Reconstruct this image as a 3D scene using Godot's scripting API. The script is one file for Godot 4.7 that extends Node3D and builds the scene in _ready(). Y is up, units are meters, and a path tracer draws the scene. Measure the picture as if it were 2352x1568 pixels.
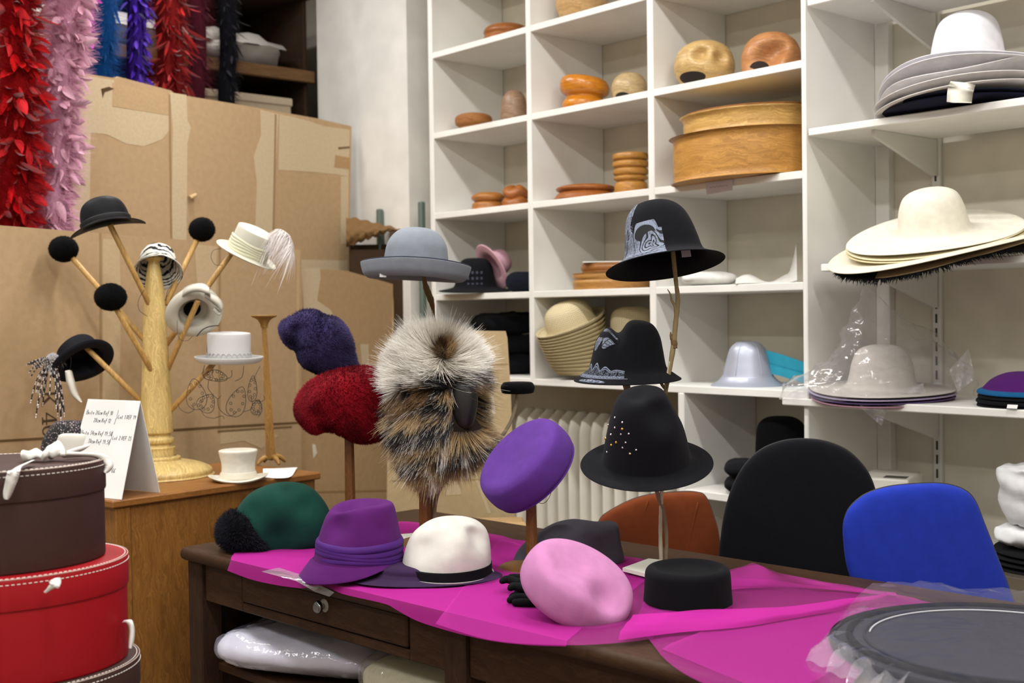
extends Node3D
# A milliner's workshop: hats on stands and on a table, hat blocks in white pigeonholes behind, cardboard and boas on the left.
const FOC := 2777.9            # focal length in pixels of the 2352 x 1568 frame
const EYE := Vector3(0, 1.36, 0)
var VW: Vector3
var RT: Vector3
var UP: Vector3
var rng := RandomNumberGenerator.new()
var M := {}
var TX := {}

func _ready():
	set_camera()
	set_light()
	make_materials()
	build_room()
	build_shelving()
	build_wall_shelves()
	build_rack_and_card()
	build_table()
	build_cabinet()
	build_boxes()
	build_hat_tree()
	build_chairs()
	build_table_hats()
	build_stand_hats()
	build_shelf_goods()
	build_right_goods()
	build_boas()
	build_wraps()

func set_camera():
	var yaw := 0.7196
	var pitch := 0.0222
	var roll := -0.0136
	var v := Vector3(-cos(yaw), 0, -sin(yaw))
	var r := Vector3(sin(yaw), 0, -cos(yaw))
	VW = v * cos(pitch) - Vector3.UP * sin(pitch)
	var u := Vector3.UP * cos(pitch) + v * sin(pitch)
	RT = r * cos(roll) + u * sin(roll)
	UP = u * cos(roll) - r * sin(roll)
	var cam := Camera3D.new()
	cam.name = "camera"
	add_child(cam)
	cam.transform = Transform3D(Basis(RT, UP, -VW), EYE)
	var a := CameraAttributesPhysical.new()
	a.frustum_focal_length = 12.0 * FOC / 784.0
	a.frustum_focus_distance = 2.75
	a.exposure_aperture = 4.5
	a.frustum_near = 0.05
	a.frustum_far = 60.0
	cam.attributes = a
	cam.fov = rad_to_deg(2.0 * atan(784.0 / FOC))
	cam.current = true

func set_light():
	var e := Environment.new()
	e.background_mode = Environment.BG_COLOR
	e.background_color = Color(0.05, 0.05, 0.05)
	e.tonemap_mode = Environment.TONE_MAPPER_LINEAR
	e.tonemap_exposure = 1.1
	e.sdfgi_enabled = true
	e.ssao_enabled = true
	e.ssil_enabled = true
	var w := WorldEnvironment.new()
	w.name = "surroundings"
	w.environment = e
	add_child(w)
	# fluorescent fittings on the ceiling, above the frame: rows that run along the shelves
	for row in LAMP_ROWS:
		for x in row.xs:
			ceiling_lamp(Vector3(x, CEIL, row.z), row.e)

const CEIL := 3.45
var LAMP_ROWS := [
	{"z": -2.2, "xs": [-4.4, -2.5, -0.6], "e": 3.0},
	{"z": -0.5, "xs": [-4.4, -2.5, -0.6, 1.2], "e": 3.4},
	{"z": 1.6, "xs": [-3.4, -1.0, 1.2], "e": 3.0}]

func ceiling_lamp(at: Vector3, e: float):
	var t := thing("ceiling_light", "white fluorescent ceiling fitting with a long glowing diffuser, %s" % ("in the row before the shelves" if at.z < -2.0 else "in the row over the table" if at.z < 0.0 else "in the row behind the camera"), "ceiling light", at, 0.0, "fluorescent ceiling fittings above the frame")
	var b := begin()
	chamfer_box(b, Vector3(0, -0.03, 0), Vector3(1.3, 0.06, 0.22), 0.01)
	part(t, "housing", b, plain(Color(0.9, 0.9, 0.88), 0.5))
	var g := StandardMaterial3D.new()
	g.albedo_color = Color(0.95, 0.95, 0.92)
	g.emission_enabled = true
	g.emission = Color(1.0, 0.99, 0.97)
	g.emission_energy_multiplier = 2.0
	b = begin()
	chamfer_box(b, Vector3(0, -0.075, 0), Vector3(1.2, 0.03, 0.16), 0.01)
	part(t, "diffuser", b, g)
	var l := AreaLight3D.new()
	l.name = "lamp"
	l.area_size = Vector2(1.2, 0.16)
	l.light_color = Color(1.0, 0.995, 0.985)
	l.light_energy = e
	l.area_range = 20.0
	l.shadow_enabled = true
	t.add_child(l, true)
	l.position = Vector3(0, -0.1, 0)
	l.rotation.x = -PI / 2

# ---------- pixels to places ----------
func ray(x: float, y: float) -> Vector3:
	return VW + RT * ((x - 1176.0) / FOC) - UP * ((y - 784.0) / FOC)
func pt(x: float, y: float, d: float) -> Vector3:
	return EYE + ray(x, y) * d
func ph(x: float, y: float, h: float) -> Vector3:
	var q := ray(x, y)
	return EYE + q * ((h - EYE.y) / q.y)
func pz(x: float, y: float, z: float) -> Vector3:
	var q := ray(x, y)
	return EYE + q * (z / q.z)
func pv(x: float, y: float, o: Vector3, n: Vector3) -> Vector3:
	var q := ray(x, y)
	return EYE + q * ((o - EYE).dot(n) / q.dot(n))
func dep(p: Vector3) -> float:
	return (p - EYE).dot(VW)
func facing(p: Vector3) -> float:
	return atan2(EYE.x - p.x, EYE.z - p.z)
func loc(root: Node3D, x: float, y: float, dz := 0.0) -> Vector3:   # a pixel at the depth of a thing (dz nearer), in the thing's own axes
	return root.transform.affine_inverse() * pt(x, y, dep(root.position) - dz)

# ---------- things and parts ----------
var used := {}
func numbered(n: String) -> String:
	if not used.has(n):
		used[n] = 0
		return n
	used[n] += 1
	return "%s_%03d" % [n, used[n]]
func thing(called: String, label: String, category: String, at := Vector3.ZERO, turn := 0.0, group := "") -> Node3D:
	var o := Node3D.new()
	o.name = numbered(called)
	add_child(o)
	o.position = at
	o.rotation.y = turn
	o.set_meta("label", label)
	o.set_meta("category", category)
	if group:
		o.set_meta("group", group)
	return o
func begin() -> SurfaceTool:
	var st := SurfaceTool.new()
	st.begin(Mesh.PRIMITIVE_TRIANGLES)
	return st
func done(st: SurfaceTool) -> ArrayMesh:
	st.generate_normals()
	return st.commit()
func part(root: Node, called: String, st, m: Material, label := "") -> MeshInstance3D:
	var o := MeshInstance3D.new()
	o.name = called
	o.mesh = done(st) if st is SurfaceTool else st
	o.material_override = m
	root.add_child(o, true)
	if label:
		o.set_meta("label", label)
	return o
func struct(called: String, st, m: Material) -> MeshInstance3D:
	var o := part(self, numbered(called), st, m)
	o.set_meta("kind", "structure")
	return o
func stuff(o: Node) -> Node:
	o.set_meta("kind", "stuff")
	return o

# ---------- shapes ----------
func quad(st: SurfaceTool, a: Vector3, b: Vector3, c: Vector3, d: Vector3, ua := Vector2(0, 0), ub := Vector2(1, 0), uc := Vector2(1, 1), ud := Vector2(0, 1)):
	for k in [[a, ua], [b, ub], [c, uc], [a, ua], [c, uc], [d, ud]]:
		st.set_uv(k[1])
		st.add_vertex(k[0])
func flat(st: SurfaceTool):
	st.set_smooth_group(-1)
func rnd(st: SurfaceTool):
	st.set_smooth_group(0)
func chamfer_box(st: SurfaceTool, c: Vector3, s: Vector3, b := 0.004, bas := Basis()):
	flat(st)
	var h := s / 2
	b = minf(b, minf(h.x, minf(h.y, h.z)) * 0.9)
	var ax := [Vector3(1, 0, 0), Vector3(0, 1, 0), Vector3(0, 0, 1)]
	var P := func(sx, sy, sz, k):
		var p := Vector3(sx * (h.x - (0.0 if k == 0 else b)), sy * (h.y - (0.0 if k == 1 else b)), sz * (h.z - (0.0 if k == 2 else b)))
		return c + bas * p
	for k in 3:
		for sg in [-1, 1]:
			var q := []
			for e in [[-1, -1], [1, -1], [1, 1], [-1, 1]]:
				var t := [0, 0, 0]
				t[k] = sg
				t[(k + 1) % 3] = e[0]
				t[(k + 2) % 3] = e[1]
				q.append(P.call(t[0], t[1], t[2], k))
			if sg > 0:
				q.reverse()
			quad(st, q[0], q[1], q[2], q[3])
	for k in 3:
		for s1 in [-1, 1]:
			for s2 in [-1, 1]:
				var i := (k + 1) % 3
				var j := (k + 2) % 3
				var q := []
				for e in [[-1, i], [1, i], [1, j], [-1, j]]:
					var t := [0, 0, 0]
					t[k] = e[0]
					t[i] = s1
					t[j] = s2
					q.append(P.call(t[0], t[1], t[2], e[1]))
				if s1 * s2 < 0:
					q.reverse()
				quad(st, q[0], q[1], q[2], q[3])
	for sx in [-1, 1]:
		for sy in [-1, 1]:
			for sz in [-1, 1]:
				var t3 := [P.call(sx, sy, sz, 0), P.call(sx, sy, sz, 1), P.call(sx, sy, sz, 2)]
				if sx * sy * sz > 0:
					t3.reverse()
				for p in t3:
					st.set_uv(Vector2.ZERO)
					st.add_vertex(p)
func box_mesh(s: Vector3, b := 0.004, c := Vector3.ZERO, bas := Basis()) -> ArrayMesh:
	var st := begin()
	chamfer_box(st, c, s, b, bas)
	return done(st)
# a net of points, rows by columns, as a smooth surface
func net(st: SurfaceTool, rows: Array, flip := false):
	rnd(st)
	var R := rows.size()
	for i in R - 1:
		var a: PackedVector3Array = rows[i]
		var b: PackedVector3Array = rows[i + 1]
		var C := a.size()
		for j in C - 1:
			var u0 := float(j) / (C - 1)
			var u1 := float(j + 1) / (C - 1)
			var v0 := float(i) / (R - 1)
			var v1 := float(i + 1) / (R - 1)
			if flip:
				quad(st, a[j], b[j], b[j + 1], a[j + 1], Vector2(u0, v0), Vector2(u0, v1), Vector2(u1, v1), Vector2(u1, v0))
			else:
				quad(st, a[j], a[j + 1], b[j + 1], b[j], Vector2(u0, v0), Vector2(u1, v0), Vector2(u1, v1), Vector2(u0, v1))
func curve(pts: Array, n: int, closed := false) -> Array:   # Catmull-Rom through Vector2 or Vector3 points, n steps between neighbours
	var out := []
	var N := pts.size()
	for i in (N if closed else N - 1):
		var p0 = pts[(i - 1 + N) % N] if closed or i > 0 else pts[0]
		var p1 = pts[i]
		var p2 = pts[(i + 1) % N]
		var p3 = pts[(i + 2) % N] if closed or i + 2 < N else pts[N - 1]
		for k in n:
			var t := float(k) / n
			out.append(0.5 * ((2.0 * p1) + (p2 - p0) * t + (2.0 * p0 - 5.0 * p1 + 4.0 * p2 - p3) * t * t + (3.0 * p1 - p0 - 3.0 * p2 + p3) * t * t * t))
	if not closed:
		out.append(pts[N - 1])
	return out
func V2(a: Array) -> Array:   # [[x, y], ...] as points
	var o := []
	for p in a:
		o.append(Vector2(p[0], p[1]))
	return o
# a profile of (radius, height) turned round the y axis; bend(p) reshapes every point
func lathe(st: SurfaceTool, prof: Array, seg := 48, s := 1.0, bend = null, off := Vector3.ZERO):
	var rows := []
	for p in prof:
		var row := PackedVector3Array()
		for j in seg + 1:
			var a := TAU * j / seg
			var q := Vector3(sin(a) * p.x, p.y, cos(a) * p.x)
			if bend != null:
				q = bend.call(q)
			row.append(q * s + off)
		rows.append(row)
	net(st, rows)
# a felt shell: outer profile, then the same profile moved inwards, closed at the edge
func shell(prof: Array, t: float) -> Array:
	var inner := []
	var n := prof.size()
	for i in n:
		var d: Vector2 = (prof[mini(i + 1, n - 1)] - prof[maxi(i - 1, 0)]).normalized()
		var nn := Vector2(-d.y, d.x)   # for a profile that goes from the top outwards this points out and up
		if nn.y < 0 and absf(nn.y) > absf(nn.x):
			pass
		inner.append(Vector2(maxf(prof[i].x - nn.x * t, 0.0), prof[i].y - nn.y * t))
	inner.reverse()
	var e: Vector2 = prof[n - 1]
	var e2: Vector2 = inner[0]
	var d2: Vector2 = (prof[n - 1] - prof[n - 2]).normalized() * t * 0.5
	return prof + [e.lerp(e2, 0.25) + d2 * 0.8, e.lerp(e2, 0.5) + d2, e.lerp(e2, 0.75) + d2 * 0.8] + inner
func tube(st: SurfaceTool, path: Array, r, seg := 8, caps := true):   # r: a number or a list of radii
	var n := path.size()
	var rows := []
	var side := Vector3.ZERO
	for i in n:
		var d: Vector3 = (path[mini(i + 1, n - 1)] - path[maxi(i - 1, 0)]).normalized()
		if side == Vector3.ZERO:
			side = d.cross(Vector3.UP if absf(d.y) < 0.9 else Vector3.RIGHT).normalized()
		side = (side - d * side.dot(d)).normalized()
		var o := d.cross(side)
		var rad: float = r if not r is Array else r[mini(i, r.size() - 1)]
		var row := PackedVector3Array()
		for j in seg + 1:
			var a := TAU * j / seg
			row.append(path[i] + (side * cos(a) + o * sin(a)) * rad)
		rows.append(row)
	if caps:
		for k in [0, 1]:
			var row := PackedVector3Array()
			row.resize(seg + 1)
			row.fill(path[0] if k == 0 else path[n - 1])
			if k == 0:
				rows.push_front(row)
			else:
				rows.append(row)
	net(st, rows)
# an outline (points across x and y in the thing's own axes) puffed up to a body: front and back depth, and how boxy it is
func puff(st: SurfaceTool, outline: Array, c: Vector3, df: float, db: float, p := 1.0, rows_n := 24, bend = null, step := 4):
	var o := curve(outline, step, true)
	o.append(o[0])
	var rows := []
	for i in rows_n + 1:
		var f := PI * (float(i) / rows_n - 0.5)
		var k := maxf(cos(f), 0.0)
		var z := pow(maxf(1.0 - pow(k, 2.0 / p), 0.0), p / 2.0) * (df if f > 0 else db) * signf(f)
		var row := PackedVector3Array()
		for q in o:
			var w: Vector3 = c + (q - c) * k + Vector3(0, 0, z)
			if bend != null:
				w = bend.call(w)
			row.append(w)
		rows.append(row)
	net(st, rows, signed_area(o) < 0)
func signed_area(o: Array) -> float:
	var a := 0.0
	for i in o.size() - 1:
		a += o[i].x * o[i + 1].y - o[i + 1].x * o[i].y
	return a
func outline(root: Node3D, px: Array, dz := 0.0) -> Array:
	var o := []
	for p in px:
		o.append(loc(root, p[0], p[1], dz))
	return o
func middle(o: Array) -> Vector3:
	var c := Vector3.ZERO
	for p in o:
		c += p
	return c / o.size()
# a polygon in a plane (o + u*x + v*y) with thickness t towards w
func slab(st: SurfaceTool, poly: Array, o: Vector3, u: Vector3, v: Vector3, w: Vector3):
	flat(st)
	var pp := PackedVector2Array(poly)
	var ix := Geometry2D.triangulate_polygon(pp)
	var at := func(p: Vector2, k: float): return o + u * p.x + v * p.y + w * k
	var area := 0.0
	for i in pp.size():
		area += pp[i].cross(pp[(i + 1) % pp.size()])
	for i in range(0, ix.size(), 3):
		var t := [pp[ix[i]], pp[ix[i + 1]], pp[ix[i + 2]]]
		if (t[1] - t[0]).cross(t[2] - t[0]) > 0:
			t.reverse()
		for k in [1.0, 0.0]:
			for m in ([0, 1, 2] if k == 1.0 else [0, 2, 1]):
				st.set_uv(t[m])
				st.add_vertex(at.call(t[m], k))
	for i in pp.size():
		var a := pp[i]
		var b := pp[(i + 1) % pp.size()]
		if area > 0:
			quad(st, at.call(a, 1.0), at.call(b, 1.0), at.call(b, 0.0), at.call(a, 0.0))
		else:
			quad(st, at.call(b, 1.0), at.call(a, 1.0), at.call(a, 0.0), at.call(b, 0.0))
func wob(a: float, b: float) -> float:
	return rng.randf_range(a, b)

# ---------- materials ----------
func plain(c: Color, rough := 0.8, spec := 0.5) -> StandardMaterial3D:
	var key := "p%s%.2f%.2f" % [c.to_html(), rough, spec]
	if M.has(key):
		return M[key]
	var m := StandardMaterial3D.new()
	m.albedo_color = c
	m.roughness = rough
	m.metallic_specular = spec
	M[key] = m
	return m
func hx(s: String) -> Color:
	return Color.html(s)
func noise_img(w: int, h: int, f: Callable) -> ImageTexture:
	var im := Image.create(w, h, false, Image.FORMAT_RGB8)
	for y in h:
		for x in w:
			im.set_pixel(x, y, f.call(x, y))
	return ImageTexture.create_from_image(im)
func nt(freq: float, kind := FastNoiseLite.TYPE_SIMPLEX_SMOOTH, normal := false, bump := 4.0, size := 512, lo := 0.0, hi := 1.0, oct := 3) -> NoiseTexture2D:
	var n := FastNoiseLite.new()
	n.noise_type = kind
	n.frequency = freq
	n.fractal_octaves = oct
	n.seed = 7
	var t := NoiseTexture2D.new()
	t.width = size
	t.height = size
	t.seamless = true
	t.noise = n
	t.as_normal_map = normal
	t.bump_strength = bump
	if not normal:
		var g := Gradient.new()
		g.set_color(0, Color(lo, lo, lo))
		g.set_color(1, Color(hi, hi, hi))
		t.color_ramp = g
	return t
func make_materials():
	rng.seed = 11
	TX.felt = nt(0.12, FastNoiseLite.TYPE_SIMPLEX, true, 3.0)
	TX.mottle = nt(0.006, FastNoiseLite.TYPE_SIMPLEX_SMOOTH, false, 1, 512, 0.93, 1.0, 3)
	TX.fibre = nt(0.03, FastNoiseLite.TYPE_SIMPLEX, false, 1, 512, 0.95, 1.0, 5)
	TX.pile = nt(0.035, FastNoiseLite.TYPE_SIMPLEX_SMOOTH, false, 1, 512, 0.0, 1.0, 4)
	TX.crumple = nt(0.012, FastNoiseLite.TYPE_CELLULAR, true, 10.0)
	var n := FastNoiseLite.new()
	n.seed = 3
	n.frequency = 1.0
	for dirn in ["grain", "grain_h"]:
		TX[dirn] = noise_img(256, 256, func(xx, yy):
			var x = xx if dirn == "grain" else yy
			var y = yy if dirn == "grain" else xx
			var w = n.get_noise_2d(x * 0.02, y * 0.012) * 3.0
			var a = n.get_noise_2d(x * 0.16 + w, y * 0.006)
			var b = n.get_noise_2d(x * 0.6 + 90, y * 0.02)
			var v = clampf(0.89 + a * 0.17 + b * 0.09, 0.3, 1.0)
			return Color(v, v * v * 0.2 + v * 0.8, v * v * 0.4 + v * 0.6))
	n.seed = 8
	TX.straw = noise_img(256, 256, func(x, y):
		var a := sin((x + y) * TAU / 16.0) * sin((x - y) * TAU / 16.0)
		var v := clampf(0.8 + a * 0.26 + n.get_noise_2d(x * 0.2, y * 0.2) * 0.14, 0.0, 1.0)
		return Color(v, v * 0.98, v * 0.92))
	TX.weave = noise_img(128, 128, func(x, y):
		var v := 0.86 + 0.07 * sin(x * TAU / 4.0) + 0.07 * sin(y * TAU / 4.0)
		return Color(v, v, v))
func tri(m: StandardMaterial3D, sc: Vector3) -> StandardMaterial3D:
	m.uv1_triplanar = true
	m.uv1_scale = sc
	m.uv1_triplanar_sharpness = 4.0
	return m
func felt(c: Color, rough := 0.95, rim := 0.25) -> StandardMaterial3D:
	var key := "felt" + c.to_html() + str(rim)
	if M.has(key):
		return M[key]
	var m := StandardMaterial3D.new()
	m.albedo_color = c
	m.albedo_texture = TX.mottle
	m.roughness = rough
	m.metallic_specular = 0.25
	m.normal_enabled = true
	m.normal_texture = TX.felt
	m.normal_scale = 0.35
	m.rim_enabled = rim > 0.0
	m.rim = rim
	m.rim_tint = 0.6
	tri(m, Vector3(7, 7, 7))
	M[key] = m
	return m
func wood(c: Color, sc := Vector3(6, 1.2, 6), rough := 0.45) -> StandardMaterial3D:
	var key := "wood" + c.to_html() + str(sc) + str(rough)
	if M.has(key):
		return M[key]
	var m := StandardMaterial3D.new()
	m.albedo_color = c
	m.metallic_specular = 0.3 if rough > 0.55 else 0.45
	m.albedo_texture = TX.grain_h if sc.x < sc.y or sc.z < sc.y else TX.grain
	m.roughness = rough
	tri(m, Vector3.ONE * 3.5)
	M[key] = m
	return m
func paint(c: Color, rough := 0.6, tex := "mottle", sc := 1.3) -> StandardMaterial3D:
	var key := "paint" + c.to_html() + tex + str(rough) + str(sc)
	if M.has(key):
		return M[key]
	var m := StandardMaterial3D.new()
	m.albedo_color = c
	m.albedo_texture = TX[tex]
	m.roughness = rough
	m.metallic_specular = 0.35
	tri(m, Vector3(sc, sc, sc))
	M[key] = m
	return m
func clear(c: Color, a := 0.1, rough := 0.12, crumple := 1.0) -> StandardMaterial3D:
	var key := "clear" + c.to_html() + str(a) + str(crumple)
	if M.has(key):
		return M[key]
	var m := StandardMaterial3D.new()
	m.transparency = BaseMaterial3D.TRANSPARENCY_ALPHA
	m.albedo_color = Color(c.r, c.g, c.b, a)
	m.roughness = rough
	m.cull_mode = BaseMaterial3D.CULL_DISABLED
	if crumple > 0.0:
		m.normal_enabled = true
		m.normal_texture = TX.crumple
		m.normal_scale = crumple
		tri(m, Vector3(5, 5, 5))
	M[key] = m
	return m
func veil(c: Color, a: float) -> StandardMaterial3D:
	var key := "veil" + c.to_html() + str(a)
	if M.has(key):
		return M[key]
	var m := StandardMaterial3D.new()
	m.transparency = BaseMaterial3D.TRANSPARENCY_ALPHA
	m.albedo_color = Color(c.r, c.g, c.b, a)
	m.roughness = 0.9
	m.metallic_specular = 0.1
	m.backlight_enabled = true
	m.backlight = Color(0.4, 0.4, 0.4)
	m.cull_mode = BaseMaterial3D.CULL_DISABLED
	M[key] = m
	return m

# ---------- the room ----------
func build_room():
	var wall := paint(hx("d9d2c2"), 0.85)
	var W := func(called, a: Vector3, b: Vector3, m):
		var st := begin()
		chamfer_box(st, (a + b) / 2, (b - a).abs(), 0.002)
		return struct(called, st, m)
	W.call("floor", Vector3(-6.4, -0.1, -3.85), Vector3(2.7, 0, 3.5), paint(hx("8a8078"), 0.5))
	W.call("ceiling", Vector3(-6.4, CEIL, -3.85), Vector3(2.7, CEIL + 0.1, 3.5), paint(hx("e8e5de"), 0.9))
	W.call("wall_back", Vector3(-6.4, 0, -3.85), Vector3(2.7, CEIL, -3.735), wall)
	W.call("wall_left", Vector3(-6.4, 0, -3.735), Vector3(-6.3, CEIL, 3.5), wall)
	W.call("wall_right", Vector3(2.6, 0, -3.735), Vector3(2.7, CEIL, 3.5), wall)
	W.call("wall_front", Vector3(-6.3, 0, 3.4), Vector3(2.6, CEIL, 3.5), wall)
	# white boxed-in pier left of the pigeonholes, and the white pipe casing in the corner of the wall shelves
	W.call("trim_1", Vector3(-5.3, 0, -3.735), Vector3(-4.535, CEIL, -3.35), paint(hx("e6e3dc"), 0.7))
	W.call("trim_2", Vector3(-2.312, 0, -3.735), Vector3(-2.26, CEIL, -3.70), paint(hx("e9e6df"), 0.6))
	for q in [[872, 480], [968, 463]]:
		var p := pz(q[0], q[1], -3.332)
		var st := begin()
		chamfer_box(st, Vector3(0, p.y / 2, 0), Vector3(0.028, p.y, 0.028), 0.005)
		var post := thing("metal_post", "dark green metal upright standing against the white pier, %s" % ("half hidden by the torn paper" if q[0] < 900 else "beside the edge of the pigeonholes"), "post", Vector3(p.x, 0, p.z))
		part(post, "upright", st, plain(hx("5d6c62"), 0.5))
		st = begin()
		chamfer_box(st, Vector3(0, 0.004, 0), Vector3(0.07, 0.008, 0.07), 0.002)
		part(post, "foot_plate", st, plain(hx("5d6c62"), 0.5))
	# cast iron radiator under the lowest long shelf
	var r := thing("radiator", "cream cast-iron column radiator under the lowest long shelf of the pigeonholes", "radiator", Vector3(0, 0, -3.56))
	var rm := paint(hx("e9e4d6"), 0.4)
	var x0 := -3.95
	for i in 16:
		var st := begin()
		var cx := x0 + i * 0.066
		var prof := []
		for k in 17:
			var a := TAU * k / 16
			prof.append(Vector2(cos(a) * 0.024, sin(a) * 0.085))
		var rows := []
		for k in 25:
			var y := 0.12 + 0.83 * k / 24.0
			var e := clampf(minf(k, 24 - k) / 3.0, 0.0, 1.0)
			var s := sqrt(1 - (1 - e) * (1 - e))
			var row := PackedVector3Array()
			for q in prof:
				row.append(Vector3(cx + q.x * (0.35 + 0.65 * s), y, q.y * (0.25 + 0.75 * s)))
			rows.append(row)
		net(st, rows)
		part(r, "column", st, rm)
	for q in [[0.2, "lower_pipe"], [0.88, "upper_pipe"]]:
		var st := begin()
		tube(st, [Vector3(x0, q[0], 0), Vector3(x0 + 15 * 0.066, q[0], 0)], 0.02, 10)
		part(r, q[1], st, rm)
	for q in [x0, x0 + 15 * 0.066]:
		var st := begin()
		chamfer_box(st, Vector3(q, 0.075, 0), Vector3(0.03, 0.15, 0.1), 0.006)
		part(r, "foot", st, rm)

# ---------- the white pigeonholes ----------
const SX := [-4.278, -3.658, -2.999, -2.331]        # left side of each upright's front edge, but the first: its right side
const SR := [-4.278, -3.630, -2.969, -2.313]
const SY := [2.88, 2.525, 2.170, 1.814, 1.453, 1.098]
const ZF := -3.3
const ZB := -3.717
func build_shelving():
	var t := thing("pigeonhole_shelving", "large white painted wooden unit of open pigeonholes holding hat blocks and hats", "shelving")
	var m := paint(hx("efede7"), 0.55, "mottle", 0.9)
	var up := func(a, b, y0, y1):
		part(t, "upright", box_mesh(Vector3(b - a, y1 - y0, ZF - ZB), 0.003, Vector3((a + b) / 2, (y0 + y1) / 2, (ZF + ZB) / 2)), m)
	up.call(SX[0] - 0.03, SX[0], 0.0, 3.2)
	up.call(SX[1], SR[1], SY[5] - 0.026, 3.2)
	up.call(SX[2], SR[2], SY[5] - 0.026, 3.2)
	up.call(SX[3], SR[3], 0.0, 3.2)
	up.call(-2.868, -2.84, 0.0, SY[5] - 0.026)
	for y in SY + [3.2]:
		for k in 3:
			var a: float = SR[k]
			var b: float = SX[k + 1]
			part(t, "shelf", box_mesh(Vector3(b - a, 0.026, ZF - ZB - 0.004), 0.002, Vector3((a + b) / 2, y - 0.013, (ZF + ZB) / 2)), m)
	part(t, "shelf", box_mesh(Vector3(2.84 - 2.331, 0.026, ZF - ZB - 0.004), 0.002, Vector3((-2.84 - 2.331) / 2, 0.728 - 0.013, (ZF + ZB) / 2)), m)
	for k in 3:
		var a: float = SR[k] - 0.012
		var b: float = SX[k + 1] + 0.012
		part(t, "back_panel", box_mesh(Vector3(b - a, 3.2 - 1.07, 0.012), 0.001, Vector3((a + b) / 2, (3.2 + 1.07) / 2, ZB - 0.007)), paint(hx("d8d1bf"), 0.7))
	part(t, "back_panel", box_mesh(Vector3(0.52, 1.06, 0.012), 0.001, Vector3(-2.586, 0.53, ZB - 0.007)), paint(hx("d8d1bf"), 0.7))

# ---------- bracketed shelves on the wall at the right ----------
func build_wall_shelves():
	var m := paint(hx("f1efe9"), 0.5, "mottle", 0.9)
	var metal := plain(hx("cfcdc6"), 0.4)
	var ux := -2.096
	for x in [ux, ux + 1.0]:
		var u := thing("slotted_upright", "pale slotted metal rail upright on the beige wall behind the cream hats" if x == ux else "slotted metal rail on the wall beyond the right edge of the photo", "shelf rail", Vector3(x, 0, -3.725))
		part(u, "rail", box_mesh(Vector3(0.03, 2.9, 0.018), 0.003, Vector3(0, 1.55, 0)), metal)
		for i in 58:
			part(u, "slot", box_mesh(Vector3(0.007, 0.03, 0.002), 0.0005, Vector3(0, 0.2 + i * 0.047, 0.0095)), plain(hx("3a3733"), 0.8))
	var desc := {2.36: "topmost bracketed white shelf, its underside at the upper right corner", 1.945: "bracketed white shelf under the stack of white felt hats", 1.508: "bracketed white shelf under the stack of cream wide-brimmed hats", 1.075: "bracketed white shelf under the bagged grey hat", 0.62: "lowest bracketed white shelf, behind the blue chair"}
	for y in desc:
		var x0 := -2.305
		var zf := -3.3
		if y == 1.508:
			x0 = -2.262
		if y == 1.075:
			zf = -3.285
		var t := thing("wall_shelf", desc[y], "shelf", Vector3(0, y, 0))
		part(t, "board", box_mesh(Vector3(1.6, 0.024, zf + 3.7), 0.003, Vector3(x0 + 0.8, -0.012, (zf - 3.7) / 2)), m)
		for x in [ux, ux + 1.0]:
			var st := begin()
			slab(st, V2([[0, -0.001], [0.37, -0.001], [0.37, -0.02], [0.02, -0.12], [0, -0.12]]), Vector3(x - 0.006, -0.024, -3.714), Vector3(0, 0, 1), Vector3(0, 1, 0), Vector3(0.012, 0, 0))
			part(t, "bracket", st, metal)
		if y == 1.075:   # the low shelf passes in front of the upright
			part(t, "edge_strip", box_mesh(Vector3(0.12, 0.024, 0.012), 0.003, Vector3(x0 - 0.04, -0.012, -3.29)), m)

# ---------- rack, cardboard ----------
func vdir(px_at: float, deg: float) -> Array:   # an upright plane: point, direction along, normal towards the camera
	var a := 0.0
	return []
func card_sheet(called: String, label: String, o: Vector3, u: Vector3, poly_px: Array, col: Color, tilt := 0.0) -> Array:
	# o: a point of the sheet, u: its horizontal direction (to the right as seen); the outline is given as pixels and read on the sheet's plane
	var n := u.cross(Vector3.UP).normalized() * -1.0
	if n.dot(EYE - o) < 0:
		n = -n
	var v := (Vector3.UP - n * tilt).normalized()
	n = u.cross(v).normalized()
	if n.dot(EYE - o) < 0:
		n = -n
	var t := thing(called, label, "cardboard", o, 0.0)
	var st := begin()
	slab(st, sheet_poly(poly_px, o, u, v, n), Vector3.ZERO, u, v, n * 0.006)
	part(t, "board", st, paint(col, 0.9, "fibre", 1.6))
	return [t, o, u, v, n]
func sheet_poly(px: Array, o: Vector3, u: Vector3, v: Vector3, n: Vector3) -> Array:
	var out := []
	for p in px:
		var q := pv(p[0], p[1], o, n) - o
		out.append(Vector2(q.dot(u), -o.y if p[1] >= 1180 else q.dot(v)))   # the sheets stand on the floor
	return out
func on_sheet(s: Array, called: String, px: Array, t0: float, th: float, m: Material):   # a flat piece lying on a sheet
	var st := begin()
	slab(st, sheet_poly(px, s[1] + s[4] * (0.006 + t0), s[2], s[3], s[4]), s[4] * (0.006 + t0), s[2], s[3], s[4] * th)
	return part(s[0], called, st, m)
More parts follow.
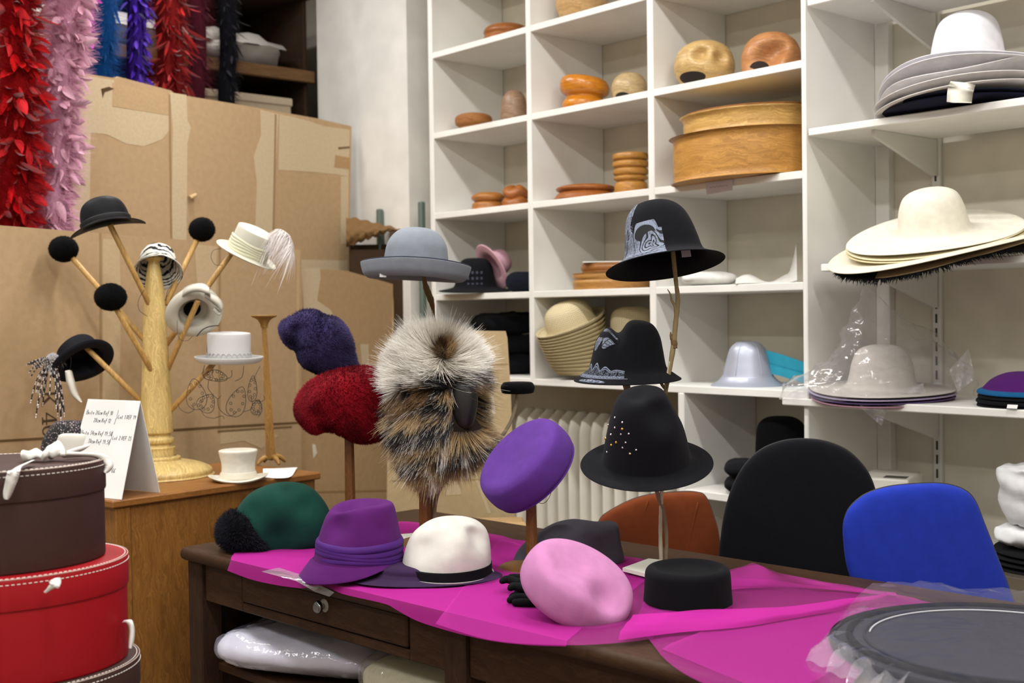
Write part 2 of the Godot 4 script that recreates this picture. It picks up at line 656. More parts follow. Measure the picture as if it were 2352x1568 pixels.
func build_rack_and_card():
	# dark storage rack behind the boas
	var t := thing("storage_rack", "dark wooden storage rack in shadow behind the hanging boas", "rack", Vector3(0, 0, 0))
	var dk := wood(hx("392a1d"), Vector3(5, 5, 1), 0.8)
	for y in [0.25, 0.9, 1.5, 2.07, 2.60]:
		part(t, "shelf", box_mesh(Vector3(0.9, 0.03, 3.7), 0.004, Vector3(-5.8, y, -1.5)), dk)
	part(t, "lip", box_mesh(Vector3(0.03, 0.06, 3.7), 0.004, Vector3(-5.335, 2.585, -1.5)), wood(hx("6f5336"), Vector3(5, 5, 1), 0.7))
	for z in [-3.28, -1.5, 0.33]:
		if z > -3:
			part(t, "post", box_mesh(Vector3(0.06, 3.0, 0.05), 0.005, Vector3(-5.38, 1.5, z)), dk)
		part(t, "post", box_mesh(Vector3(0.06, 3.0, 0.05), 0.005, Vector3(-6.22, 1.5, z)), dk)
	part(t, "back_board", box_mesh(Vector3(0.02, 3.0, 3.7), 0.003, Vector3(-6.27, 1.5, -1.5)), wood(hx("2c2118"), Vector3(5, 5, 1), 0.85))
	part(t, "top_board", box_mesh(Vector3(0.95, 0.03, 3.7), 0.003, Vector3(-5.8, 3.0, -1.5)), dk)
	part(t, "added_end_panel", box_mesh(Vector3(0.86, 3.0, 0.02), 0.003, Vector3(-5.8, 1.5, -3.325)), dk)  # dark panel added to block light and the wall at the rack's end
	# goods on the rack
	var bl := thing("wrapped_bundle", "long white bundle wrapped in plastic on the dark rack shelf behind the boas", "bundle", Vector3(-5.66, 2.617, -2.56))
	var st := begin()
	var rows := []
	for i in 25:
		var f := i / 24.0
		var row := PackedVector3Array()
		for j in 17:
			var a := TAU * j / 16
			var k := sqrt(maxf(0.0, 1 - pow(2 * f - 1, 14)))
			var w := 1.0 + 0.1 * sin(i * 1.7 + j) + 0.08 * sin(j * 2.3 + i * 0.6)
			row.append(Vector3(cos(a) * 0.3 * k * w, 0.095 + sin(a) * 0.095 * k * w, -0.72 + 1.5 * f))
		rows.append(row)
	net(st, rows)
	part(bl, "bundle", st, paint(hx("c9c3bd"), 0.5, "fibre", 2.0))
	var cb := thing("carton", "flat grey-brown carton on the rack behind the tall cardboard sheet", "carton", Vector3(-5.60, 2.087, -2.55))
	part(cb, "box", box_mesh(Vector3(0.5, 0.36, 1.35), 0.006, Vector3(0, 0.18, 0)), paint(hx("a8977f"), 0.9, "fibre"))
	part(cb, "lid", box_mesh(Vector3(0.515, 0.04, 1.36), 0.005, Vector3(0, 0.36, 0)), paint(hx("b0a089"), 0.9, "fibre"))
	var cb3 := thing("carton", "pale beige carton standing at the back of the rack, under the white bundle's shelf", "carton", Vector3(-6.06, 2.087, -2.7))
	part(cb3, "box", box_mesh(Vector3(0.3, 0.47, 1.0), 0.006, Vector3(0, 0.235, 0)), paint(hx("cdbf9d"), 0.9, "fibre"))
	part(cb3, "tape", box_mesh(Vector3(0.302, 0.002, 0.06), 0.0005, Vector3(0, 0.471, 0)), paint(hx("927d5f"), 0.4, "fibre"))
	var cb2 := thing("carton", "dark closed carton low on the storage rack, beneath the white bundle's shelf", "carton", Vector3(-5.75, 0.915, -2.3))
	part(cb2, "box", box_mesh(Vector3(0.6, 0.4, 1.2), 0.006, Vector3(0, 0.2, 0)), paint(hx("7c6a52"), 0.9, "fibre"))
	part(cb2, "tape", box_mesh(Vector3(0.06, 0.402, 1.202), 0.001, Vector3(0, 0.201, 0)), paint(hx("927d5f"), 0.4, "fibre"))

	var u := Vector3(-0.305, 0, -0.952).normalized()
	var n := Vector3(0.952, 0, -0.305).normalized()
	var base := pt(345, 546, 4.36)
	var tan_c := hx("c0a27c")
	var tape := paint(hx("d2bd9b"), 0.7, "fibre", 3.0)
	var dark := paint(hx("a28660"), 0.9, "fibre", 3.0)
	# tall sheet at the back
	var s := card_sheet("cardboard_sheet", "tall flattened brown carton with torn tape marks, standing behind the hat tree", base - n * 0.32, u, [[165, 165], [262, 180], [268, 176], [390, 208], [400, 216], [545, 240], [725, 272], [805, 290], [800, 625], [795, 1180], [150, 1180], [160, 600]], tan_c)
	on_sheet(s, "tape_mark", [[168, 170], [262, 184], [258, 245], [305, 252], [388, 265], [388, 300], [372, 320], [330, 336], [290, 330], [245, 308], [208, 305], [205, 560], [165, 560]], 0.0002, 0.0006, tape)
	on_sheet(s, "tape_strip", [[390, 212], [428, 218], [430, 275], [438, 292], [430, 330], [428, 560], [393, 560], [397, 300]], 0.0003, 0.0008, tape)
	on_sheet(s, "tape_strip", [[598, 252], [640, 262], [632, 390], [626, 570], [585, 570], [590, 420], [583, 360], [600, 310]], 0.0003, 0.0008, tape)
	on_sheet(s, "tape_strip", [[642, 262], [700, 275], [745, 290], [803, 298], [800, 405], [770, 400], [720, 395], [640, 390]], 0.0002, 0.0006, tape)
	on_sheet(s, "tape_strip", [[783, 405], [800, 405], [800, 560], [783, 560]], 0.0002, 0.0006, tape)
	on_sheet(s, "tape_strip", [[690, 596], [798, 598], [798, 624], [690, 622]], 0.0002, 0.0006, tape)
	on_sheet(s, "fold_crease", [[387, 216], [391, 217], [396, 560], [392, 560]], 0.0012, 0.0008, dark)
	on_sheet(s, "fold_crease", [[631, 262], [635, 263], [629, 570], [625, 570]], 0.0012, 0.0008, dark)
	on_sheet(s, "torn_patch", [[258, 190], [390, 216], [388, 265], [258, 244]], 0.0004, 0.001, paint(hx("c3a57d"), 0.9, "fibre", 3.0))
	on_sheet(s, "torn_patch", [[770, 356], [802, 362], [802, 388], [768, 384]], 0.0012, 0.0008, paint(hx("b8946a"), 0.9, "fibre", 3.0))
	on_sheet(s, "slit", [[232, 204], [250, 199], [262, 204], [240, 212], [236, 225]], 0.001, 0.0008, paint(hx("5c452b"), 0.9, "fibre"))
	on_sheet(s, "slit", [[776, 338], [803, 336], [803, 340], [778, 343]], 0.0014, 0.0008, paint(hx("7a6244"), 0.9, "fibre"))
	# the curl of paper stuck to it
	st = begin()
	var c0: Vector3 = pv(441, 452, s[1] + s[4] * 0.02, s[4]) - s[1]
	rows = []
	for i in 8:
		var row := PackedVector3Array()
		var a := -0.6 + i * 0.45
		for j in [-1, 1]:
			row.append(c0 + s[2] * (j * 0.017) + s[3] * (sin(a) * 0.01 + j * 0.007) + s[4] * (cos(a) * 0.012))
		rows.append(row)
	net(st, rows)
	part(s[0], "paper_curl", st, paint(hx("caa97e"), 0.8, "fibre"))
	# front sheet on the left
	var s2 := card_sheet("cardboard_sheet", "wide flattened brown carton directly behind the hat tree, printed K 40", base, u, [[-60, 513], [690, 572], [686, 1300], [-80, 1300]], hx("bb9d78"))
	on_sheet(s2, "tape_strip", [[236, 548], [274, 550], [278, 720], [272, 970], [236, 970]], 0.0002, 0.0007, paint(hx("c6ad88"), 0.8, "fibre", 3.0))
	on_sheet(s2, "tape_strip", [[446, 560], [498, 566], [495, 740], [460, 745]], 0.0002, 0.0007, paint(hx("c8b08c"), 0.8, "fibre", 3.0))
	on_sheet(s2, "fold_crease", [[228, 535], [233, 536], [234, 985], [229, 985]], 0.0, 0.0012, dark)
	on_sheet(s2, "fold_crease", [[502, 560], [507, 561], [506, 985], [501, 985]], 0.0, 0.0012, dark)
	on_sheet(s2, "fold_crease", [[-40, 1012], [230, 996], [500, 978], [686, 968], [686, 972], [500, 983], [230, 1001], [-40, 1017]], 0.0, 0.002, paint(hx("6b5233"), 0.9, "fibre"))
	on_sheet(s2, "fold_crease", [[500, 988], [670, 978], [670, 981], [500, 993]], 0.0, 0.002, paint(hx("7d6443"), 0.9, "fibre"))
	on_sheet(s2, "torn_patch", [[506, 992], [600, 984], [640, 1000], [600, 1030], [560, 1012], [506, 1020]], 0.0005, 0.0008, paint(hx("c6ad88"), 0.9, "fibre", 3.0))
	on_sheet(s2, "tape_strip", [[664, 572], [690, 574], [688, 600], [686, 900], [680, 900], [682, 600]], 0.0002, 0.0007, paint(hx("c8ab80"), 0.9, "fibre", 3.0))
	# K 40 printed up its edge
	var tm := TextMesh.new()
	var fnt := SystemFont.new()
	fnt.font_names = ["Droid Serif"]
	tm.font = fnt
	tm.text = "K 40"
	tm.font_size = 32
	tm.pixel_size = 0.0024
	tm.depth = 0.0006
	var ink := part(s2[0], "print", tm, plain(hx("4a3a2a"), 0.9))
	stuff(ink)
	ink.position = pv(112, 950, s2[1] + s2[4] * 0.0068, s2[4]) - s2[1]
	ink.basis = Basis(-s2[3] * 1.0, s2[2] * 1.0, s2[4])
	# sheet on the right of them
	var s3 := card_sheet("cardboard_sheet", "brown cardboard sheet with pale tape, under the grey bowler and behind the red fur hat", base - n * 0.03, u, [[692, 615], [795, 622], [910, 655], [897, 1230], [684, 1230]], hx("b7976f"))
	on_sheet(s3, "tape_strip", [[692, 616], [735, 614], [736, 640], [728, 690], [760, 712], [772, 740], [700, 742]], 0.0002, 0.0007, paint(hx("cdb899"), 0.8, "fibre", 3.0))
	on_sheet(s3, "tape_strip", [[828, 790], [846, 790], [848, 845], [832, 845]], 0.0002, 0.0007, paint(hx("cdb899"), 0.8, "fibre", 3.0))
	on_sheet(s3, "fold_crease", [[700, 1128], [890, 1124], [890, 1128], [700, 1132]], 0.0, 0.0012, paint(hx("a08158"), 0.9, "fibre"))
	on_sheet(s3, "fold_crease", [[700, 984], [795, 984], [795, 988], [700, 988]], 0.0, 0.0012, paint(hx("8d6f49"), 0.9, "fibre"))
	on_sheet(s3, "edge_strip", [[904, 655], [910, 656], [903, 900], [896, 900]], 0.0, 0.0012, paint(hx("d0b184"), 0.9, "fibre"))
	on_sheet(s3, "tape_strip", [[717, 1020], [724, 1020], [728, 1040], [720, 1052]], 0.0004, 0.0008, paint(hx("e5ddca"), 0.4, "fibre", 3.0))
	# pale sheet before the radiator
	var uu := Vector3(0.35, 0, -0.94).normalized()
	var s4 := card_sheet("cardboard_sheet", "pale cardboard sheet behind the fox fur hat, its right edge before the radiator", pt(1030, 1000, 4.35), uu, [[890, 900], [960, 758], [1160, 760], [1164, 775], [1172, 900], [1190, 1300], [880, 1300]], hx("c4ac84"))
	on_sheet(s4, "tape_strip", [[1126, 908], [1133, 908], [1138, 950], [1131, 950]], 0.0004, 0.0008, paint(hx("e5ddca"), 0.4, "fibre", 3.0))
	on_sheet(s4, "fold_crease", [[1060, 838], [1166, 834], [1166, 837], [1060, 841]], 0.0, 0.001, paint(hx("b0966c"), 0.9, "fibre"))
	on_sheet(s4, "fold_crease", [[900, 1102], [1184, 1098], [1184, 1101], [900, 1105]], 0.0, 0.001, paint(hx("b0966c"), 0.9, "fibre"))
	on_sheet(s4, "tape_strip", [[1085, 1085], [1092, 1085], [1128, 1178], [1120, 1178]], 0.0002, 0.0006, paint(hx("d3bf9b"), 0.6, "fibre", 3.0))
	on_sheet(s4, "tape_strip", [[1020, 1090], [1050, 1090], [1060, 1135], [1025, 1138]], 0.0002, 0.0006, paint(hx("d3bf9b"), 0.6, "fibre", 3.0))
	# low cardboard carton whose rim shows behind the pink tulle
	var lp := pt(1060, 1203, 4.0)
	var lc := thing("carton", "low brown carton whose rim shows just behind the pink tulle", "carton", Vector3(lp.x, 0, lp.z), 0.9)
	part(lc, "box", box_mesh(Vector3(0.42, lp.y, 0.24), 0.006, Vector3(0, lp.y / 2, 0)), paint(hx("a98a5f"), 0.9, "fibre"))
	part(lc, "flap", box_mesh(Vector3(0.42, 0.004, 0.11), 0.001, Vector3(0, lp.y + 0.002, 0.06)), paint(hx("b5966a"), 0.9, "fibre"))
	# torn brown carton stuffed with kraft paper before the pier
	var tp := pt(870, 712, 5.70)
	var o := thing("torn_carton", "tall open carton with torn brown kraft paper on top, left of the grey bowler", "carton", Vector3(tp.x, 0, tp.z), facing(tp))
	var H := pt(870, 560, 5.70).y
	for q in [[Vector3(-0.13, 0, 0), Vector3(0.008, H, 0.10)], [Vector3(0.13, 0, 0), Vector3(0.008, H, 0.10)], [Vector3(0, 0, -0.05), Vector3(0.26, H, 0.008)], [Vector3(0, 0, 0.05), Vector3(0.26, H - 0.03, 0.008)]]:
		part(o, "side", box_mesh(q[1], 0.002, q[0] + Vector3(0, q[1].y / 2, 0)), paint(hx("3d2c1c"), 0.9, "fibre"))  # shade of the carton's inside put into this dark brown
	st = begin()
	rows = []
	for i in 10:
		var row := PackedVector3Array()
		for j in 27:
			var x := 795.0 + j * 5.6
			var top := 500.0 + maxf(0.0, (x - 815.0) * 0.24) + 2.0 * sin(j * 1.3)
			var bot := 566.0 - maxf(0.0, (x - 800.0) * 0.36) + 2.0 * sin(j * 2.1) + (2.0 if j % 3 == 0 else -1.0)
			var y := lerpf(top, maxf(bot, top + 8.0), i / 9.0)
			var d := 5.70 - 0.1 * sin(i / 9.0 * 2.4) - 0.012 * sin(i * 1.9 + j * 1.1)
			row.append(o.transform.affine_inverse() * pt(x, y, d))
		rows.append(row)
	net(st, rows)
	part(o, "kraft_paper", st, paint(hx("7a5c38"), 0.8, "fibre", 4.0))

# ---------- table with the pink tulle ----------
const TH := 0.76
var TO := Vector3(-2.976, 0, -1.42)       # the table's front left corner, on the floor
var TA := Vector3(0.99727, 0, -0.07387)   # along its front edge
var TB := Vector3(-0.07387, 0, -0.99727)  # towards its back
func tb(a: float, y: float, b: float) -> Vector3:
	return TO + TA * a + TB * b + Vector3(0, y, 0)
func build_table():
	var t := thing("work_table", "dark stained wooden work table with a drawer, the pink tulle and hats on it", "table", TO)
	var bas := Basis(TA, Vector3.UP, -TB)
	t.basis = bas
	var m := wood(hx("412b1b"), Vector3(1.2, 9, 9), 0.6)
	var mv := wood(hx("382518"), Vector3(9, 1.2, 9), 0.6)
	var L := 2.45
	var D := 0.84
	# top with a rounded edge
	var st := begin()
	var prof := []
	for k in 9:
		var a := PI * k / 8 - PI / 2
		prof.append(Vector2(cos(a) * 0.014, sin(a) * 0.016))
	var rows := []
	for q in prof:
		var row := PackedVector3Array()
		for c in [[0.03, -0.03, 1, 0], [L - 0.03, -0.03, 1, 1], [L - 0.03, -D + 0.03, 1, 2], [0.03, -D + 0.03, 1, 3]]:
			for k in 5:
				var a: float = PI * 1.0 + PI / 2 * (float(k) / 4 + c[3])
				row.append(Vector3(c[0] + cos(a) * (0.016 + q.x), TH - 0.016 + q.y, c[1] - sin(a) * (0.016 + q.x)))
		row.append(row[0])
		rows.append(row)
	var lid := PackedVector3Array()
	lid.resize(rows[0].size())
	lid.fill(Vector3(L / 2, TH, -D / 2))
	var under := PackedVector3Array()
	under.resize(rows[0].size())
	under.fill(Vector3(L / 2, TH - 0.032, -D / 2))
	net(st, [under, rows[0]])
	net(st, rows)
	net(st, [rows[8], lid])
	part(t, "tabletop", st, m)
	var bx := func(called, a0, a1, y0, y1, b0, b1, mat, ch := 0.003):
		return part(t, called, box_mesh(Vector3(a1 - a0, y1 - y0, b1 - b0), ch, Vector3((a0 + a1) / 2, (y0 + y1) / 2, -(b0 + b1) / 2)), mat)
	for a in [[0.02, 0.085], [1.02, 1.085], [L - 0.085, L - 0.02]]:
		for b in [[0.022, 0.085], [D - 0.085, D - 0.022]]:
			bx.call("leg", a[0], a[1], 0.0, TH - 0.033, b[0], b[1], mv, 0.004)
	bx.call("rail", 0.086, 0.26, 0.625, TH - 0.033, 0.034, 0.056, m)
	bx.call("rail", 0.26, 0.90, 0.625, 0.647, 0.034, 0.056, m)
	bx.call("rail", 0.90, 1.019, 0.625, TH - 0.033, 0.034, 0.056, m)
	bx.call("rail", 1.086, L - 0.086, 0.625, TH - 0.033, 0.034, 0.056, m)
	bx.call("rail", 0.09, L - 0.09, 0.625, TH - 0.033, D - 0.056, D - 0.034, m)
	bx.call("added_side_panel", 0.03, 0.045, 0.36, TH - 0.033, 0.087, D - 0.087, mv)  # panel added to keep the space under the table dark
	bx.call("back_panel", 0.09, 1.62, 0.36, 0.62, D - 0.05, D - 0.04, mv)  # also added for darkness beneath the table
	var sh = bx.call("lower_shelf", 0.03, 1.62, 0.434, 0.456, 0.07, D - 0.09, m)
	var d = bx.call("drawer", 0.264, 0.896, 0.651, TH - 0.037, 0.030, 0.05, m, 0.004)
	st = begin()
	lathe(st, curve(V2([[0.0, 0.026], [0.012, 0.025], [0.015, 0.018], [0.011, 0.010], [0.007, 0.006], [0.007, 0.0]]), 4), 10)
	var k := part(d, "knob", st, metal(hx("8d9094"), 0.18), "shiny faceted knob")
	k.position = Vector3(0.607, 0.697, -0.03)
	k.rotation.x = PI / 2
	for q in [[0.5, 0.67]]:
		st = begin()
		lathe(st, V2([[0.0, 0.004], [0.012, 0.003], [0.016, 0.0]]), 12)
		var r := part(d, "knob_plate", st, plain(hx("8d8577"), 0.3))
		r.position = Vector3(0.607, 0.697, -0.0295)
		r.rotation.x = PI / 2
	build_tulle()
	# white pillow and bag of fibre on the lower shelf
	var p0 := tb(0.32, 0.457, 0.26)
	var pl := thing("pillow_pack", "white pillow packed in clear plastic on the table's lower shelf", "pillow", p0, 0.5)
	var pil := begin()
	cushion(pil, Vector3(0.52, 0.115, 0.40), 3, 0.006)
	part(pl, "pillow", pil, paint(hx("dcdbe6"), 0.6, "mottle", 4.0))
	pil = begin()
	cushion(pil, Vector3(0.535, 0.122, 0.415), 9, 0.008)
	part(pl, "plastic_cover", pil, clear(Color(0.9, 0.9, 1.0), 0.16, 0.1, 0.8))
	p0 = tb(0.80, 0.457, 0.24)
	var fb := thing("fibre_bag", "cream fibre wadding in a shiny plastic bag on the lower shelf, right of the pillow", "bag", p0, 0.1)
	pil = begin()
	cushion(pil, Vector3(0.36, 0.12, 0.30), 5)
	part(fb, "wadding", pil, paint(hx("cfc7a8"), 0.9, "pile", 8.0) if false else felt(hx("d6cdb0")))
	pil = begin()
	cushion(pil, Vector3(0.38, 0.135, 0.32), 17, 0.007)
	part(fb, "plastic_cover", pil, clear(Color(1, 1, 0.95), 0.10, 0.08, 1.2))
	p0 = tb(1.35, 0.457, 0.4)
	var db := thing("packed_cloth", "folded dark brown cloth in plastic on the lower shelf, beyond the middle leg", "cloth", p0, -0.2)
	pil = begin()
	cushion(pil, Vector3(0.46, 0.13, 0.34), 6)
	part(db, "cloth", pil, felt(hx("5b4b3f")))
	pil = begin()
	cushion(pil, Vector3(0.475, 0.138, 0.355), 19, 0.004)
	part(db, "plastic_cover", pil, clear(Color(1, 1, 1), 0.06, 0.1, 0.8))
func cushion(st: SurfaceTool, s: Vector3, sd: int, rough := 0.002):
	var n := FastNoiseLite.new()
	n.seed = sd
	n.frequency = 9.0
	var rows := []
	for i in 25:
		var f := PI * (i / 24.0 - 0.5)
		var row := PackedVector3Array()
		for j in 49:
			var a := TAU * j / 48
			var e := 0.42
			var c := pow(maxf(cos(f), 0.0), 0.5)
			var x := signf(cos(a)) * pow(absf(cos(a)), e) * s.x / 2 * c
			var z := signf(sin(a)) * pow(absf(sin(a)), e) * s.z / 2 * c
			var edge := clampf(1.0 - pow(maxf(absf(2 * x / s.x), absf(2 * z / s.z)), 4), 0, 1)
			var y := s.y / 2 * (1 + signf(sin(f)) * pow(absf(sin(f)), 0.7) * (0.55 + 0.45 * edge))
			var w := n.get_noise_3d(x, y * 0.5, z) * rough * 2.0 + (0.5 - absf(n.get_noise_3d(x * 2.2 + 3, z * 1.1, y))) * rough
			var p := Vector3(x * (1 + w), y + w * (0.0 if y < s.y * 0.2 else 1.0), z * (1 + w))
			p.y = maxf(p.y, 0.0)
			row.append(p)
		rows.append(row)
	net(st, rows)
# a sheet of cloth between two edges; every point is (along table, height, into table)
func sheet(a: Array, b: Array, cols: int, rn: int, amp: float, sd: int) -> ArrayMesh:
	var n := FastNoiseLite.new()
	n.seed = sd
	n.frequency = 4.5
	n.fractal_octaves = 2
	var ea := resample(a, cols)
	var eb := resample(b, cols)
	var rows := []
	for i in rn + 1:
		var row := PackedVector3Array()
		for j in cols + 1:
			var p: Vector3 = ea[j].lerp(eb[j], float(i) / rn)
			var w := n.get_noise_2d(p.x * 2.0 + p.z * 1.1, p.z * 0.7 - p.x * 0.3 + sd)
			p.y += (w * 0.5 + 0.5) * amp * clampf(8.0 * float(i) / rn, 0.0, 1.0)
			row.append(p)
		rows.append(row)
	var st := begin()
	net(st, rows, true)
	return done(st)
func resample(a: Array, n: int) -> Array:
	var c := Curve3D.new()
	for p in curve(a, 6):
		c.add_point(p)
	var L := c.get_baked_length()
	var o := []
	for i in n + 1:
		o.append(c.sample_baked(L * i / n))
	return o
func fl(px: Array, h: float) -> Array:   # pixels on a horizontal plane
	var o := []
	for p in px:
		o.append(ph(p[0], p[1], h if p.size() < 3 else h + p[2]))
	return o
func build_tulle():
	var t := thing("tulle_cloth", "sheer bright pink tulle laid in crumpled layers over the table", "cloth", Vector3(0, 0, 0))
	var a := 0.70
	var m := veil(hx("b52a92"), a)
	var m2 := veil(hx("bb3399"), 0.36)
	var h := TH + 0.0025
	# main width: back edge to the line of the table's front edge
	var front := []
	for px in [[530, 1288], [640, 1312], [760, 1340], [930, 1384], [1100, 1426], [1305, 1474]]:
		front.append(tb((ph(px[0], px[1], TH) - TO).dot(TA), h, -0.004))
	var back := fl([[538, 1272], [700, 1230], [880, 1205], [945, 1200], [1110, 1226], [1215, 1246], [1450, 1284], [1530, 1300]], h)
	part(t, "layer", sheet(front, back, 110, 50, 0.007, 2), m)
	# what hangs over the front edge
	var hang := func(q: Array) -> Array:
		var o := []
		var pl := tb(0, 0, -0.008)
		for p in q:
			o.append(pv(p[0], p[1], pl, TB))
		return o
	var lip: Array = hang.call([[522, 1310], [590, 1334], [685, 1350], [744, 1346], [788, 1364], [883, 1386], [912, 1401], [970, 1430], [1095, 1465], [1200, 1480], [1300, 1484]])
	var top := []
	for p in front:
		top.append(p)
	pass
	part(t, "overhang", sheet(lip, top, 90, 14, 0.0, 4), m)
	# second layers over it
	part(t, "layer", sheet(fl([[1000, 1432], [1130, 1470], [1290, 1481], [1420, 1476], [1500, 1466]], h + 0.003), fl([[1150, 1240], [1330, 1290], [1420, 1300], [1500, 1330], [1560, 1380]], h + 0.003), 60, 30, 0.006, 9), m2)
	part(t, "layer", sheet(fl([[1455, 1440], [1490, 1468], [1526, 1512], [1576, 1549], [1640, 1580], [1760, 1640]], h + 0.004), fl([[1500, 1340], [1650, 1330], [1750, 1335], [1900, 1350], [2060, 1368], [2150, 1390]], h + 0.003), 70, 40, 0.007, 12), m2)
	part(t, "layer", sheet(fl([[1420, 1470], [1560, 1452], [1700, 1440], [1820, 1420], [1960, 1395]], h + 0.012), fl([[1454, 1416, 0.02], [1560, 1411, 0.02], [1680, 1404, 0.02], [1800, 1396, 0.02], [2060, 1366, 0.02]], h + 0.004), 70, 16, 0.012, 15), m)
	part(t, "layer", sheet(fl([[1520, 1490], [1640, 1540], [1760, 1590], [1900, 1650]], h + 0.007), fl([[1640, 1440], [1780, 1420], [1950, 1400], [2090, 1400]], h + 0.007), 60, 30, 0.005, 18), m2)
	# the raised fold behind the pillbox
	part(t, "fold", sheet(fl([[1600, 1345], [1700, 1345], [1800, 1345], [1950, 1358], [2060, 1368]], h + 0.01), fl([[1640, 1326, 0.01], [1690, 1306, 0.02], [1740, 1300, 0.04], [1790, 1322, 0.03], [1900, 1344, 0.012], [2050, 1366]], h), 60, 20, 0.01, 21), m2)
	part(t, "fold", sheet(fl([[1600, 1365], [1720, 1350], [1860, 1350], [2000, 1362]], h + 0.012), fl([[1630, 1335, 0.01], [1700, 1308, 0.03], [1750, 1306, 0.045], [1800, 1330, 0.03], [1990, 1360]], h), 60, 20, 0.01, 25), m2)

# ---------- sideboard ----------
func build_cabinet():
	var a := ph(262, 1150, 0.86)
	var b := ph(738, 1084, 0.86)
	var u := (b - a)
	u.y = 0
	var L := u.length()
	u = u.normalized()
	var w := Vector3(u.z, 0, -u.x)           # out of its front
	if w.dot(EYE - a) < 0:
		w = -w
	var t := thing("sideboard", "mid-brown veneered sideboard carrying the hat tree", "sideboard", Vector3(a.x, 0, a.z))
	t.basis = Basis(u, Vector3.UP, u.cross(Vector3.UP))
	if t.basis.z.dot(w) < 0:
		w = -w
	var D := 0.5
	var m := wood(hx("96662f"), Vector3(5, 0.8, 5), 0.45)
	var mt := wood(hx("9a6631"), Vector3(5, 5, 0.8), 0.4)
	var z := t.basis.z.dot((EYE - a).normalized())
	var s := 1.0 if z > 0 else -1.0
	var bx := func(called, x0, x1, y0, y1, z0, z1, mat, ch := 0.003, root = t):
		return part(root, called, box_mesh(Vector3(x1 - x0, y1 - y0, absf(z1 - z0)), ch, Vector3((x0 + x1) / 2, (y0 + y1) / 2, s * (z0 + z1) / 2)), mat)
	bx.call("top", -0.005, L, 0.838, 0.86, -D, 0.0, mt, 0.004)
	bx.call("side", 0.012, 0.032, 0.0, 0.838, -D + 0.01, -0.016, m)
	bx.call("side", L - 0.04, L - 0.012, 0.0, 0.838, -D + 0.01, -0.016, m)
	bx.call("back", 0.032, L - 0.04, 0.03, 0.838, -D + 0.01, -D + 0.02, m)
	bx.call("stile", 0.010, 0.058, 0.0, 0.838, -0.018, -0.010, m)
	bx.call("front_panel", 0.059, L - 0.015, 0.04, 0.838, -0.022, -0.013, m)
	bx.call("plinth", 0.059, L - 0.015, 0.0, 0.04, -0.05, -0.035, m)

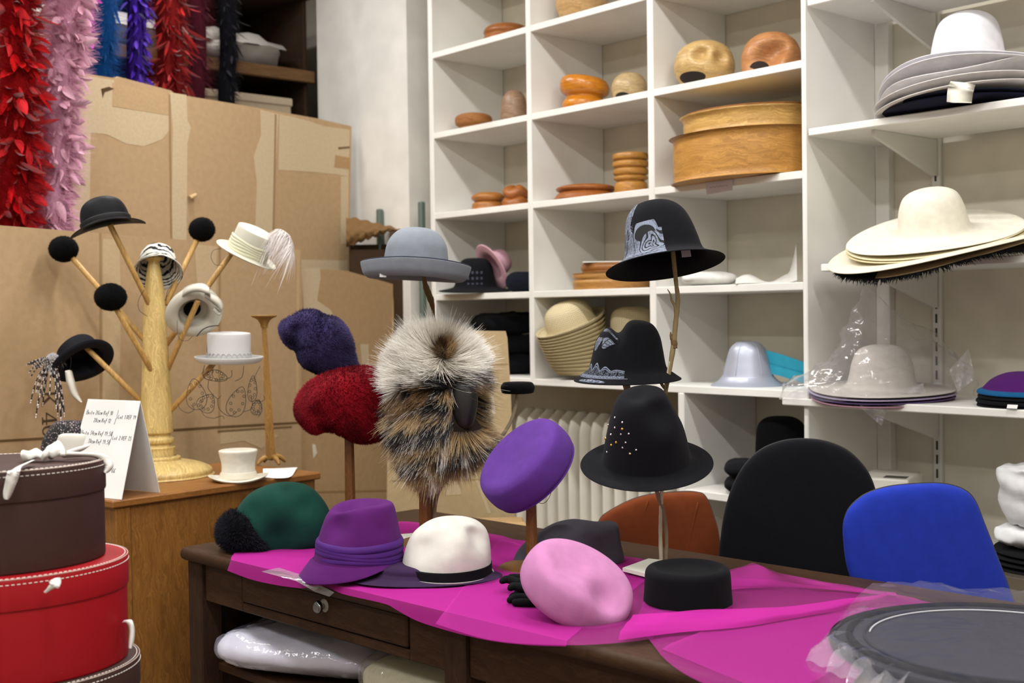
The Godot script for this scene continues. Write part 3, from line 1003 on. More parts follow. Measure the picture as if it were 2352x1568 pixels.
# ---------- hat boxes ----------
func build_boxes():
	var d0 := 2.06
	var c := pt(-4, 1062, d0)
	var brown := paint(hx("48302a"), 0.6, "weave", 40.0)
	var red := paint(hx("b3121f"), 0.55, "weave", 40.0)
	var s := d0 / FOC
	var ytop := c.y
	var spec := [[234.0, 0.168, brown, "small dark brown hat box topmost of the stack, a white ribbon bow on its lid", 230.0], [281.0, 0.178, red, "bright red round hat box, middle of the stack, a white ribbon tab below its lid", 277.0], [303.0, 0.19, brown, "dark brown hat box at the stack's bottom, white ribbon on its right", 298.0]]
	var y := ytop
	for q in spec:
		y -= q[1]
	var base := thing("plinth_box", "plain wooden plinth under the stack of hat boxes, below the frame", "plinth", Vector3(c.x, 0, c.z), facing(c))
	part(base, "block", box_mesh(Vector3(0.5, y, 0.42), 0.006, Vector3(0, y / 2, 0)), wood(hx("8a6a45"), Vector3(4, 1, 4), 0.6))
	for i in [2, 1, 0]:
		var q = spec[i]
		var t := thing("hat_box", q[3], "hat box", Vector3(c.x, y, c.z), facing(c), "round stitched hat boxes in a stack")
		var H: float = q[1]
		var R: float = q[0] * s
		var r: float = q[4] * s
		var oval := func(p): return Vector3(p.x, p.y, p.z * 0.82)
		var st := begin()
		lathe(st, V2([[0, 0], [r - 0.004, 0], [r - 0.001, 0.001], [r, 0.004], [r, H - 0.03]]), 96, 1.0, oval)
		part(t, "body", st, q[2])
		st = begin()
		var lb := H - 0.052
		lathe(st, V2([[r, lb], [R - 0.001, lb - 0.0005], [R, lb + 0.002], [R, H - 0.004], [R - 0.001, H - 0.001], [R - 0.004, H], [0, H]]), 96, 1.0, oval)
		var lid := part(t, "lid", st, q[2])
		# two rows of white stitches
		var sh := box_mesh(Vector3(0.0052, 0.0012, 0.0014), 0.0004)
		var thread := plain(hx("e9e3dc"), 0.6)
		var mm := []
		var rims := [[R + 0.0002, H - 0.009, 1.0], [R - 0.0055, H + 0.0002, 1.0]]
		var n := int(TAU * R * 0.91 / 0.0078)
		st = begin()
		for rim in rims:
			for k in n:
				var a := TAU * k / n
				var p := Vector3(sin(a) * rim[0], rim[1], cos(a) * rim[0] * 0.82)
				var tg := Vector3(cos(a), 0, -sin(a) * 0.82).normalized()
				st.append_from(sh, 0, Transform3D(Basis(tg, Vector3.UP, tg.cross(Vector3.UP)), p))
		stuff(part(lid, "stitching", st.commit(), thread))
		st = begin()   # the thread that closes the edge
		for k in 2:
			var pts := []
			for j in 97:
				var a := TAU * j / 96
				pts.append(Vector3(sin(a) * (R - 0.001), H - 0.0006, cos(a) * (R - 0.001) * 0.82))
			if k == 0:
				tube(st, pts, 0.0009, 5, false)
		part(lid, "edge_cord", st, paint(hx("cdb9ad"), 0.6))
		for k in 7:
			var a = -0.95 + k * 0.33 + i * 0.07
			st = begin()
			lathe(st, V2([[0, 0.002], [0.0022, 0.0016], [0.0032, 0.0]]), 10)
			var rv := part(t, "rivet", st, metal(hx("d8b98a"), 0.3))
			rv.position = Vector3(sin(a) * (r + 0.0), 0.018, cos(a) * r * 0.82)
			rv.basis = Basis.looking_at(-Vector3(sin(a) * 0.82, 0, cos(a)).normalized()) * Basis(Vector3.RIGHT, -PI / 2)
		var rib := paint(hx("f2efea"), 0.7, "mottle", 6.0)
		if i == 0:
			bow(t, H, rib)
			# tail that falls over the front
			ribbon(t, "ribbon_tail", [loc(t, 75, 1058, 0.06), loc(t, 52, 1068, 0.11), loc(t, 35, 1078, 0.155), loc(t, 27, 1100, 0.16), loc(t, 18, 1130, 0.157), loc(t, 14, 1146, 0.156)], [0.012, 0.016, 0.019, 0.018, 0.014, 0.007], rib)
			ribbon(t, "ribbon_tail", [loc(t, 150, 1042, 0.02), loc(t, 190, 1043, 0.0), loc(t, 222, 1046, -0.02), loc(t, 240, 1055, -0.03), loc(t, 250, 1070, -0.03), loc(t, 240, 1085, -0.025)], [0.009, 0.010, 0.011, 0.016, 0.016, 0.006], rib)
		if i == 1:
			ribbon(t, "ribbon_tab", [loc(t, 125, 1330, 0.165), loc(t, 127, 1340, 0.176), loc(t, 118, 1349, 0.178), loc(t, 104, 1360, 0.176)], [0.018, 0.018, 0.014, 0.008], rib)
		if i == 2:
			ribbon(t, "ribbon_tab", [loc(t, 286, 1426, 0.0), loc(t, 297, 1427, 0.01), loc(t, 303, 1445, 0.01), loc(t, 302, 1470, 0.01), loc(t, 299, 1488, 0.01)], [0.010, 0.010, 0.009, 0.009, 0.006], rib)
		y += H
func metal(c: Color, rough := 0.3) -> StandardMaterial3D:
	var key := "metal" + c.to_html() + str(rough)
	if M.has(key):
		return M[key]
	var m := StandardMaterial3D.new()
	m.albedo_color = c
	m.metallic = 1.0
	m.roughness = rough
	M[key] = m
	return m
# a band of cloth along a path; widths along it; with thickness
func ribbon(root: Node, called: String, path: Array, w: Array, m: Material, across := Vector3(1, 0.35, 0), th := 0.0008, label := "") -> MeshInstance3D:
	var p := curve(path, 5)
	var n := p.size()
	var a0 := PackedVector3Array()
	var rows := [[], [], [], [], []]
	for i in n:
		var f := float(i) / (n - 1) * (w.size() - 1)
		var k := mini(int(f), w.size() - 2)
		var ww := lerpf(w[k], w[k + 1], f - k) * 0.5
		var d: Vector3 = (p[mini(i + 1, n - 1)] - p[maxi(i - 1, 0)]).normalized()
		var s := (across - d * across.dot(d)).normalized()
		if s.length() < 0.5:
			s = d.cross(Vector3(0, 0, 1)).normalized()
		var nn := d.cross(s).normalized() * th
		rows[0].append(p[i] - s * ww)
		rows[1].append(p[i] + nn * 2.0)
		rows[2].append(p[i] + s * ww)
		rows[3].append(p[i] - nn * 0.0)
		rows[4].append(p[i] - s * ww)
	var st := begin()
	var rr := []
	for r in rows:
		rr.append(PackedVector3Array(r))
	net(st, rr)
	return part(root, called, st, m, label)
func bow(t: Node3D, H: float, m: Material):
	# two loops, a knot and the bands that lie on the lid
	for q in [["ribbon_loop", [[47, 1047], [53, 1037], [72, 1033], [96, 1036], [104, 1043], [96, 1051], [72, 1056], [54, 1056]], 0.0, 0.016], ["ribbon_loop", [[104, 1043], [106, 1027], [120, 1017], [138, 1019], [149, 1030], [148, 1043], [132, 1050], [112, 1050]], -0.01, 0.016], ["ribbon_knot", [[98, 1034], [110, 1033], [114, 1042], [110, 1053], [98, 1054], [94, 1043]], 0.012, 0.012]]:
		var st := begin()
		var o := outline(t, q[1], q[2])
		var c := middle(o)
		puff(st, o, c, q[3], q[3], 0.9, 14, func(p): return Vector3(p.x, maxf(p.y + 0.0025 * sin((p.x - c.x) * 260.0) + 0.002 * sin(p.z * 300.0), H + 0.0005), p.z))
		part(t, q[0], st, m)
	ribbon(t, "ribbon_band", [loc(t, 140, 1046, 0.0), loc(t, 165, 1046, 0.0), loc(t, 190, 1045, -0.01), loc(t, 214, 1044, -0.02)], [0.02, 0.018, 0.016, 0.014], m, Vector3(0, 0.5, 1))
	ribbon(t, "ribbon_band", [loc(t, 150, 1042, -0.03), loc(t, 172, 1035, -0.04), loc(t, 192, 1028, -0.045), loc(t, 206, 1022, -0.05)], [0.012, 0.014, 0.011, 0.003], m, Vector3(0, 0.8, 0.6))

# ---------- hat tree and what is on the sideboard ----------
func peg(t: Node3D, a: Vector3, b: Vector3, r: float, m: Material) -> MeshInstance3D:
	var st := begin()
	var d := (b - a).normalized()
	tube(st, [a, a + d * 0.002, b - d * 0.002, b], [r * 0.8, r, r, r * 0.8], 10)
	return part(t, "peg", st, m)
func pompom(p: Node3D, c: Vector3, rx: float, ry: float):
	var st := begin()
	var rows := []
	for i in 17:
		var f := PI * i / 16
		var row := PackedVector3Array()
		for j in 29:
			var a := TAU * j / 28
			var w := 1.0 + 0.015 * sin(j * 9.0 + i)
			row.append(c + Vector3(sin(a) * sin(f) * rx, cos(f) * ry, cos(a) * sin(f) * rx) * w)
		rows.append(row)
	net(st, rows)
	part(p, "pompom", st, felt(hx("070708"), 1.0, 0.0))
	# the short nap of the pile
	var blade := hair_mesh(0.003, 0.0007)
	var tr := []
	for k in 2600:
		var z := wob(-1, 1)
		var a := wob(0, TAU)
		var q := sqrt(1 - z * z)
		var nrm := Vector3(cos(a) * q, z, sin(a) * q)
		var pos := c + Vector3(nrm.x * rx, nrm.y * ry, nrm.z * rx) * 0.99
		tr.append([Transform3D(along(nrm + Vector3(wob(-0.2, 0.2), -0.1 + wob(-0.2, 0.2), wob(-0.2, 0.2)), wob(0.7, 1.5)), pos), Color.WHITE])
	scatter(p, "nap", blade, tr, felt(hx("070708"), 1.0, 0.0))
# a basis whose y runs along d, scaled
func along(d: Vector3, s: float, w := -1.0) -> Basis:
	d = d.normalized()
	var x := d.cross(Vector3(0.31, 0.57, 0.76)).normalized()
	return Basis(x * (s if w < 0 else w), d * s, x.cross(d) * (s if w < 0 else w))
func hair_mesh(len: float, w: float, bend := 0.25, c0 := Color.WHITE, c1 := Color.WHITE, c2 := Color.WHITE) -> ArrayMesh:
	var st := begin()
	var rows := []
	for i in 4:
		var f := i / 3.0
		var ww := w * (1.0 - f * 0.85) * 0.5
		var y := len * f
		var z := bend * len * f * f
		rows.append([Vector3(-ww, y, z), Vector3(ww, y, z), c0.lerp(c1, f * 2.0) if f < 0.5 else c1.lerp(c2, f * 2.0 - 1.0)])
	flat(st)
	for i in 3:
		var a = rows[i]
		var b = rows[i + 1]
		for q in [[a[0], a[2]], [a[1], a[2]], [b[1], b[2]], [a[0], a[2]], [b[1], b[2]], [b[0], b[2]]]:
			st.set_color(q[1])
			st.add_vertex(q[0])
	st.generate_normals()
	return st.commit()
func scatter(root: Node, called: String, mesh: Mesh, tr: Array, m: Material) -> MultiMeshInstance3D:
	var mm := MultiMesh.new()
	mm.transform_format = MultiMesh.TRANSFORM_3D
	mm.use_colors = true
	mm.mesh = mesh
	mm.instance_count = tr.size()
	for i in tr.size():
		mm.set_instance_transform(i, tr[i][0])
		mm.set_instance_color(i, tr[i][1])
	var o := MultiMeshInstance3D.new()
	o.name = called
	o.multimesh = mm
	o.material_override = m
	root.add_child(o, true)
	stuff(o)
	return o
func hairy(rough := 0.6, back := 0.3) -> StandardMaterial3D:
	var key := "hair%.2f" % rough
	if M.has(key):
		return M[key]
	var m := StandardMaterial3D.new()
	m.albedo_color = Color.WHITE
	m.vertex_color_use_as_albedo = true
	m.roughness = rough
	m.metallic_specular = 0.3
	m.backlight_enabled = true
	m.backlight = Color(back, back, back)
	M[key] = m
	return m
# a hat as a felt shell turned from a profile in pixels, at a place given by a pixel and a depth
func hat(called: String, label: String, cat: String, grp: String, x: float, y: float, d: float, prof: Array, m: Material, rz := 0.0, rx := 0.0, bend = null, th := 2.0, seg := 72, ry := 0.0) -> Node3D:
	var p := pt(x, y, d)
	var t := thing(called, label, cat, p, facing(p), grp)
	t.basis = t.basis * Basis(Vector3(0, 0, 1), deg_to_rad(rz)) * Basis(Vector3(1, 0, 0), deg_to_rad(rx)) * Basis(Vector3.UP, deg_to_rad(ry))
	var st := begin()
	lathe(st, shell(curve(V2(prof), 6), th), seg, d / FOC, bend)
	part(t, "body", st, m)
	return t
# a ring round a hat (band or binding): profile in pixels, bent like the hat
func ring(t: Node3D, called: String, prof: Array, d: float, m: Material, bend = null, seg := 72, label := "", step := 3) -> MeshInstance3D:
	var st := begin()
	lathe(st, curve(V2(prof), step) if step > 1 else V2(prof), seg, d / FOC, bend)
	return part(t, called, st, m, label)
func build_hat_tree():
	var d := 3.78
	var c := ph(363, 1092, 0.86)
	d = dep(c)
	var s := d / FOC
	var t := thing("hat_tree", "pale turned pine hat tree with slanting pegs and black pompoms, on the sideboard", "hat stand", c, facing(c))
	var pine := wood(hx("e6cb86"), Vector3(5, 0.9, 5), 0.35)
	var peg_m := wood(hx("d0a763"), Vector3(5, 0.9, 5), 0.4)
	var st := begin()
	lathe(st, curve(V2([[0, 0], [118, 0], [122, 4], [122, 12], [116, 18], [95, 27], [65, 34], [52, 36], [51, 43], [42, 46]]), 4), 72, s)
	part(t, "base", st, pine)
	st = begin()
	lathe(st, curve(V2([[40, 44], [39, 60], [40, 66], [33, 70], [32, 74], [37, 77], [38, 85], [34, 89], [30, 92], [30, 96], [34, 99], [36, 104], [35.5, 150], [33, 200], [30, 260], [27, 330], [25, 370], [21, 430], [15, 475], [12, 494]]), 4), 48, s)
	part(t, "column", st, pine)
	st = begin()
	lathe(st, curve(V2([[12, 490], [20, 496], [22, 500], [18, 504], [0, 505]]), 3), 32, s)
	part(t, "finial", st, pine)
	var kb := 0.0225
	var P := func(x1, y1, z1, x2, y2, z2): return peg(t, loc(t, x1, y1, z1), loc(t, x2, y2, z2), 6.3 * s, peg_m)
	P.call(355, 722, 0.022, 252, 515, 0.14)
	pompom(P.call(345, 795, -0.01, 158, 583, -0.06), loc(t, 146, 572, -0.06), 33 * s, 30 * s)
	pompom(P.call(358, 868, 0.03, 262, 700, 0.15), loc(t, 254, 682, 0.155), 34.5 * s, 30 * s)
	pompom(P.call(380, 700, -0.01, 458, 540, -0.1), loc(t, 464, 527, -0.1), 30 * s, 28 * s)
	P.call(370, 808, 0.0, 540, 570, 0.02)
	P.call(374, 872, -0.01, 455, 690, 0.10)
	P.call(374, 962, 0.0, 500, 825, 0.03)
	P.call(345, 942, 0.0, 195, 795, 0.07)
	# hats hung on it
	var blk := felt(hx("17171b"), 0.55, 0.3)
	var hb := hat("bowler_hat", "small black bowler tilted on the topmost left peg of the hat tree", "hat", "", 246, 522, d - 0.14, [[0, 66], [24, 64], [43, 54], [52, 36], [55, 14], [58, 6], [67, 2], [77, 0], [85, -1]], blk, 13, -2, func(p): return Vector3(p.x, p.y + absf(p.z) * 0.10 - p.x * p.x * 0.0016 + 4.0, p.z * 0.8))
	ring(hb, "hatband", [[55.4, 8], [56.4, 8], [57.4, 17], [55.2, 18]], d - 0.14, plain(hx("0e0e12"), 0.6), func(p): return Vector3(p.x, p.y + absf(p.z) * 0.10 - p.x * p.x * 0.0016 + 4.0, p.z * 0.8))
	# zebra cap on the finial
	var zb := StandardMaterial3D.new()
	zb.roughness = 0.95
	zb.albedo_texture = zebra()
	var zt := hat("zebra_hat", "small black and white striped fabric hat on top of the hat tree", "hat", "", 363, 622, d - 0.01, [[0, 66], [20, 65], [36, 56], [41, 36], [43, 18], [48, 6], [54, -2], [56, -6]], zb, 0, -44, null, 2.5)
	for q in [[[331, 665], [318, 690], [320, 712], [338, 726]], [[388, 620], [395, 650], [385, 668], [380, 690]]]:
		st = begin()
		var pts := []
		for p in q:
			pts.append(loc(zt, p[0], p[1], 0.06))
		tube(st, curve(pts, 6), 0.0008, 5)
		part(zt, "elastic", st, plain(hx("1b1a18"), 0.7))
	# white hat with a feather
	var cream := paint(hx("f3f0dd"), 0.7, "weave", 34.0)
	var cream2 := paint(hx("efedcf"), 0.6, "weave", 34.0)
	var hd := d - 0.02
	var wh := hat("topper_hat", "small ivory topper with pleated band and white ostrich plume on the right peg", "hat", "", 566, 585, hd, [[0, 64], [30, 64], [43, 62], [46, 58], [46, 30], [47, 8], [52, 2], [62, 0], [72, 4]], cream, -26, 17, func(p): return Vector3(p.x, p.y - p.x * p.x * 0.0006, p.z * 0.84), 1.6)
	for k in 5:
		ring(wh, "band_pleat", [[47.2, 6 + k * 6.0], [49.6, 7 + k * 6.0], [50, 10 + k * 6.0], [48, 13 + k * 6.0]], hd, cream2, func(p): return Vector3(p.x, p.y - p.x * p.x * 0.0006 + sin(p.x * 0.07 + k) * 1.5, p.z * 0.84))
	plume(wh, [loc(wh, 610, 560, 0.03), loc(wh, 640, 530, 0.05), loc(wh, 662, 545, 0.05), loc(wh, 668, 580, 0.05)], 900, 0.085, Color(0.93, 0.9, 0.89), 0.0034, 0.85)
	elastic(wh, [[508, 571], [490, 575], [485, 592], [495, 608], [512, 608]], 0.02)
	# white hat with a bow seen from below
	var sat := paint(hx("ebe6d6"), 0.45, "weave", 34.0)
	hd = d - 0.08
	var bh := hat("brimmed_hat", "small white hat with a rolled bow, hung facing outward on the right lower peg", "hat", "", 447, 722, hd, [[0, 38], [22, 36], [34, 28], [37, 12], [40, 4], [50, 1], [60, 5], [64, 10]], sat, 22, -58, func(p): return Vector3(p.x, p.y + 5.0 * sin(atan2(p.z, p.x) * 2.0) * clampf((Vector2(p.x, p.z).length() - 40) / 24.0, 0, 1), p.z), 2.2)
	var pl := begin()
	lathe(pl, V2([[0, 0], [18, 0], [20, 4], [0, 6]]), 24, hd / FOC)
	var pad := part(bh, "inner_pad", pl, felt(hx("09090a"), 1.0, 0.0))
	pad.position = Vector3(0, 22 * hd / FOC, 0)
	ribbon(bh, "bow", [loc(bh, 400, 700, 0.02), loc(bh, 425, 668, 0.05), loc(bh, 460, 660, 0.06), loc(bh, 480, 672, 0.06), loc(bh, 478, 684, 0.04)], [0.012, 0.03, 0.036, 0.036, 0.02], sat, Vector3(0.2, 1, 0.3), 0.002)
	ribbon(bh, "bow", [loc(bh, 470, 675, 0.06), loc(bh, 496, 690, 0.05), loc(bh, 507, 705, 0.04), loc(bh, 503, 718, 0.04), loc(bh, 492, 708, 0.05)], [0.02, 0.03, 0.026, 0.02, 0.012], sat, Vector3(0.6, 0.6, 0.3), 0.002)
	elastic(bh, [[407, 735], [408, 765], [415, 780], [430, 782], [442, 772]], 0.03)
	elastic(bh, [[452, 772], [464, 758], [480, 750], [503, 747]], 0.03, 0.0018)
	# white topper with lace and a veil
	hd = d - 0.03
	var white := paint(hx("f4f3f3"), 0.55, "weave", 34.0)
	var vt := hat("topper_hat", "small white topper with silver lace and a black scrollwork veil, on a low peg", "hat", "", 526, 828, hd, [[0, 71], [30, 70.5], [45, 69], [49, 65], [49, 40], [48.5, 20], [50, 10], [55, 3], [65, 2], [73, 8], [76, 14]], white, -1, 3, func(p): return Vector3(p.x, p.y - 5, p.z * 0.85), 1.8)
	var lace := paint(hx("cfcfcd"), 0.35, "weave", 20.0)
	st = begin()
	for k in 26:
		var a := TAU * k / 26
		var pts := []
		for j in 9:
			var b := a + (j / 8.0 - 0.5) * TAU / 26 * 1.1
			var hh := 9 + 15 * sqrt(maxf(0.0, 1 - pow(j / 4.0 - 1, 2)))
			pts.append(Vector3(sin(b) * 50.2, hh - 5, cos(b) * 50.2 * 0.85) * hd / FOC)
		tube(st, pts, 0.0011, 4, false)
	part(vt, "lace_edge", st, lace)
	ring(vt, "lace_band", [[49.6, 3], [50.4, 4], [50.3, 12], [49.2, 13]], hd, lace, func(p): return Vector3(p.x, p.y, p.z * 0.85))
	ribbon(vt, "dark_ribbon", [loc(vt, 478, 770, 0.02), loc(vt, 476, 795, 0.02), loc(vt, 476, 820, 0.02)], [0.006, 0.007, 0.008], plain(hx("27263a"), 0.6), Vector3(0, 0, 1))
	veil_scroll(vt, hd)
	# black hat with speckled feathers
	hd = d - 0.06
	var nb := hat("topper_hat", "small black straw topper with speckled feathers and a price tag, on the lowest left peg", "hat", "", 192, 836, hd, [[0, 62], [26, 61], [42, 56], [47, 44], [47, 18], [50, 6], [58, 2], [68, 4], [72, 9]], felt(hx("15151c"), 0.7, 0.2), 24, -40, func(p): return Vector3(p.x, p.y + 3.0 * sin(atan2(p.z, p.x) * 2.0), p.z * 0.9), 1.8)
	ribbon(nb, "price_tag", [loc(nb, 157, 850, 0.08), loc(nb, 163, 880, 0.083), loc(nb, 172, 905, 0.08), loc(nb, 187, 924, 0.075)], [0.02, 0.026, 0.022, 0.006], paint(hx("e3ddd0"), 0.6), Vector3(1, 0.1, 0))
	elastic(nb, [[163, 820], [163, 835], [160, 852]], 0.075, 0.0004)
	plume(nb, [loc(nb, 138, 828, 0.04), loc(nb, 120, 812, 0.05), loc(nb, 108, 826, 0.05), loc(nb, 120, 850, 0.05)], 700, 0.03, Color(0.78, 0.78, 0.8), 0.0014, 0.6)
	var sp := []
	for k in 46:
		var pth := []
		var a0 := wob(150, 290)
		var ln := wob(40, 118)
		if a0 < 215:
			ln *= 0.75
		var q0 := Vector2(122, 825)
		var dir := Vector2.from_angle(deg_to_rad(a0))
		dir.y = -dir.y
		for j in 8:
			var f := j / 7.0
			pth.append(loc(nb, q0.x + dir.x * ln * f * (1 - 0.3 * f), q0.y + dir.y * ln * f * 0.6 + f * f * wob(0.98, 1.02) * ln * (0.65 if a0 > 215 else 0.25), 0.05 + 0.03 * sin(k * 1.7) * f))
		sp.append(pth)
	speckled(nb, sp)
	# tent sign
	tent_sign()
	# small ivory top hat on the board
	var ip := ph(548, 1103, 0.86)
	hd = dep(ip)
	var iv := StandardMaterial3D.new()
	iv = paint(hx("efeadb"), 0.35, "mottle", 9.0)
	var ih := hat("top_hat", "small ivory satin top hat standing on the sideboard beside the hat tree's base", "hat", "", 548, 1103, hd, [[0, 72], [30, 72], [41, 71], [44, 67], [41, 55], [38, 40], [38, 22], [42, 8], [46, 3], [58, 0], [67, 4]], iv, 0, 0, func(p): return Vector3(p.x, p.y + absf(p.x) * absf(p.x) * 0.0022 * (1.0 if p.y < 12 else 0.0), p.z * 0.9), 1.5)
	ring(ih, "hatband", [[43.4, 6], [44.4, 7], [40.2, 20], [38.6, 20]], hd, paint(hx("e6dfcb"), 0.3), func(p): return Vector3(p.x, p.y, p.z * 0.9))
	var pp := thing("paper_sheet", "curled white paper sheet lying on the sideboard behind the ivory top hat", "paper", ph(640, 1085, 0.86))
	var fr := fl([[604, 1096], [640, 1098], [668, 1094]], 0.8615)
	fr.append(ph(680, 1077, 0.866))
	var bk := fl([[604, 1076], [640, 1075], [680, 1073]], 0.8615)
	bk.append(ph(681, 1076, 0.866))
	var o := pp.position
	for arr in [fr, bk]:
		for i in arr.size():
			arr[i] -= o
	part(pp, "sheet", sheet(fr, bk, 20, 8, 0.0006, 3), paint(hx("f4f3f0"), 0.7))
	# slender wooden stand with clawed foot
	var sp0 := ph(630, 1066, 0.86)
	var ss := dep(sp0) / FOC
	var ws := thing("hat_stand", "slender wooden hat stand with clawed foot and empty dished top, on the sideboard", "hat stand", sp0, facing(sp0))
	var oak := wood(hx("a9803f"), Vector3(6, 1, 6), 0.5)
	st = begin()
	for k in 4:
		pass
	var rws := []
	for q in [[12.5, 14], [9.5, 160], [7.5, 250], [6.5, 316]]:
		var row := PackedVector3Array()
		for j in 5:
			var a := PI / 4 + PI / 2 * j
			row.append(Vector3(cos(a) * q[0] * 1.25 + lerpf(-7, -17, q[1] / 316.0), q[1], sin(a) * q[0] * 1.25) * ss)
		rws.append(row)
	flat(st)
	for i in rws.size() - 1:
		for j in 4:
			quad(st, rws[i][j], rws[i + 1][j], rws[i + 1][j + 1], rws[i][j + 1])
	part(ws, "post", st, oak)
	st = begin()
	lathe(st, curve(V2([[0, 342], [26, 343], [28, 339], [16, 333], [9, 322], [8, 314]]), 3), 24, ss, null, Vector3(-17, 0, 0) * ss)
	part(ws, "dished_top", st, oak)
	for k in 4:
		var a := PI / 4 + PI / 2 * k + 0.3
		st = begin()
		var pts := []
		for q in [[0, 16], [12, 18], [24, 14], [32, 7], [36, 3]]:
			pts.append(Vector3(cos(a) * q[0] - 6, q[1], sin(a) * q[0]) * ss)
		tube(st, curve(pts, 3), [7 * ss, 7 * ss, 6.5 * ss, 6 * ss, 6 * ss, 6 * ss, 5.5 * ss, 5 * ss, 5 * ss, 4 * ss, 4 * ss, 3 * ss, 3 * ss], 8)
		part(ws, "claw_foot", st, wood(hx("c49a52"), Vector3(5, 5, 5), 0.5))
	# leopard cap with a white crown, behind the boxes
	var lp0 := pt(150, 1030, 3.55)
	lp0.y = 0.862
	var lc := thing("cap", "leopard print cap with a white front, half hidden behind the top hat box", "cap", lp0, facing(lp0))
	st = begin()
	var ol := outline(lc, [[94, 1040], [96, 1015], [108, 990], [125, 970], [150, 965], [190, 966], [215, 970], [222, 1000], [224, 1060], [160, 1100], [100, 1090]])
	puff(st, ol, middle(ol), 0.05, 0.06, 0.7, 14)
	var lm := StandardMaterial3D.new()
	lm.albedo_texture = leopard()
	lm.roughness = 0.9
	tri(lm, Vector3(9, 9, 9))
	part(lc, "crown", st, lm)
	st = begin()
	ol = outline(lc, [[118, 1060], [130, 1012], [142, 996], [185, 996], [212, 1000], [214, 1060], [165, 1090]], 0.05)
	puff(st, ol, middle(ol), 0.012, 0.03, 0.6, 10)
	part(lc, "front_panel", st, paint(hx("d9d5cb"), 0.7))
func elastic(t: Node3D, px: Array, dz: float, r := 0.0007):
	var pts := []
	for p in px:
		pts.append(loc(t, p[0], p[1], dz))
	var st := begin()
	tube(st, curve(pts, 6), r, 5)
	part(t, "elastic", st, plain(hx("2a2825"), 0.7))
func zebra() -> ImageTexture:
	var n := FastNoiseLite.new()
	n.seed = 4
	n.frequency = 0.012
	return noise_img(256, 256, func(x, y):
		var v := sin(y * 0.42 + n.get_noise_2d(x, y) * 9.0 + x * 0.045) + n.get_noise_2d(x * 5.0, y * 5.0) * 0.6
		return Color(0.07, 0.07, 0.08) if v > 0.42 else Color(0.88, 0.87, 0.83))
func leopard() -> ImageTexture:
	var n := FastNoiseLite.new()
	n.seed = 9
	n.noise_type = FastNoiseLite.TYPE_CELLULAR
	n.frequency = 0.06
	n.cellular_return_type = FastNoiseLite.RETURN_DISTANCE2_SUB
	return noise_img(256, 256, func(x, y):
		var v := n.get_noise_2d(x, y)
		return Color(0.09, 0.08, 0.1) if v < -0.62 else (Color(0.6, 0.55, 0.55) if v < -0.3 else Color(0.28, 0.25, 0.27)))
# a drooping plume of fine barbs along a spine
func plume(t: Node3D, spine: Array, n: int, len: float, c: Color, w: float, droop := 1.0):
	var sp := curve(spine, 8)
	var st := begin()
	tube(st, sp, 0.0012, 5)
	part(t, "quill", st, plain(c, 0.7))
	st = begin()
	flat(st)
	for k in n:
		var i := rng.randi_range(0, sp.size() - 1)
		var p: Vector3 = sp[i]
		var dir := Vector3(wob(-1, 1), wob(-0.5, 0.9), wob(-0.8, 0.8)).normalized()
		var L := len * wob(0.5, 1.4)
		var last := p
		var sd := dir.cross(Vector3(0, 0, 1)).normalized()
		for j in 6:
			var f := (j + 1) / 6.0
			var q := p + dir * L * 0.45 * f + Vector3(0, -1, 0) * L * droop * f * f
			q += t.basis.inverse() * Vector3.ZERO
			var ww := w * 0.5 * (1.1 - f)
			var w0 := w * 0.5 * (1.1 - f + 0.166)
			quad(st, last - sd * w0, last + sd * w0, q + sd * ww, q - sd * ww)
			last = q
	var mt := veil(c, 0.9)
	stuff(part(t, "barbs", st, mt))
func speckled(t: Node3D, paths: Array):
	for k in 2:
		var st := begin()
		for pth in paths:
			var cs := curve(pth, 4)
			for i in cs.size() - 1:
				if (i / 2) % 2 == k:
					tube(st, [cs[i], cs[i + 1]], 0.0024 if k == 0 else 0.0019, 4)
		stuff(part(t, "feather", st, plain(hx("2c2427") if k == 0 else hx("cfc5c0"), 0.8)))
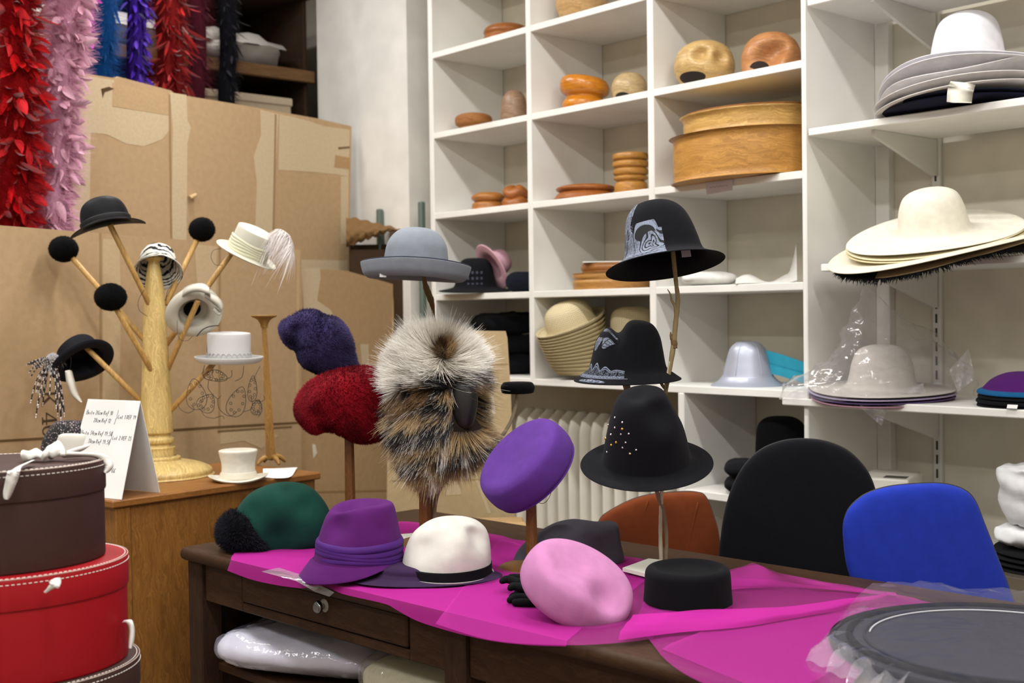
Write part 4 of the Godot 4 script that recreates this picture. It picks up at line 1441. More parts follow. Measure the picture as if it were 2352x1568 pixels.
func veil_scroll(t: Node3D, d: float):
	var st := begin()
	var pos := func(x, y): return loc(t, x, y, 0.06 * cos((x - 505.0) / 110.0 * 1.5))
	var strands := [
		[[470, 838], [466, 860], [478, 872], [486, 858]], [[490, 842], [488, 862], [500, 872], [530, 866], [532, 850]], [[560, 840], [556, 865], [540, 875]], [[598, 840], [590, 855], [584, 868]],
		[[480, 870], [478, 890], [488, 905], [500, 915], [508, 908]], [[500, 915], [502, 935], [515, 950], [530, 955], [545, 945]], [[408, 925], [415, 940], [432, 948], [446, 940], [440, 930]],
		[[462, 940], [470, 955], [490, 960], [510, 955], [515, 962]], [[585, 918], [600, 922], [608, 915], [605, 908]], [[560, 945], [575, 940], [580, 925], [576, 915]], [[590, 940], [598, 950], [592, 958]]]
	for q in strands:
		var pts := []
		for p in q:
			pts.append(pos.call(p[0], p[1]))
		tube(st, curve(pts, 6), 0.0009, 4)
	# leaf outlines with little rings in them
	for lf in [[450, 905, 22, 36, -0.15], [475, 925, 20, 22, 0.6], [545, 922, 20, 36, 0.35], [580, 892, 10, 30, 0.05], [495, 862, 26, 13, 0.1], [590, 935, 12, 18, 0.2]]:
		var pts := []
		for j in 25:
			var a := TAU * j / 24
			var e := Vector2(cos(a) * lf[2] * (1.0 + 0.4 * sin(a)), sin(a) * lf[3]).rotated(lf[4])
			pts.append(pos.call(lf[0] + e.x, lf[1] + e.y))
		tube(st, pts, 0.001, 4, false)
		for k in 9:
			var a := TAU * k / 9
			var e := Vector2(cos(a) * lf[2] * 0.68, sin(a) * lf[3] * 0.72).rotated(lf[4])
			var rp := []
			for j in 9:
				var b := TAU * j / 8
				rp.append(pos.call(lf[0] + e.x + cos(b) * 3, lf[1] + e.y + sin(b) * 3))
			tube(st, rp, 0.0009, 4, false)
	stuff(part(t, "veil", st, plain(hx("26221f"), 0.7), "black wire scrollwork"))
# ---------- the hand-lettered tent sign ----------
const GLYPH := {"B": "0 0 0 8 4 8 5 6 3 4 0 4|3 4 6 3 5 0 0 0", "o": "2 0 0 2 2 4 4 2 2 0", "i": "1 4 1 0 2 0", "t": "1 7 1 0 3 0|0 4 3 4", "e": "0 2 4 3 2 4 0 2 2 0 4 1", "c": "4 4 1 4 0 2 1 0 4 0", "m": "0 0 0 4 2 4 2 0|2 3 4 4 4 0", "R": "0 0 0 8 4 7 4 5 0 4 4 0", "f": "4 8 2 7 1 0 0 -3|0 4 4 4", "F": "0 0 0 8 4 8|0 4 3 4", "L": "0 8 0 0 4 0", "E": "4 8 0 8 0 0 4 0|0 4 3 4", "0": "2 0 0 4 2 8 4 4 2 0", "1": "0 6 2 8 2 0", "2": "0 6 2 8 4 6 0 0 4 0", "3": "0 8 4 8 1 5 4 3 2 0 0 1", "4": "3 0 3 8 0 3 4 3", "5": "4 8 1 8 0 5 3 5 4 2 2 0 0 0", "6": "4 8 0 4 0 1 3 0 4 2 1 4", "8": "2 4 0 6 2 8 4 6 2 4 0 2 2 0 4 2 2 4", "9": "4 5 2 4 0 6 2 8 4 6 3 0", ".": "1 0 2 0", "}": "0 19 2 17 2 7 5 4 2 1 2 -9 0 -11"}
func write(st: SurfaceTool, text: String, x: float, y: float, k: float, frame: Callable):
	for ch in text:
		if GLYPH.has(ch):
			for stroke in GLYPH[ch].split("|"):
				var v: PackedStringArray = stroke.split(" ")
				var pts := []
				for i in range(0, v.size(), 2):
					var q := Vector2(float(v[i]), float(v[i + 1]))
					pts.append(frame.call(x + (q.x * 0.66 + q.y * 0.13) * k, y + q.y * k))
				tube(st, pts, 0.0005, 4)
			x += (4.1 if not ch in "i.1}" else 2.9) * k
		else:
			x += 2.6 * k
func tent_sign():
	# front board: corners as seen, on the sideboard
	var bl := ph(168, 1135, 0.861)
	var br := ph(279, 1147, 0.861)
	var rr := ph(367, 1131, 0.861)
	var ridge_r := pt(322, 921, dep(br) + 0.05)
	var t := thing("tent_sign", "white folded card sign with hand-written prices, standing on the sideboard's left end", "sign", br)
	var u := (br - bl)
	u.y = 0
	u = u.normalized()
	var tl := pt(202, 920, dep(bl) + 0.05)
	var lw := (ridge_r - tl).length()
	var uu := (ridge_r - tl)
	uu.y = 0
	uu = uu.normalized()
	tl = ridge_r - uu * lw
	bl = br - uu * lw * 1.13
	bl.y = br.y
	var n := uu.cross((ridge_r - br).normalized()).normalized()
	if n.dot(EYE - br) < 0:
		n = -n
	var card := paint(hx("f4f3f1"), 0.7)
	var st := begin()
	var A := func(p): return p - br
	var board := func(s: SurfaceTool, q: Array, nn: Vector3):
		flat(s)
		var a := []
		var b := []
		for p in q:
			a.append(p - br)
			b.append(p - br - nn * 0.0016)
		quad(s, a[0], a[3], a[2], a[1])
		quad(s, b[0], b[1], b[2], b[3])
		for i in 4:
			quad(s, a[i], a[(i + 1) % 4], b[(i + 1) % 4], b[i])
	board.call(st, [bl, br, ridge_r, tl], n)
	part(t, "front_board", st, card)
	st = begin()
	var back_l := rr - uu * lw
	back_l.y = rr.y
	var n2 := uu.cross((ridge_r - rr).normalized()).normalized()
	if n2.dot(EYE - br) < 0:
		n2 = -n2
	board.call(st, [back_l, rr, ridge_r - n * 0.0, tl - n * 0.0], n2)
	part(t, "back_board", st, card)
	# ink
	var w: Vector3 = (ridge_r - br)
	var hgt := w.length()
	w = w.normalized()
	var fr := func(a: float, b: float): return (ridge_r - br) - uu * (lw * 1.04 - a * 1.24) - w * (hgt - b) + n * 0.0006
	st = begin()
	var hh := hgt
	for ln in [["Boite 26cm Ref 10", 0.012, 0.845, "28cm Ref 12", 0.765, "Lot 1 REF 19"], ["Boite 34cm Ref 19.50", 0.007, 0.63, "30cm Ref 19.50", 0.545, "Lot 2 REF 35"]]:
		write(st, ln[0], ln[1], hh * ln[2], 0.00145, fr)
		write(st, ln[3], ln[1] + 0.03, hh * ln[4], 0.00145, fr)
		write(st, "}", ln[1] + 0.102, hh * (ln[2] + ln[4]) / 2, 0.0014, fr)
		write(st, ln[5], ln[1] + 0.110, hh * (ln[2] + ln[4]) / 2 + 0.002, 0.0014, fr)
	write(st, "Lot 3 REF 66", 0.080, hh * 0.26, 0.0015, fr)
	stuff(part(t, "handwriting", st, plain(hx("23222a"), 0.6)))

# ---------- chairs ----------
func chair(label: String, d: float, px: Array, c: Color, seams := [], thick := 0.035):
	var cx := 0.0
	var ymin := 9999.0
	for p in px:
		cx += p[0] / px.size()
		ymin = minf(ymin, p[1])
	var q := pt(cx, 1200, d)
	var t := thing("office_chair", label, "chair", Vector3(q.x, 0, q.z), facing(q))
	var o := []
	for p in px:
		o.append(t.transform.affine_inverse() * pt(p[0], p[1], d))
	var m := felt(c, 0.95, 0.3)
	var st := begin()
	var mid := middle(o)
	var hb := (o[0] as Vector3).y
	puff(st, o, mid, thick, thick * 0.9, 0.42, 26, func(p): return p + Vector3(0, 0, -0.35 * p.x * p.x), 6)
	part(t, "back", st, m)
	st = begin()
	var oo := []
	for p in o:
		oo.append(mid + (p - mid) * 1.006 - Vector3(0, 0, 0.012))
	puff(st, oo, mid - Vector3(0, 0, 0.012), 0.012, 0.03, 0.35, 16, func(p): return p + Vector3(0, 0, -0.35 * p.x * p.x), 6)
	part(t, "back_shell", st, plain(hx("19191b"), 0.6))
	for s in seams:
		st = begin()
		var pts := []
		for i in 9:
			var f := i / 8.0
			var p: Vector3 = t.transform.affine_inverse() * pt(lerpf(s[0], s[2], f), lerpf(s[1], s[3], f), d)
			p.z += thick * s[4] - 0.35 * p.x * p.x
			pts.append(p)
		tube(st, pts, 0.0022, 6)
		part(t, "seam", st, m)
	# seat, column and five-star foot under the table's height
	st = begin()
	var seat := []
	for k in 16:
		var a := TAU * k / 16
		seat.append(Vector3(cos(a) * 0.21, sin(a) * 0.2, 0))
	puff(st, seat, Vector3.ZERO, 0.035, 0.03, 0.45, 16)
	var sm := part(t, "seat", st, m)
	sm.position = Vector3(0, 0.46, 0.22)
	sm.rotation.x = -PI / 2
	st = begin()
	tube(st, curve([Vector3(0, 0.42, 0.22), Vector3(0, 0.42, -0.03), Vector3(0, 0.5, -0.06), Vector3(0, 0.8, -0.045)], 5), 0.018, 10)
	part(t, "back_bar", st, plain(hx("19191b"), 0.5))
	st = begin()
	tube(st, [Vector3(0, 0.06, 0.22), Vector3(0, 0.43, 0.22)], 0.025, 14)
	part(t, "column", st, plain(hx("19191b"), 0.5))
	for k in 5:
		var a := TAU * k / 5
		st = begin()
		tube(st, [Vector3(0, 0.09, 0.22), Vector3(cos(a) * 0.25, 0.065, 0.22 + sin(a) * 0.25)], [0.022, 0.015], 8)
		var leg := part(t, "leg", st, plain(hx("19191b"), 0.5))
		st = begin()
		tube(st, [Vector3(cos(a) * 0.25 - 0.012, 0.026, 0.22 + sin(a) * 0.25), Vector3(cos(a) * 0.25 + 0.012, 0.026, 0.22 + sin(a) * 0.25)], 0.026, 14)
		part(leg, "caster", st, plain(hx("101011"), 0.4))
func build_chairs():
	chair("rust brown fabric office chair with stitched seams, behind the branch stand's white foot", 3.42, [[1362, 1330], [1366, 1240], [1376, 1196], [1400, 1174], [1450, 1148], [1500, 1135], [1560, 1130], [1600, 1131], [1622, 1142], [1640, 1185], [1652, 1230], [1656, 1290], [1650, 1370], [1500, 1420], [1380, 1400]], hx("763a1e"), [[1488, 1145, 1452, 1290, 0.92], [1602, 1150, 1572, 1290, 0.95]])
	chair("tall black fabric office chair between the rust and the blue chair", 3.18, [[1650, 1300], [1656, 1225], [1668, 1160], [1688, 1105], [1715, 1062], [1752, 1030], [1800, 1012], [1850, 1008], [1900, 1015], [1948, 1036], [1985, 1072], [2006, 1110], [2018, 1160], [2030, 1260], [2030, 1380], [1960, 1470], [1720, 1470], [1656, 1400]], hx("121217"))
	chair("bright blue fabric office chair at the right", 2.75, [[1935, 1222], [1940, 1187], [1956, 1160], [1990, 1134], [2040, 1118], [2105, 1111], [2165, 1111], [2212, 1124], [2240, 1150], [2262, 1203], [2290, 1275], [2318, 1350], [2338, 1420], [2330, 1500], [2240, 1540], [2060, 1520], [1985, 1450], [1960, 1350], [1942, 1290]], hx("2236a4"))

# ---------- hats on the table ----------
func dent(p: Vector3, c: Vector3, r: float, push: Vector3) -> Vector3:
	return p + push * exp(-(p - c).length_squared() / (r * r))
# rings between a left and a right outline: rows of [y, left x, right x] in pixels from the top down
func sil(st: SurfaceTool, t: Node3D, rows_px: Array, ratio: float, bend = null, seg := 64, close_bottom := false, zoff := 0.0):
	var q := []
	for r in rows_px:
		q.append(Vector3(r[0], r[1], r[2]))
	q = curve(q, 4)
	var rows := []
	for i in q.size():
		var r: Vector3 = q[i]
		var c := loc(t, (r.y + r.z) / 2, r.x)
		var hw := (loc(t, r.z, r.x) - loc(t, r.y, r.x)).length() / 2
		if i == 0:
			var cap := PackedVector3Array()
			cap.resize(seg + 1)
			cap.fill(bend.call(c) if bend != null else c)
			rows.append(cap)
		var row := PackedVector3Array()
		for j in seg + 1:
			var a := TAU * j / seg
			var p := c + Vector3(sin(a) * hw, 0, cos(a) * hw * ratio + zoff)
			row.append(bend.call(p) if bend != null else p)
		rows.append(row)
	if close_bottom:
		var row := PackedVector3Array()
		row.resize(seg + 1)
		var last: PackedVector3Array = rows[rows.size() - 1]
		var m := Vector3.ZERO
		for p in last:
			m += p / last.size()
		row.fill(m)
		rows.append(row)
	net(st, rows)
func build_table_hats():
	var d: float
	# black fur under the green beret
	var p := ph(560, 1264, TH)
	var t := thing("fur_hat", "black fluffy fur hat beneath the green beret at the table's left end", "hat", p, facing(p))
	var ol := outline(t, [[499, 1224], [503, 1203], [516, 1187], [536, 1177], [570, 1182], [605, 1225], [622, 1262], [580, 1266], [530, 1260], [506, 1244]])
	var st := begin()
	puff(st, ol, middle(ol), 0.07, 0.08, 0.8, 16)
	part(t, "body", st, felt(hx("06060a"), 1.0, 0.1))
	fur_on(t, ol, middle(ol), 0.07, 0.08, 0.8, 5000, 0.011, 0.0012, func(_q): return Color(0.008, 0.008, 0.014), Vector3(0, -0.3, 0))
	# green beret
	p = ph(645, 1258, TH)
	t = thing("beret", "dark green felt beret leaning on the black fur hat", "hat", p, facing(p))
	ol = outline(t, [[530, 1235], [529, 1206], [546, 1166], [575, 1133], [619, 1113], [663, 1107], [707, 1115], [740, 1144], [760, 1182], [756, 1218], [737, 1250], [707, 1266], [663, 1275], [605, 1270], [561, 1257], [539, 1245]])
	var s := dep(p) / FOC
	var mid := middle(ol)
	st = begin()
	puff(st, ol, mid, 0.085, 0.075, 0.75, 40, func(q):
		q = dent(q, mid + Vector3(0, -22, 75) * s, 34 * s, Vector3(0, 0, -22) * s)
		q = dent(q, mid + Vector3(2, -60, 75) * s, 26 * s, Vector3(0, 0, -20) * s)
		q = dent(q, mid + Vector3(55, 45, 60) * s, 24 * s, Vector3(-4, -8, -14) * s)
		q = dent(q, mid + Vector3(-60, 40, 60) * s, 36 * s, Vector3(0, 0, -12) * s)
		q = dent(q, mid + Vector3(30, 75, 40) * s, 24 * s, Vector3(0, -8, -10) * s)
		return q, 6)
	part(t, "body", st, felt(hx("143c33"), 0.95, 0.2))
	# purple trilby
	p = ph(806, 1322, TH)
	t = thing("trilby_hat", "purple felt trilby with a gathered purple band, on the pink tulle", "hat", p, facing(p))
	s = dep(p) / FOC
	var pf := felt(hx("521b60"), 0.95, 0.25)
	st = begin()
	sil(st, t, [[1151, 800, 870], [1154, 778, 897], [1163, 762, 905], [1181, 750, 910], [1206, 740, 915], [1228, 733, 920], [1250, 727, 923], [1275, 722, 926], [1292, 716, 926]], 1.12, func(q):
		q = dent(q, Vector3(0, 168, 18) * s, 34 * s, Vector3(0, -30, 0) * s)
		q = dent(q, Vector3(42, 166, 4) * s, 28 * s, Vector3(0, -20, 0) * s)
		q = dent(q, Vector3(-42, 135, 84) * s, 34 * s, Vector3(8, -2, -26) * s)
		return q)
	part(t, "crown", st, pf)
	st = begin()
	var brim := []
	for row in [[0.0, 0], [0.25, 4], [0.5, 12], [0.75, 20], [1.0, 28], [1.02, 29.5], [1.0, 31], [0.75, 23], [0.5, 15], [0.25, 7], [0.0, 3]]:
		var rr := PackedVector3Array()
		for j in 73:
			var a := TAU * j / 72
			var k: float = row[0]
			var left := clampf(-sin(a) * 0.6 + cos(a) * 0.35, 0, 1)
			var x: float = sin(a) * (102 + k * (6 + 34 * left)) + 17.0 - 8 * k
			var z: float = cos(a) * (114 + k * 20)
			rr.append(Vector3(x, 44 - row[1] * (0.7 + 0.55 * left - 0.5 * clampf(sin(a), 0, 1) + 0.35 * clampf(-sin(a), 0, 1)) , z) * s)
		brim.append(rr)
	net(st, brim)
	part(t, "brim", st, pf)
	var bandm := felt(hx("48206e"), 0.6, 0.2)
	for k in 5:
		st = begin()
		var y0 := 1290.0 - k * 10.5
		var tl := 6.0 * sin(k * 2.2)
		sil(st, t, [[y0 - 15, 728 + k * 0.5 - tl * 0.1, 923], [y0 - 10, 724 + k * 0.6, 926], [y0 - 4, 722.5 + k * 0.7, 927.5], [y0, 723.5 + k * 0.7, 926.5]], 1.13, func(q): return q + Vector3(0, (4.0 * sin(q.x / s * 0.02 + k * 1.3) - 10.0 * (q.x / s) / 120.0 * 0.5) * s, 0))
		part(t, "band_pleat", st, bandm)
	# dark purple brimmed hat under the white fedora
	p = ph(1000, 1334, TH)
	p.y += 0.006
	s = dep(p) / FOC
	t = thing("brimmed_hat", "dark aubergine felt hat brim lying flat beneath the white fedora", "hat", p, facing(p))
	st = begin()
	lathe(st, shell(curve(V2([[0, 34], [60, 34], [84, 28], [92, 16], [110, 12], [128, 9], [142, 6]]), 5), 2.5), 72, s, func(q): return Vector3(q.x * 1.22 - 20, q.y * (0.8 if q.y < 14 else 1.0), q.z * 0.72), Vector3(0, 0, 0.0))
	part(t, "body", st, felt(hx("33203f"), 0.95, 0.25))
	# white fedora
	p = ph(1025, 1326, TH)
	p.y += 0.015
	t = thing("fedora_hat", "white felt fedora with a black grosgrain band, at the middle of the table", "hat", p, facing(p))
	var wf := felt(hx("c9c5be"), 0.95, 0.2)
	st = begin()
	sil(st, t, [[1187, 1012, 1060], [1190, 995, 1078], [1197, 980, 1096], [1210, 962, 1112], [1226, 946, 1121], [1250, 934, 1126], [1280, 926, 1128], [1310, 922, 1128], [1330, 920, 1128]], 1.16, func(q):
		q = dent(q, Vector3(-6, 134, 20) * s, 34 * s, Vector3(0, -20, 0) * s)
		q = dent(q, Vector3(30, 130, 20) * s, 26 * s, Vector3(0, -12, 0) * s)
		q = dent(q, Vector3(-62, 74, 84) * s, 40 * s, Vector3(10, 0, -18) * s)
		q = dent(q, Vector3(-22, 92, 100) * s, 38 * s, Vector3(0, 0, -20) * s)
		q.z *= 1.0 - 0.22 * smoothstep(80 * s, 138 * s, q.y)
		q = dent(q, Vector3(8, 62, 112) * s, 40 * s, Vector3(0, 0, 5) * s)
		q = dent(q, Vector3(78, 88, 62) * s, 30 * s, Vector3(-17, 0, -24) * s)
		q = dent(q, Vector3(48, 105, 70) * s, 22 * s, Vector3(0, 3, 4) * s)
		return q)
	part(t, "crown", st, wf)
	st = begin()
	sil(st, t, [[1291, 923, 1129], [1292, 921, 1130], [1303, 919.5, 1130], [1320, 918, 1130.5], [1321, 919.5, 1129]], 1.17)
	part(t, "hatband", st, felt(hx("0d0d12"), 0.8, 0.1), "black ribbon")
	st = begin()
	lathe(st, curve(V2([[102, 14], [104, 6], [108, 3], [113, 5], [114.5, 9], [112, 8], [109, 6.5], [105, 8], [103, 15]]), 3), 72, s, func(q): return Vector3(q.x * 0.97, q.y - q.x * 0.02 - 9, q.z * 1.12))
	part(t, "brim", st, wf)
	# grey beret
	p = ph(1305, 1294, TH)
	s = dep(p) / FOC
	t = thing("beret", "slate grey moulded felt beret behind the pink one", "hat", p, facing(p))
	ol = outline(t, [[1180, 1284], [1190, 1264], [1208, 1246], [1242, 1221], [1276, 1204], [1313, 1196], [1343, 1198], [1374, 1202], [1404, 1200], [1419, 1206], [1423, 1222], [1427, 1250], [1433, 1278], [1424, 1294], [1390, 1304], [1300, 1308], [1210, 1302], [1184, 1294]])
	mid = middle(ol)
	st = begin()
	puff(st, ol, mid, 0.075, 0.09, 0.7, 36, func(q):
		q = dent(q, mid + Vector3(75, 18, 62) * s, 45 * s, Vector3(0, -4, -22) * s)
		q = dent(q, mid + Vector3(35, 45, 60) * s, 22 * s, Vector3(0, 4, 6) * s)
		return q, 6)
	part(t, "body", st, felt(hx("4c4a54"), 0.95, 0.3))
	# black gloves
	p = ph(1190, 1368, TH)
	for g in 2:
		t = thing("glove", ["black glove with splayed fingers left of the pink beret, the upper one", "black fabric glove lying flat under the left edge of the pink beret"][g], "glove", p + Vector3(0, 0.002 + 0.028 * (1 - g), 0), facing(p))
		var fingers := [[[[1230, 1345], [1195, 1338], [1165, 1330], [1150, 1336]], [[1235, 1352], [1205, 1350], [1180, 1346], [1170, 1352]], [[1240, 1340], [1210, 1330], [1180, 1326], [1166, 1328]]], [[[1240, 1378], [1205, 1372], [1180, 1374], [1168, 1380]], [[1245, 1370], [1215, 1362], [1195, 1358], [1185, 1362]], [[1250, 1382], [1220, 1384], [1190, 1384], [1176, 1384]], [[1250, 1374], [1215, 1366], [1185, 1368], [1172, 1372]]]]
		for f in fingers[g]:
			var pts := []
			for q in f:
				pts.append(t.transform.affine_inverse() * ph(q[0], q[1], TH + (0.034 if g == 0 else 0.017)))
			st = begin()
			tube(st, curve(pts, 4), [0.011, 0.0105, 0.010, 0.010, 0.0095, 0.009, 0.009, 0.0088, 0.0085, 0.008, 0.0075, 0.006, 0.003], 10)
			part(t, "finger", st, felt(hx("0a0a0d"), 0.9, 0.1))
		st = begin()
		var pm := []
		for q in ([[1225, 1330], [1260, 1335], [1290, 1350], [1285, 1370], [1240, 1362]] if g == 0 else [[1235, 1362], [1270, 1368], [1300, 1380], [1290, 1392], [1245, 1388]]):
			pm.append(t.transform.affine_inverse() * ph(q[0], q[1], TH + (0.032 if g == 0 else 0.016)))
		var rows := []
		for k in [[0.0, 0.011], [0.8, 0.011], [1.0, 0.004], [1.0, -0.003], [0.8, -0.008], [0.0, -0.008]]:
			var row := PackedVector3Array()
			var c := middle(pm)
			var loop := curve(pm, 4, true)
			loop.append(loop[0])
			for q in loop:
				row.append(c + (q - c) * k[0] + Vector3(0, k[1], 0))
			rows.append(row)
		net(st, rows)
		part(t, "palm", st, felt(hx("0a0a0d"), 0.9, 0.1))
	# pink beret
	p = pt(1327, 1340, 2.385)
	d = dep(p)
	s = d / FOC
	t = thing("beret", "pale pink moulded felt beret tipped to the right, at the front of the tulle", "hat", p, facing(p))
	t.basis = t.basis * Basis(Vector3(0, 0, 1), deg_to_rad(-27)) * Basis(Vector3(1, 0, 0), deg_to_rad(20))
	st = begin()
	lathe(st, curve(V2([[0, 50], [55, 52], [98, 48], [121, 36], [131, 16], [134, -8], [131, -32], [118, -48], [90, -54], [0, -50]]), 7), 96, s, func(q):
		q.z *= 0.92
		q = dent(q, Vector3(66, 48, 66), 40, Vector3(-8, -32, -12))
		q = dent(q, Vector3(20, 52, 20), 60, Vector3(0, 6, 0))
		q = dent(q, Vector3(-30, 52, 40), 50, Vector3(0, -12, 0))
		q = dent(q, Vector3(-115, 40, 20), 40, Vector3(5, 4, 0))
		q = dent(q, Vector3(105, 20, 60), 40, Vector3(8, 0, 8))
		return q)
	part(t, "body", st, felt(hx("b97ba9"), 0.95, 0.3))
	# black pillbox
	p = ph(1580, 1390, TH)
	s = dep(p) / FOC
	t = thing("pillbox_hat", "black felt pillbox with a sunken top, beside the pink beret", "hat", p, facing(p))
	st = begin()
	lathe(st, curve(V2([[0, 76], [40, 76], [62, 79], [74, 86], [82, 90], [90, 88], [96, 80], [98, 66], [100, 30], [102, 2], [101, 0], [96, 0], [96, 60], [60, 70], [0, 70]]), 5), 80, s, func(q): return Vector3(q.x, q.y, q.z * 1.12))
	part(t, "body", st, felt(hx("0e0e12"), 0.95, 0.2))
# short dense hairs over a puffed body
func fur_on(t: Node3D, ol: Array, c: Vector3, df: float, db: float, p: float, n: int, len: float, w: float, tint: Callable, comb: Vector3, mesh: Mesh = null, bend = null):
	var o := curve(ol, 4, true)
	var tr := []
	var m := mesh if mesh else hair_mesh(len, w, 0.3)
	for k in n:
		var q: Vector3 = o[rng.randi_range(0, o.size() - 1)].lerp(o[rng.randi_range(0, o.size() - 1)], 0.0)
		var i := rng.randi_range(0, o.size() - 1)
		q = o[i].lerp(o[(i + 1) % o.size()], rng.randf())
		var f := asin(clampf(wob(-0.6, 1.0), -1, 1))
		var kk := cos(f)
		var z := pow(maxf(1.0 - pow(kk, 2.0 / p), 0.0), p / 2.0) * (df if f > 0 else db) * signf(f)
		var pos := c + (q - c) * kk + Vector3(0, 0, z)
		var rad := (q - c)
		var nrm := (Vector3(rad.x, rad.y, 0).normalized() * maxf(cos(f), 0.02) + Vector3(0, 0, sin(f)) * 1.0).normalized()
		if bend != null:
			pos = bend.call(pos)
		var dir := (nrm + comb + Vector3(wob(-1, 1), wob(-1, 1), wob(-1, 1)) * 0.45).normalized()
		tr.append([Transform3D(along(dir, wob(0.6, 1.3)), pos - nrm * len * 0.1), tint.call(pos)])
	scatter(t, "pile", m, tr, hairy(0.8, 0.15))

# ---------- hats on stands ----------
func pole(t: Node3D, y0: float, y1: float, r0: float, r1: float, m: Material, called := "pole"):
	var st := begin()
	flat(st)
	var rows := []
	for q in [[y0, r0], [y1, r1]]:
		var row := []
		for j in 9:
			var a := TAU * (j + 0.5) / 8
			var k := 1.0 if j % 2 == 0 else 1.0
			row.append(Vector3(cos(a) * q[1] * k, q[0], sin(a) * q[1] * k))
		rows.append(row)
	for j in 8:
		quad(st, rows[0][j], rows[1][j], rows[1][j + 1], rows[0][j + 1])
	part(t, called, st, m)
func wood_stand(label: String, x: float, yb: float, y_top: float, r_px: float, base_px: float) -> Node3D:
	var p := ph(x, yb, TH)
	var s := dep(p) / FOC
	var t := thing("hat_stand", label, "hat stand", p, facing(p))
	var m := wood(hx("7d5629"), Vector3(8, 1.2, 8), 0.4)
	var st := begin()
	lathe(st, curve(V2([[0, 0], [base_px, 0], [base_px, 6], [base_px * 0.85, 12], [base_px * 0.4, 20], [r_px * 1.2, 24]]), 3), 48, s)
	part(t, "base", st, wood(hx("6d4a22"), Vector3(4, 4, 4), 0.4))
	var top := pt(x, y_top, dep(p)).y - TH
	pole(t, 0.012, top - 0.02, r_px * s * 1.15, r_px * s * 0.9, m)
	st = begin()
	lathe(st, curve(V2([[r_px * 0.8, 0], [r_px * 1.6, 10], [r_px * 2.6, 18], [r_px * 2.6, 22], [0, 25]]), 3), 24, s, null, Vector3(0, top - 0.03, 0))
	part(t, "top_cap", st, m)
	return t
func build_stand_hats():
	var st: SurfaceTool
	var t: Node3D
	# stand and plush hats at the left
	wood_stand("wooden hat stand with a faceted pole carrying the red plush hat", 806, 1246, 930, 12, 60)
	var p := pt(792, 930, dep(ph(806, 1246, TH)) - 0.0)
	t = thing("plush_hat", "deep red sheared fur hat with a soft folded crown, on a wooden stand", "hat", p, facing(p))
	var s := dep(p) / FOC
	var ol := outline(t, [[679, 942], [683, 914], [703, 886], [732, 866], [779, 850], [831, 842], [865, 848], [890, 862], [904, 900], [906, 950], [898, 989], [873, 1006], [839, 1014], [809, 1009], [788, 997], [750, 984], [724, 991], [703, 980], [686, 960]])
	var mid := middle(ol)
	st = begin()
	var bend := func(q):
		q = dent(q, mid + Vector3(-45, -40, 80) * s, 20 * s, Vector3(0, 0, -24) * s)
		q = dent(q, mid + Vector3(-58, -5, 85) * s, 20 * s, Vector3(0, 0, -16) * s)
		q = dent(q, mid + Vector3(-80, -20, 60) * s, 40 * s, Vector3(0, 0, 12) * s)
		q = dent(q, mid + Vector3(30, 30, 90) * s, 60 * s, Vector3(0, 0, 10) * s)
		q = dent(q, mid + Vector3(-70, 60, 60) * s, 24 * s, Vector3(0, 0, -10) * s)
		return q
	puff(st, ol, mid, 0.115, 0.1, 0.72, 36, bend, 5)
	part(t, "body", st, plush(hx("7c0816")))
	fur_on(t, ol, mid, 0.115, 0.1, 0.72, 26000, 0.0085, 0.0016, func(q):
		var v := 0.75 + 0.35 * sin(q.x * 60) * sin(q.y * 45 + q.x * 30) + wob(-0.2, 0.2)
		return Color(0.23, 0.0035, 0.012) * v, Vector3(0.25, -0.5, 0), null, bend)
	wood_stand("wooden hat stand holding the violet plush hat, hidden behind the red one's pole", 808, 1222, 862, 9, 52)
	p = pt(735, 790, dep(ph(808, 1222, TH)))
	t = thing("plush_hat", "dusky violet sheared fur hat with a lobe at its left, above the red one", "hat", p, facing(p))
	s = dep(p) / FOC
	ol = outline(t, [[643, 758], [648, 740], [668, 727], [694, 714], [724, 714], [743, 724], [771, 730], [792, 749], [808, 779], [814, 809], [822, 842], [805, 862], [770, 868], [740, 862], [716, 850], [698, 840], [686, 823], [681, 803], [668, 796], [653, 783]])
	mid = middle(ol)
	st = begin()
	var bend2 := func(q):
		q = dent(q, mid + Vector3(-45, 30, 60) * s, 18 * s, Vector3(0, 0, -26) * s)
		q = dent(q, mid + Vector3(-52, 0, 55) * s, 18 * s, Vector3(0, 0, -24) * s)
		q = dent(q, mid + Vector3(-78, 28, 30) * s, 26 * s, Vector3(0, 0, 22) * s)
		q = dent(q, mid + Vector3(20, 10, 80) * s, 50 * s, Vector3(0, 0, 10) * s)
		return q
	puff(st, ol, mid, 0.09, 0.09, 0.75, 34, bend2, 5)
	part(t, "body", st, plush(hx("332b52")))
	fur_on(t, ol, mid, 0.09, 0.09, 0.75, 16000, 0.0075, 0.0016, func(q):
		var v := 0.8 + 0.3 * sin(q.x * 70) * sin(q.y * 55 + q.x * 30) + wob(-0.2, 0.2)
		return Color(0.045, 0.034, 0.105) * v, Vector3(0.25, -0.5, 0), null, bend2)
	fox_hat()
	# purple pillbox on its stand
	wood_stand("wooden hat stand with a round foot and faceted pole under the purple pillbox", 1222, 1308, 1075, 13, 78)
	p = pt(1206, 1064, dep(ph(1222, 1308, TH)))
	var d := dep(p)
	s = d / FOC
	t = thing("pillbox_hat", "bright purple felt pillbox tilted on a wooden stand", "hat", p, facing(p))
	t.basis = t.basis * Basis(Vector3(0, 0, 1), deg_to_rad(42)) * Basis(Vector3(1, 0, 0), deg_to_rad(22))
	st = begin()
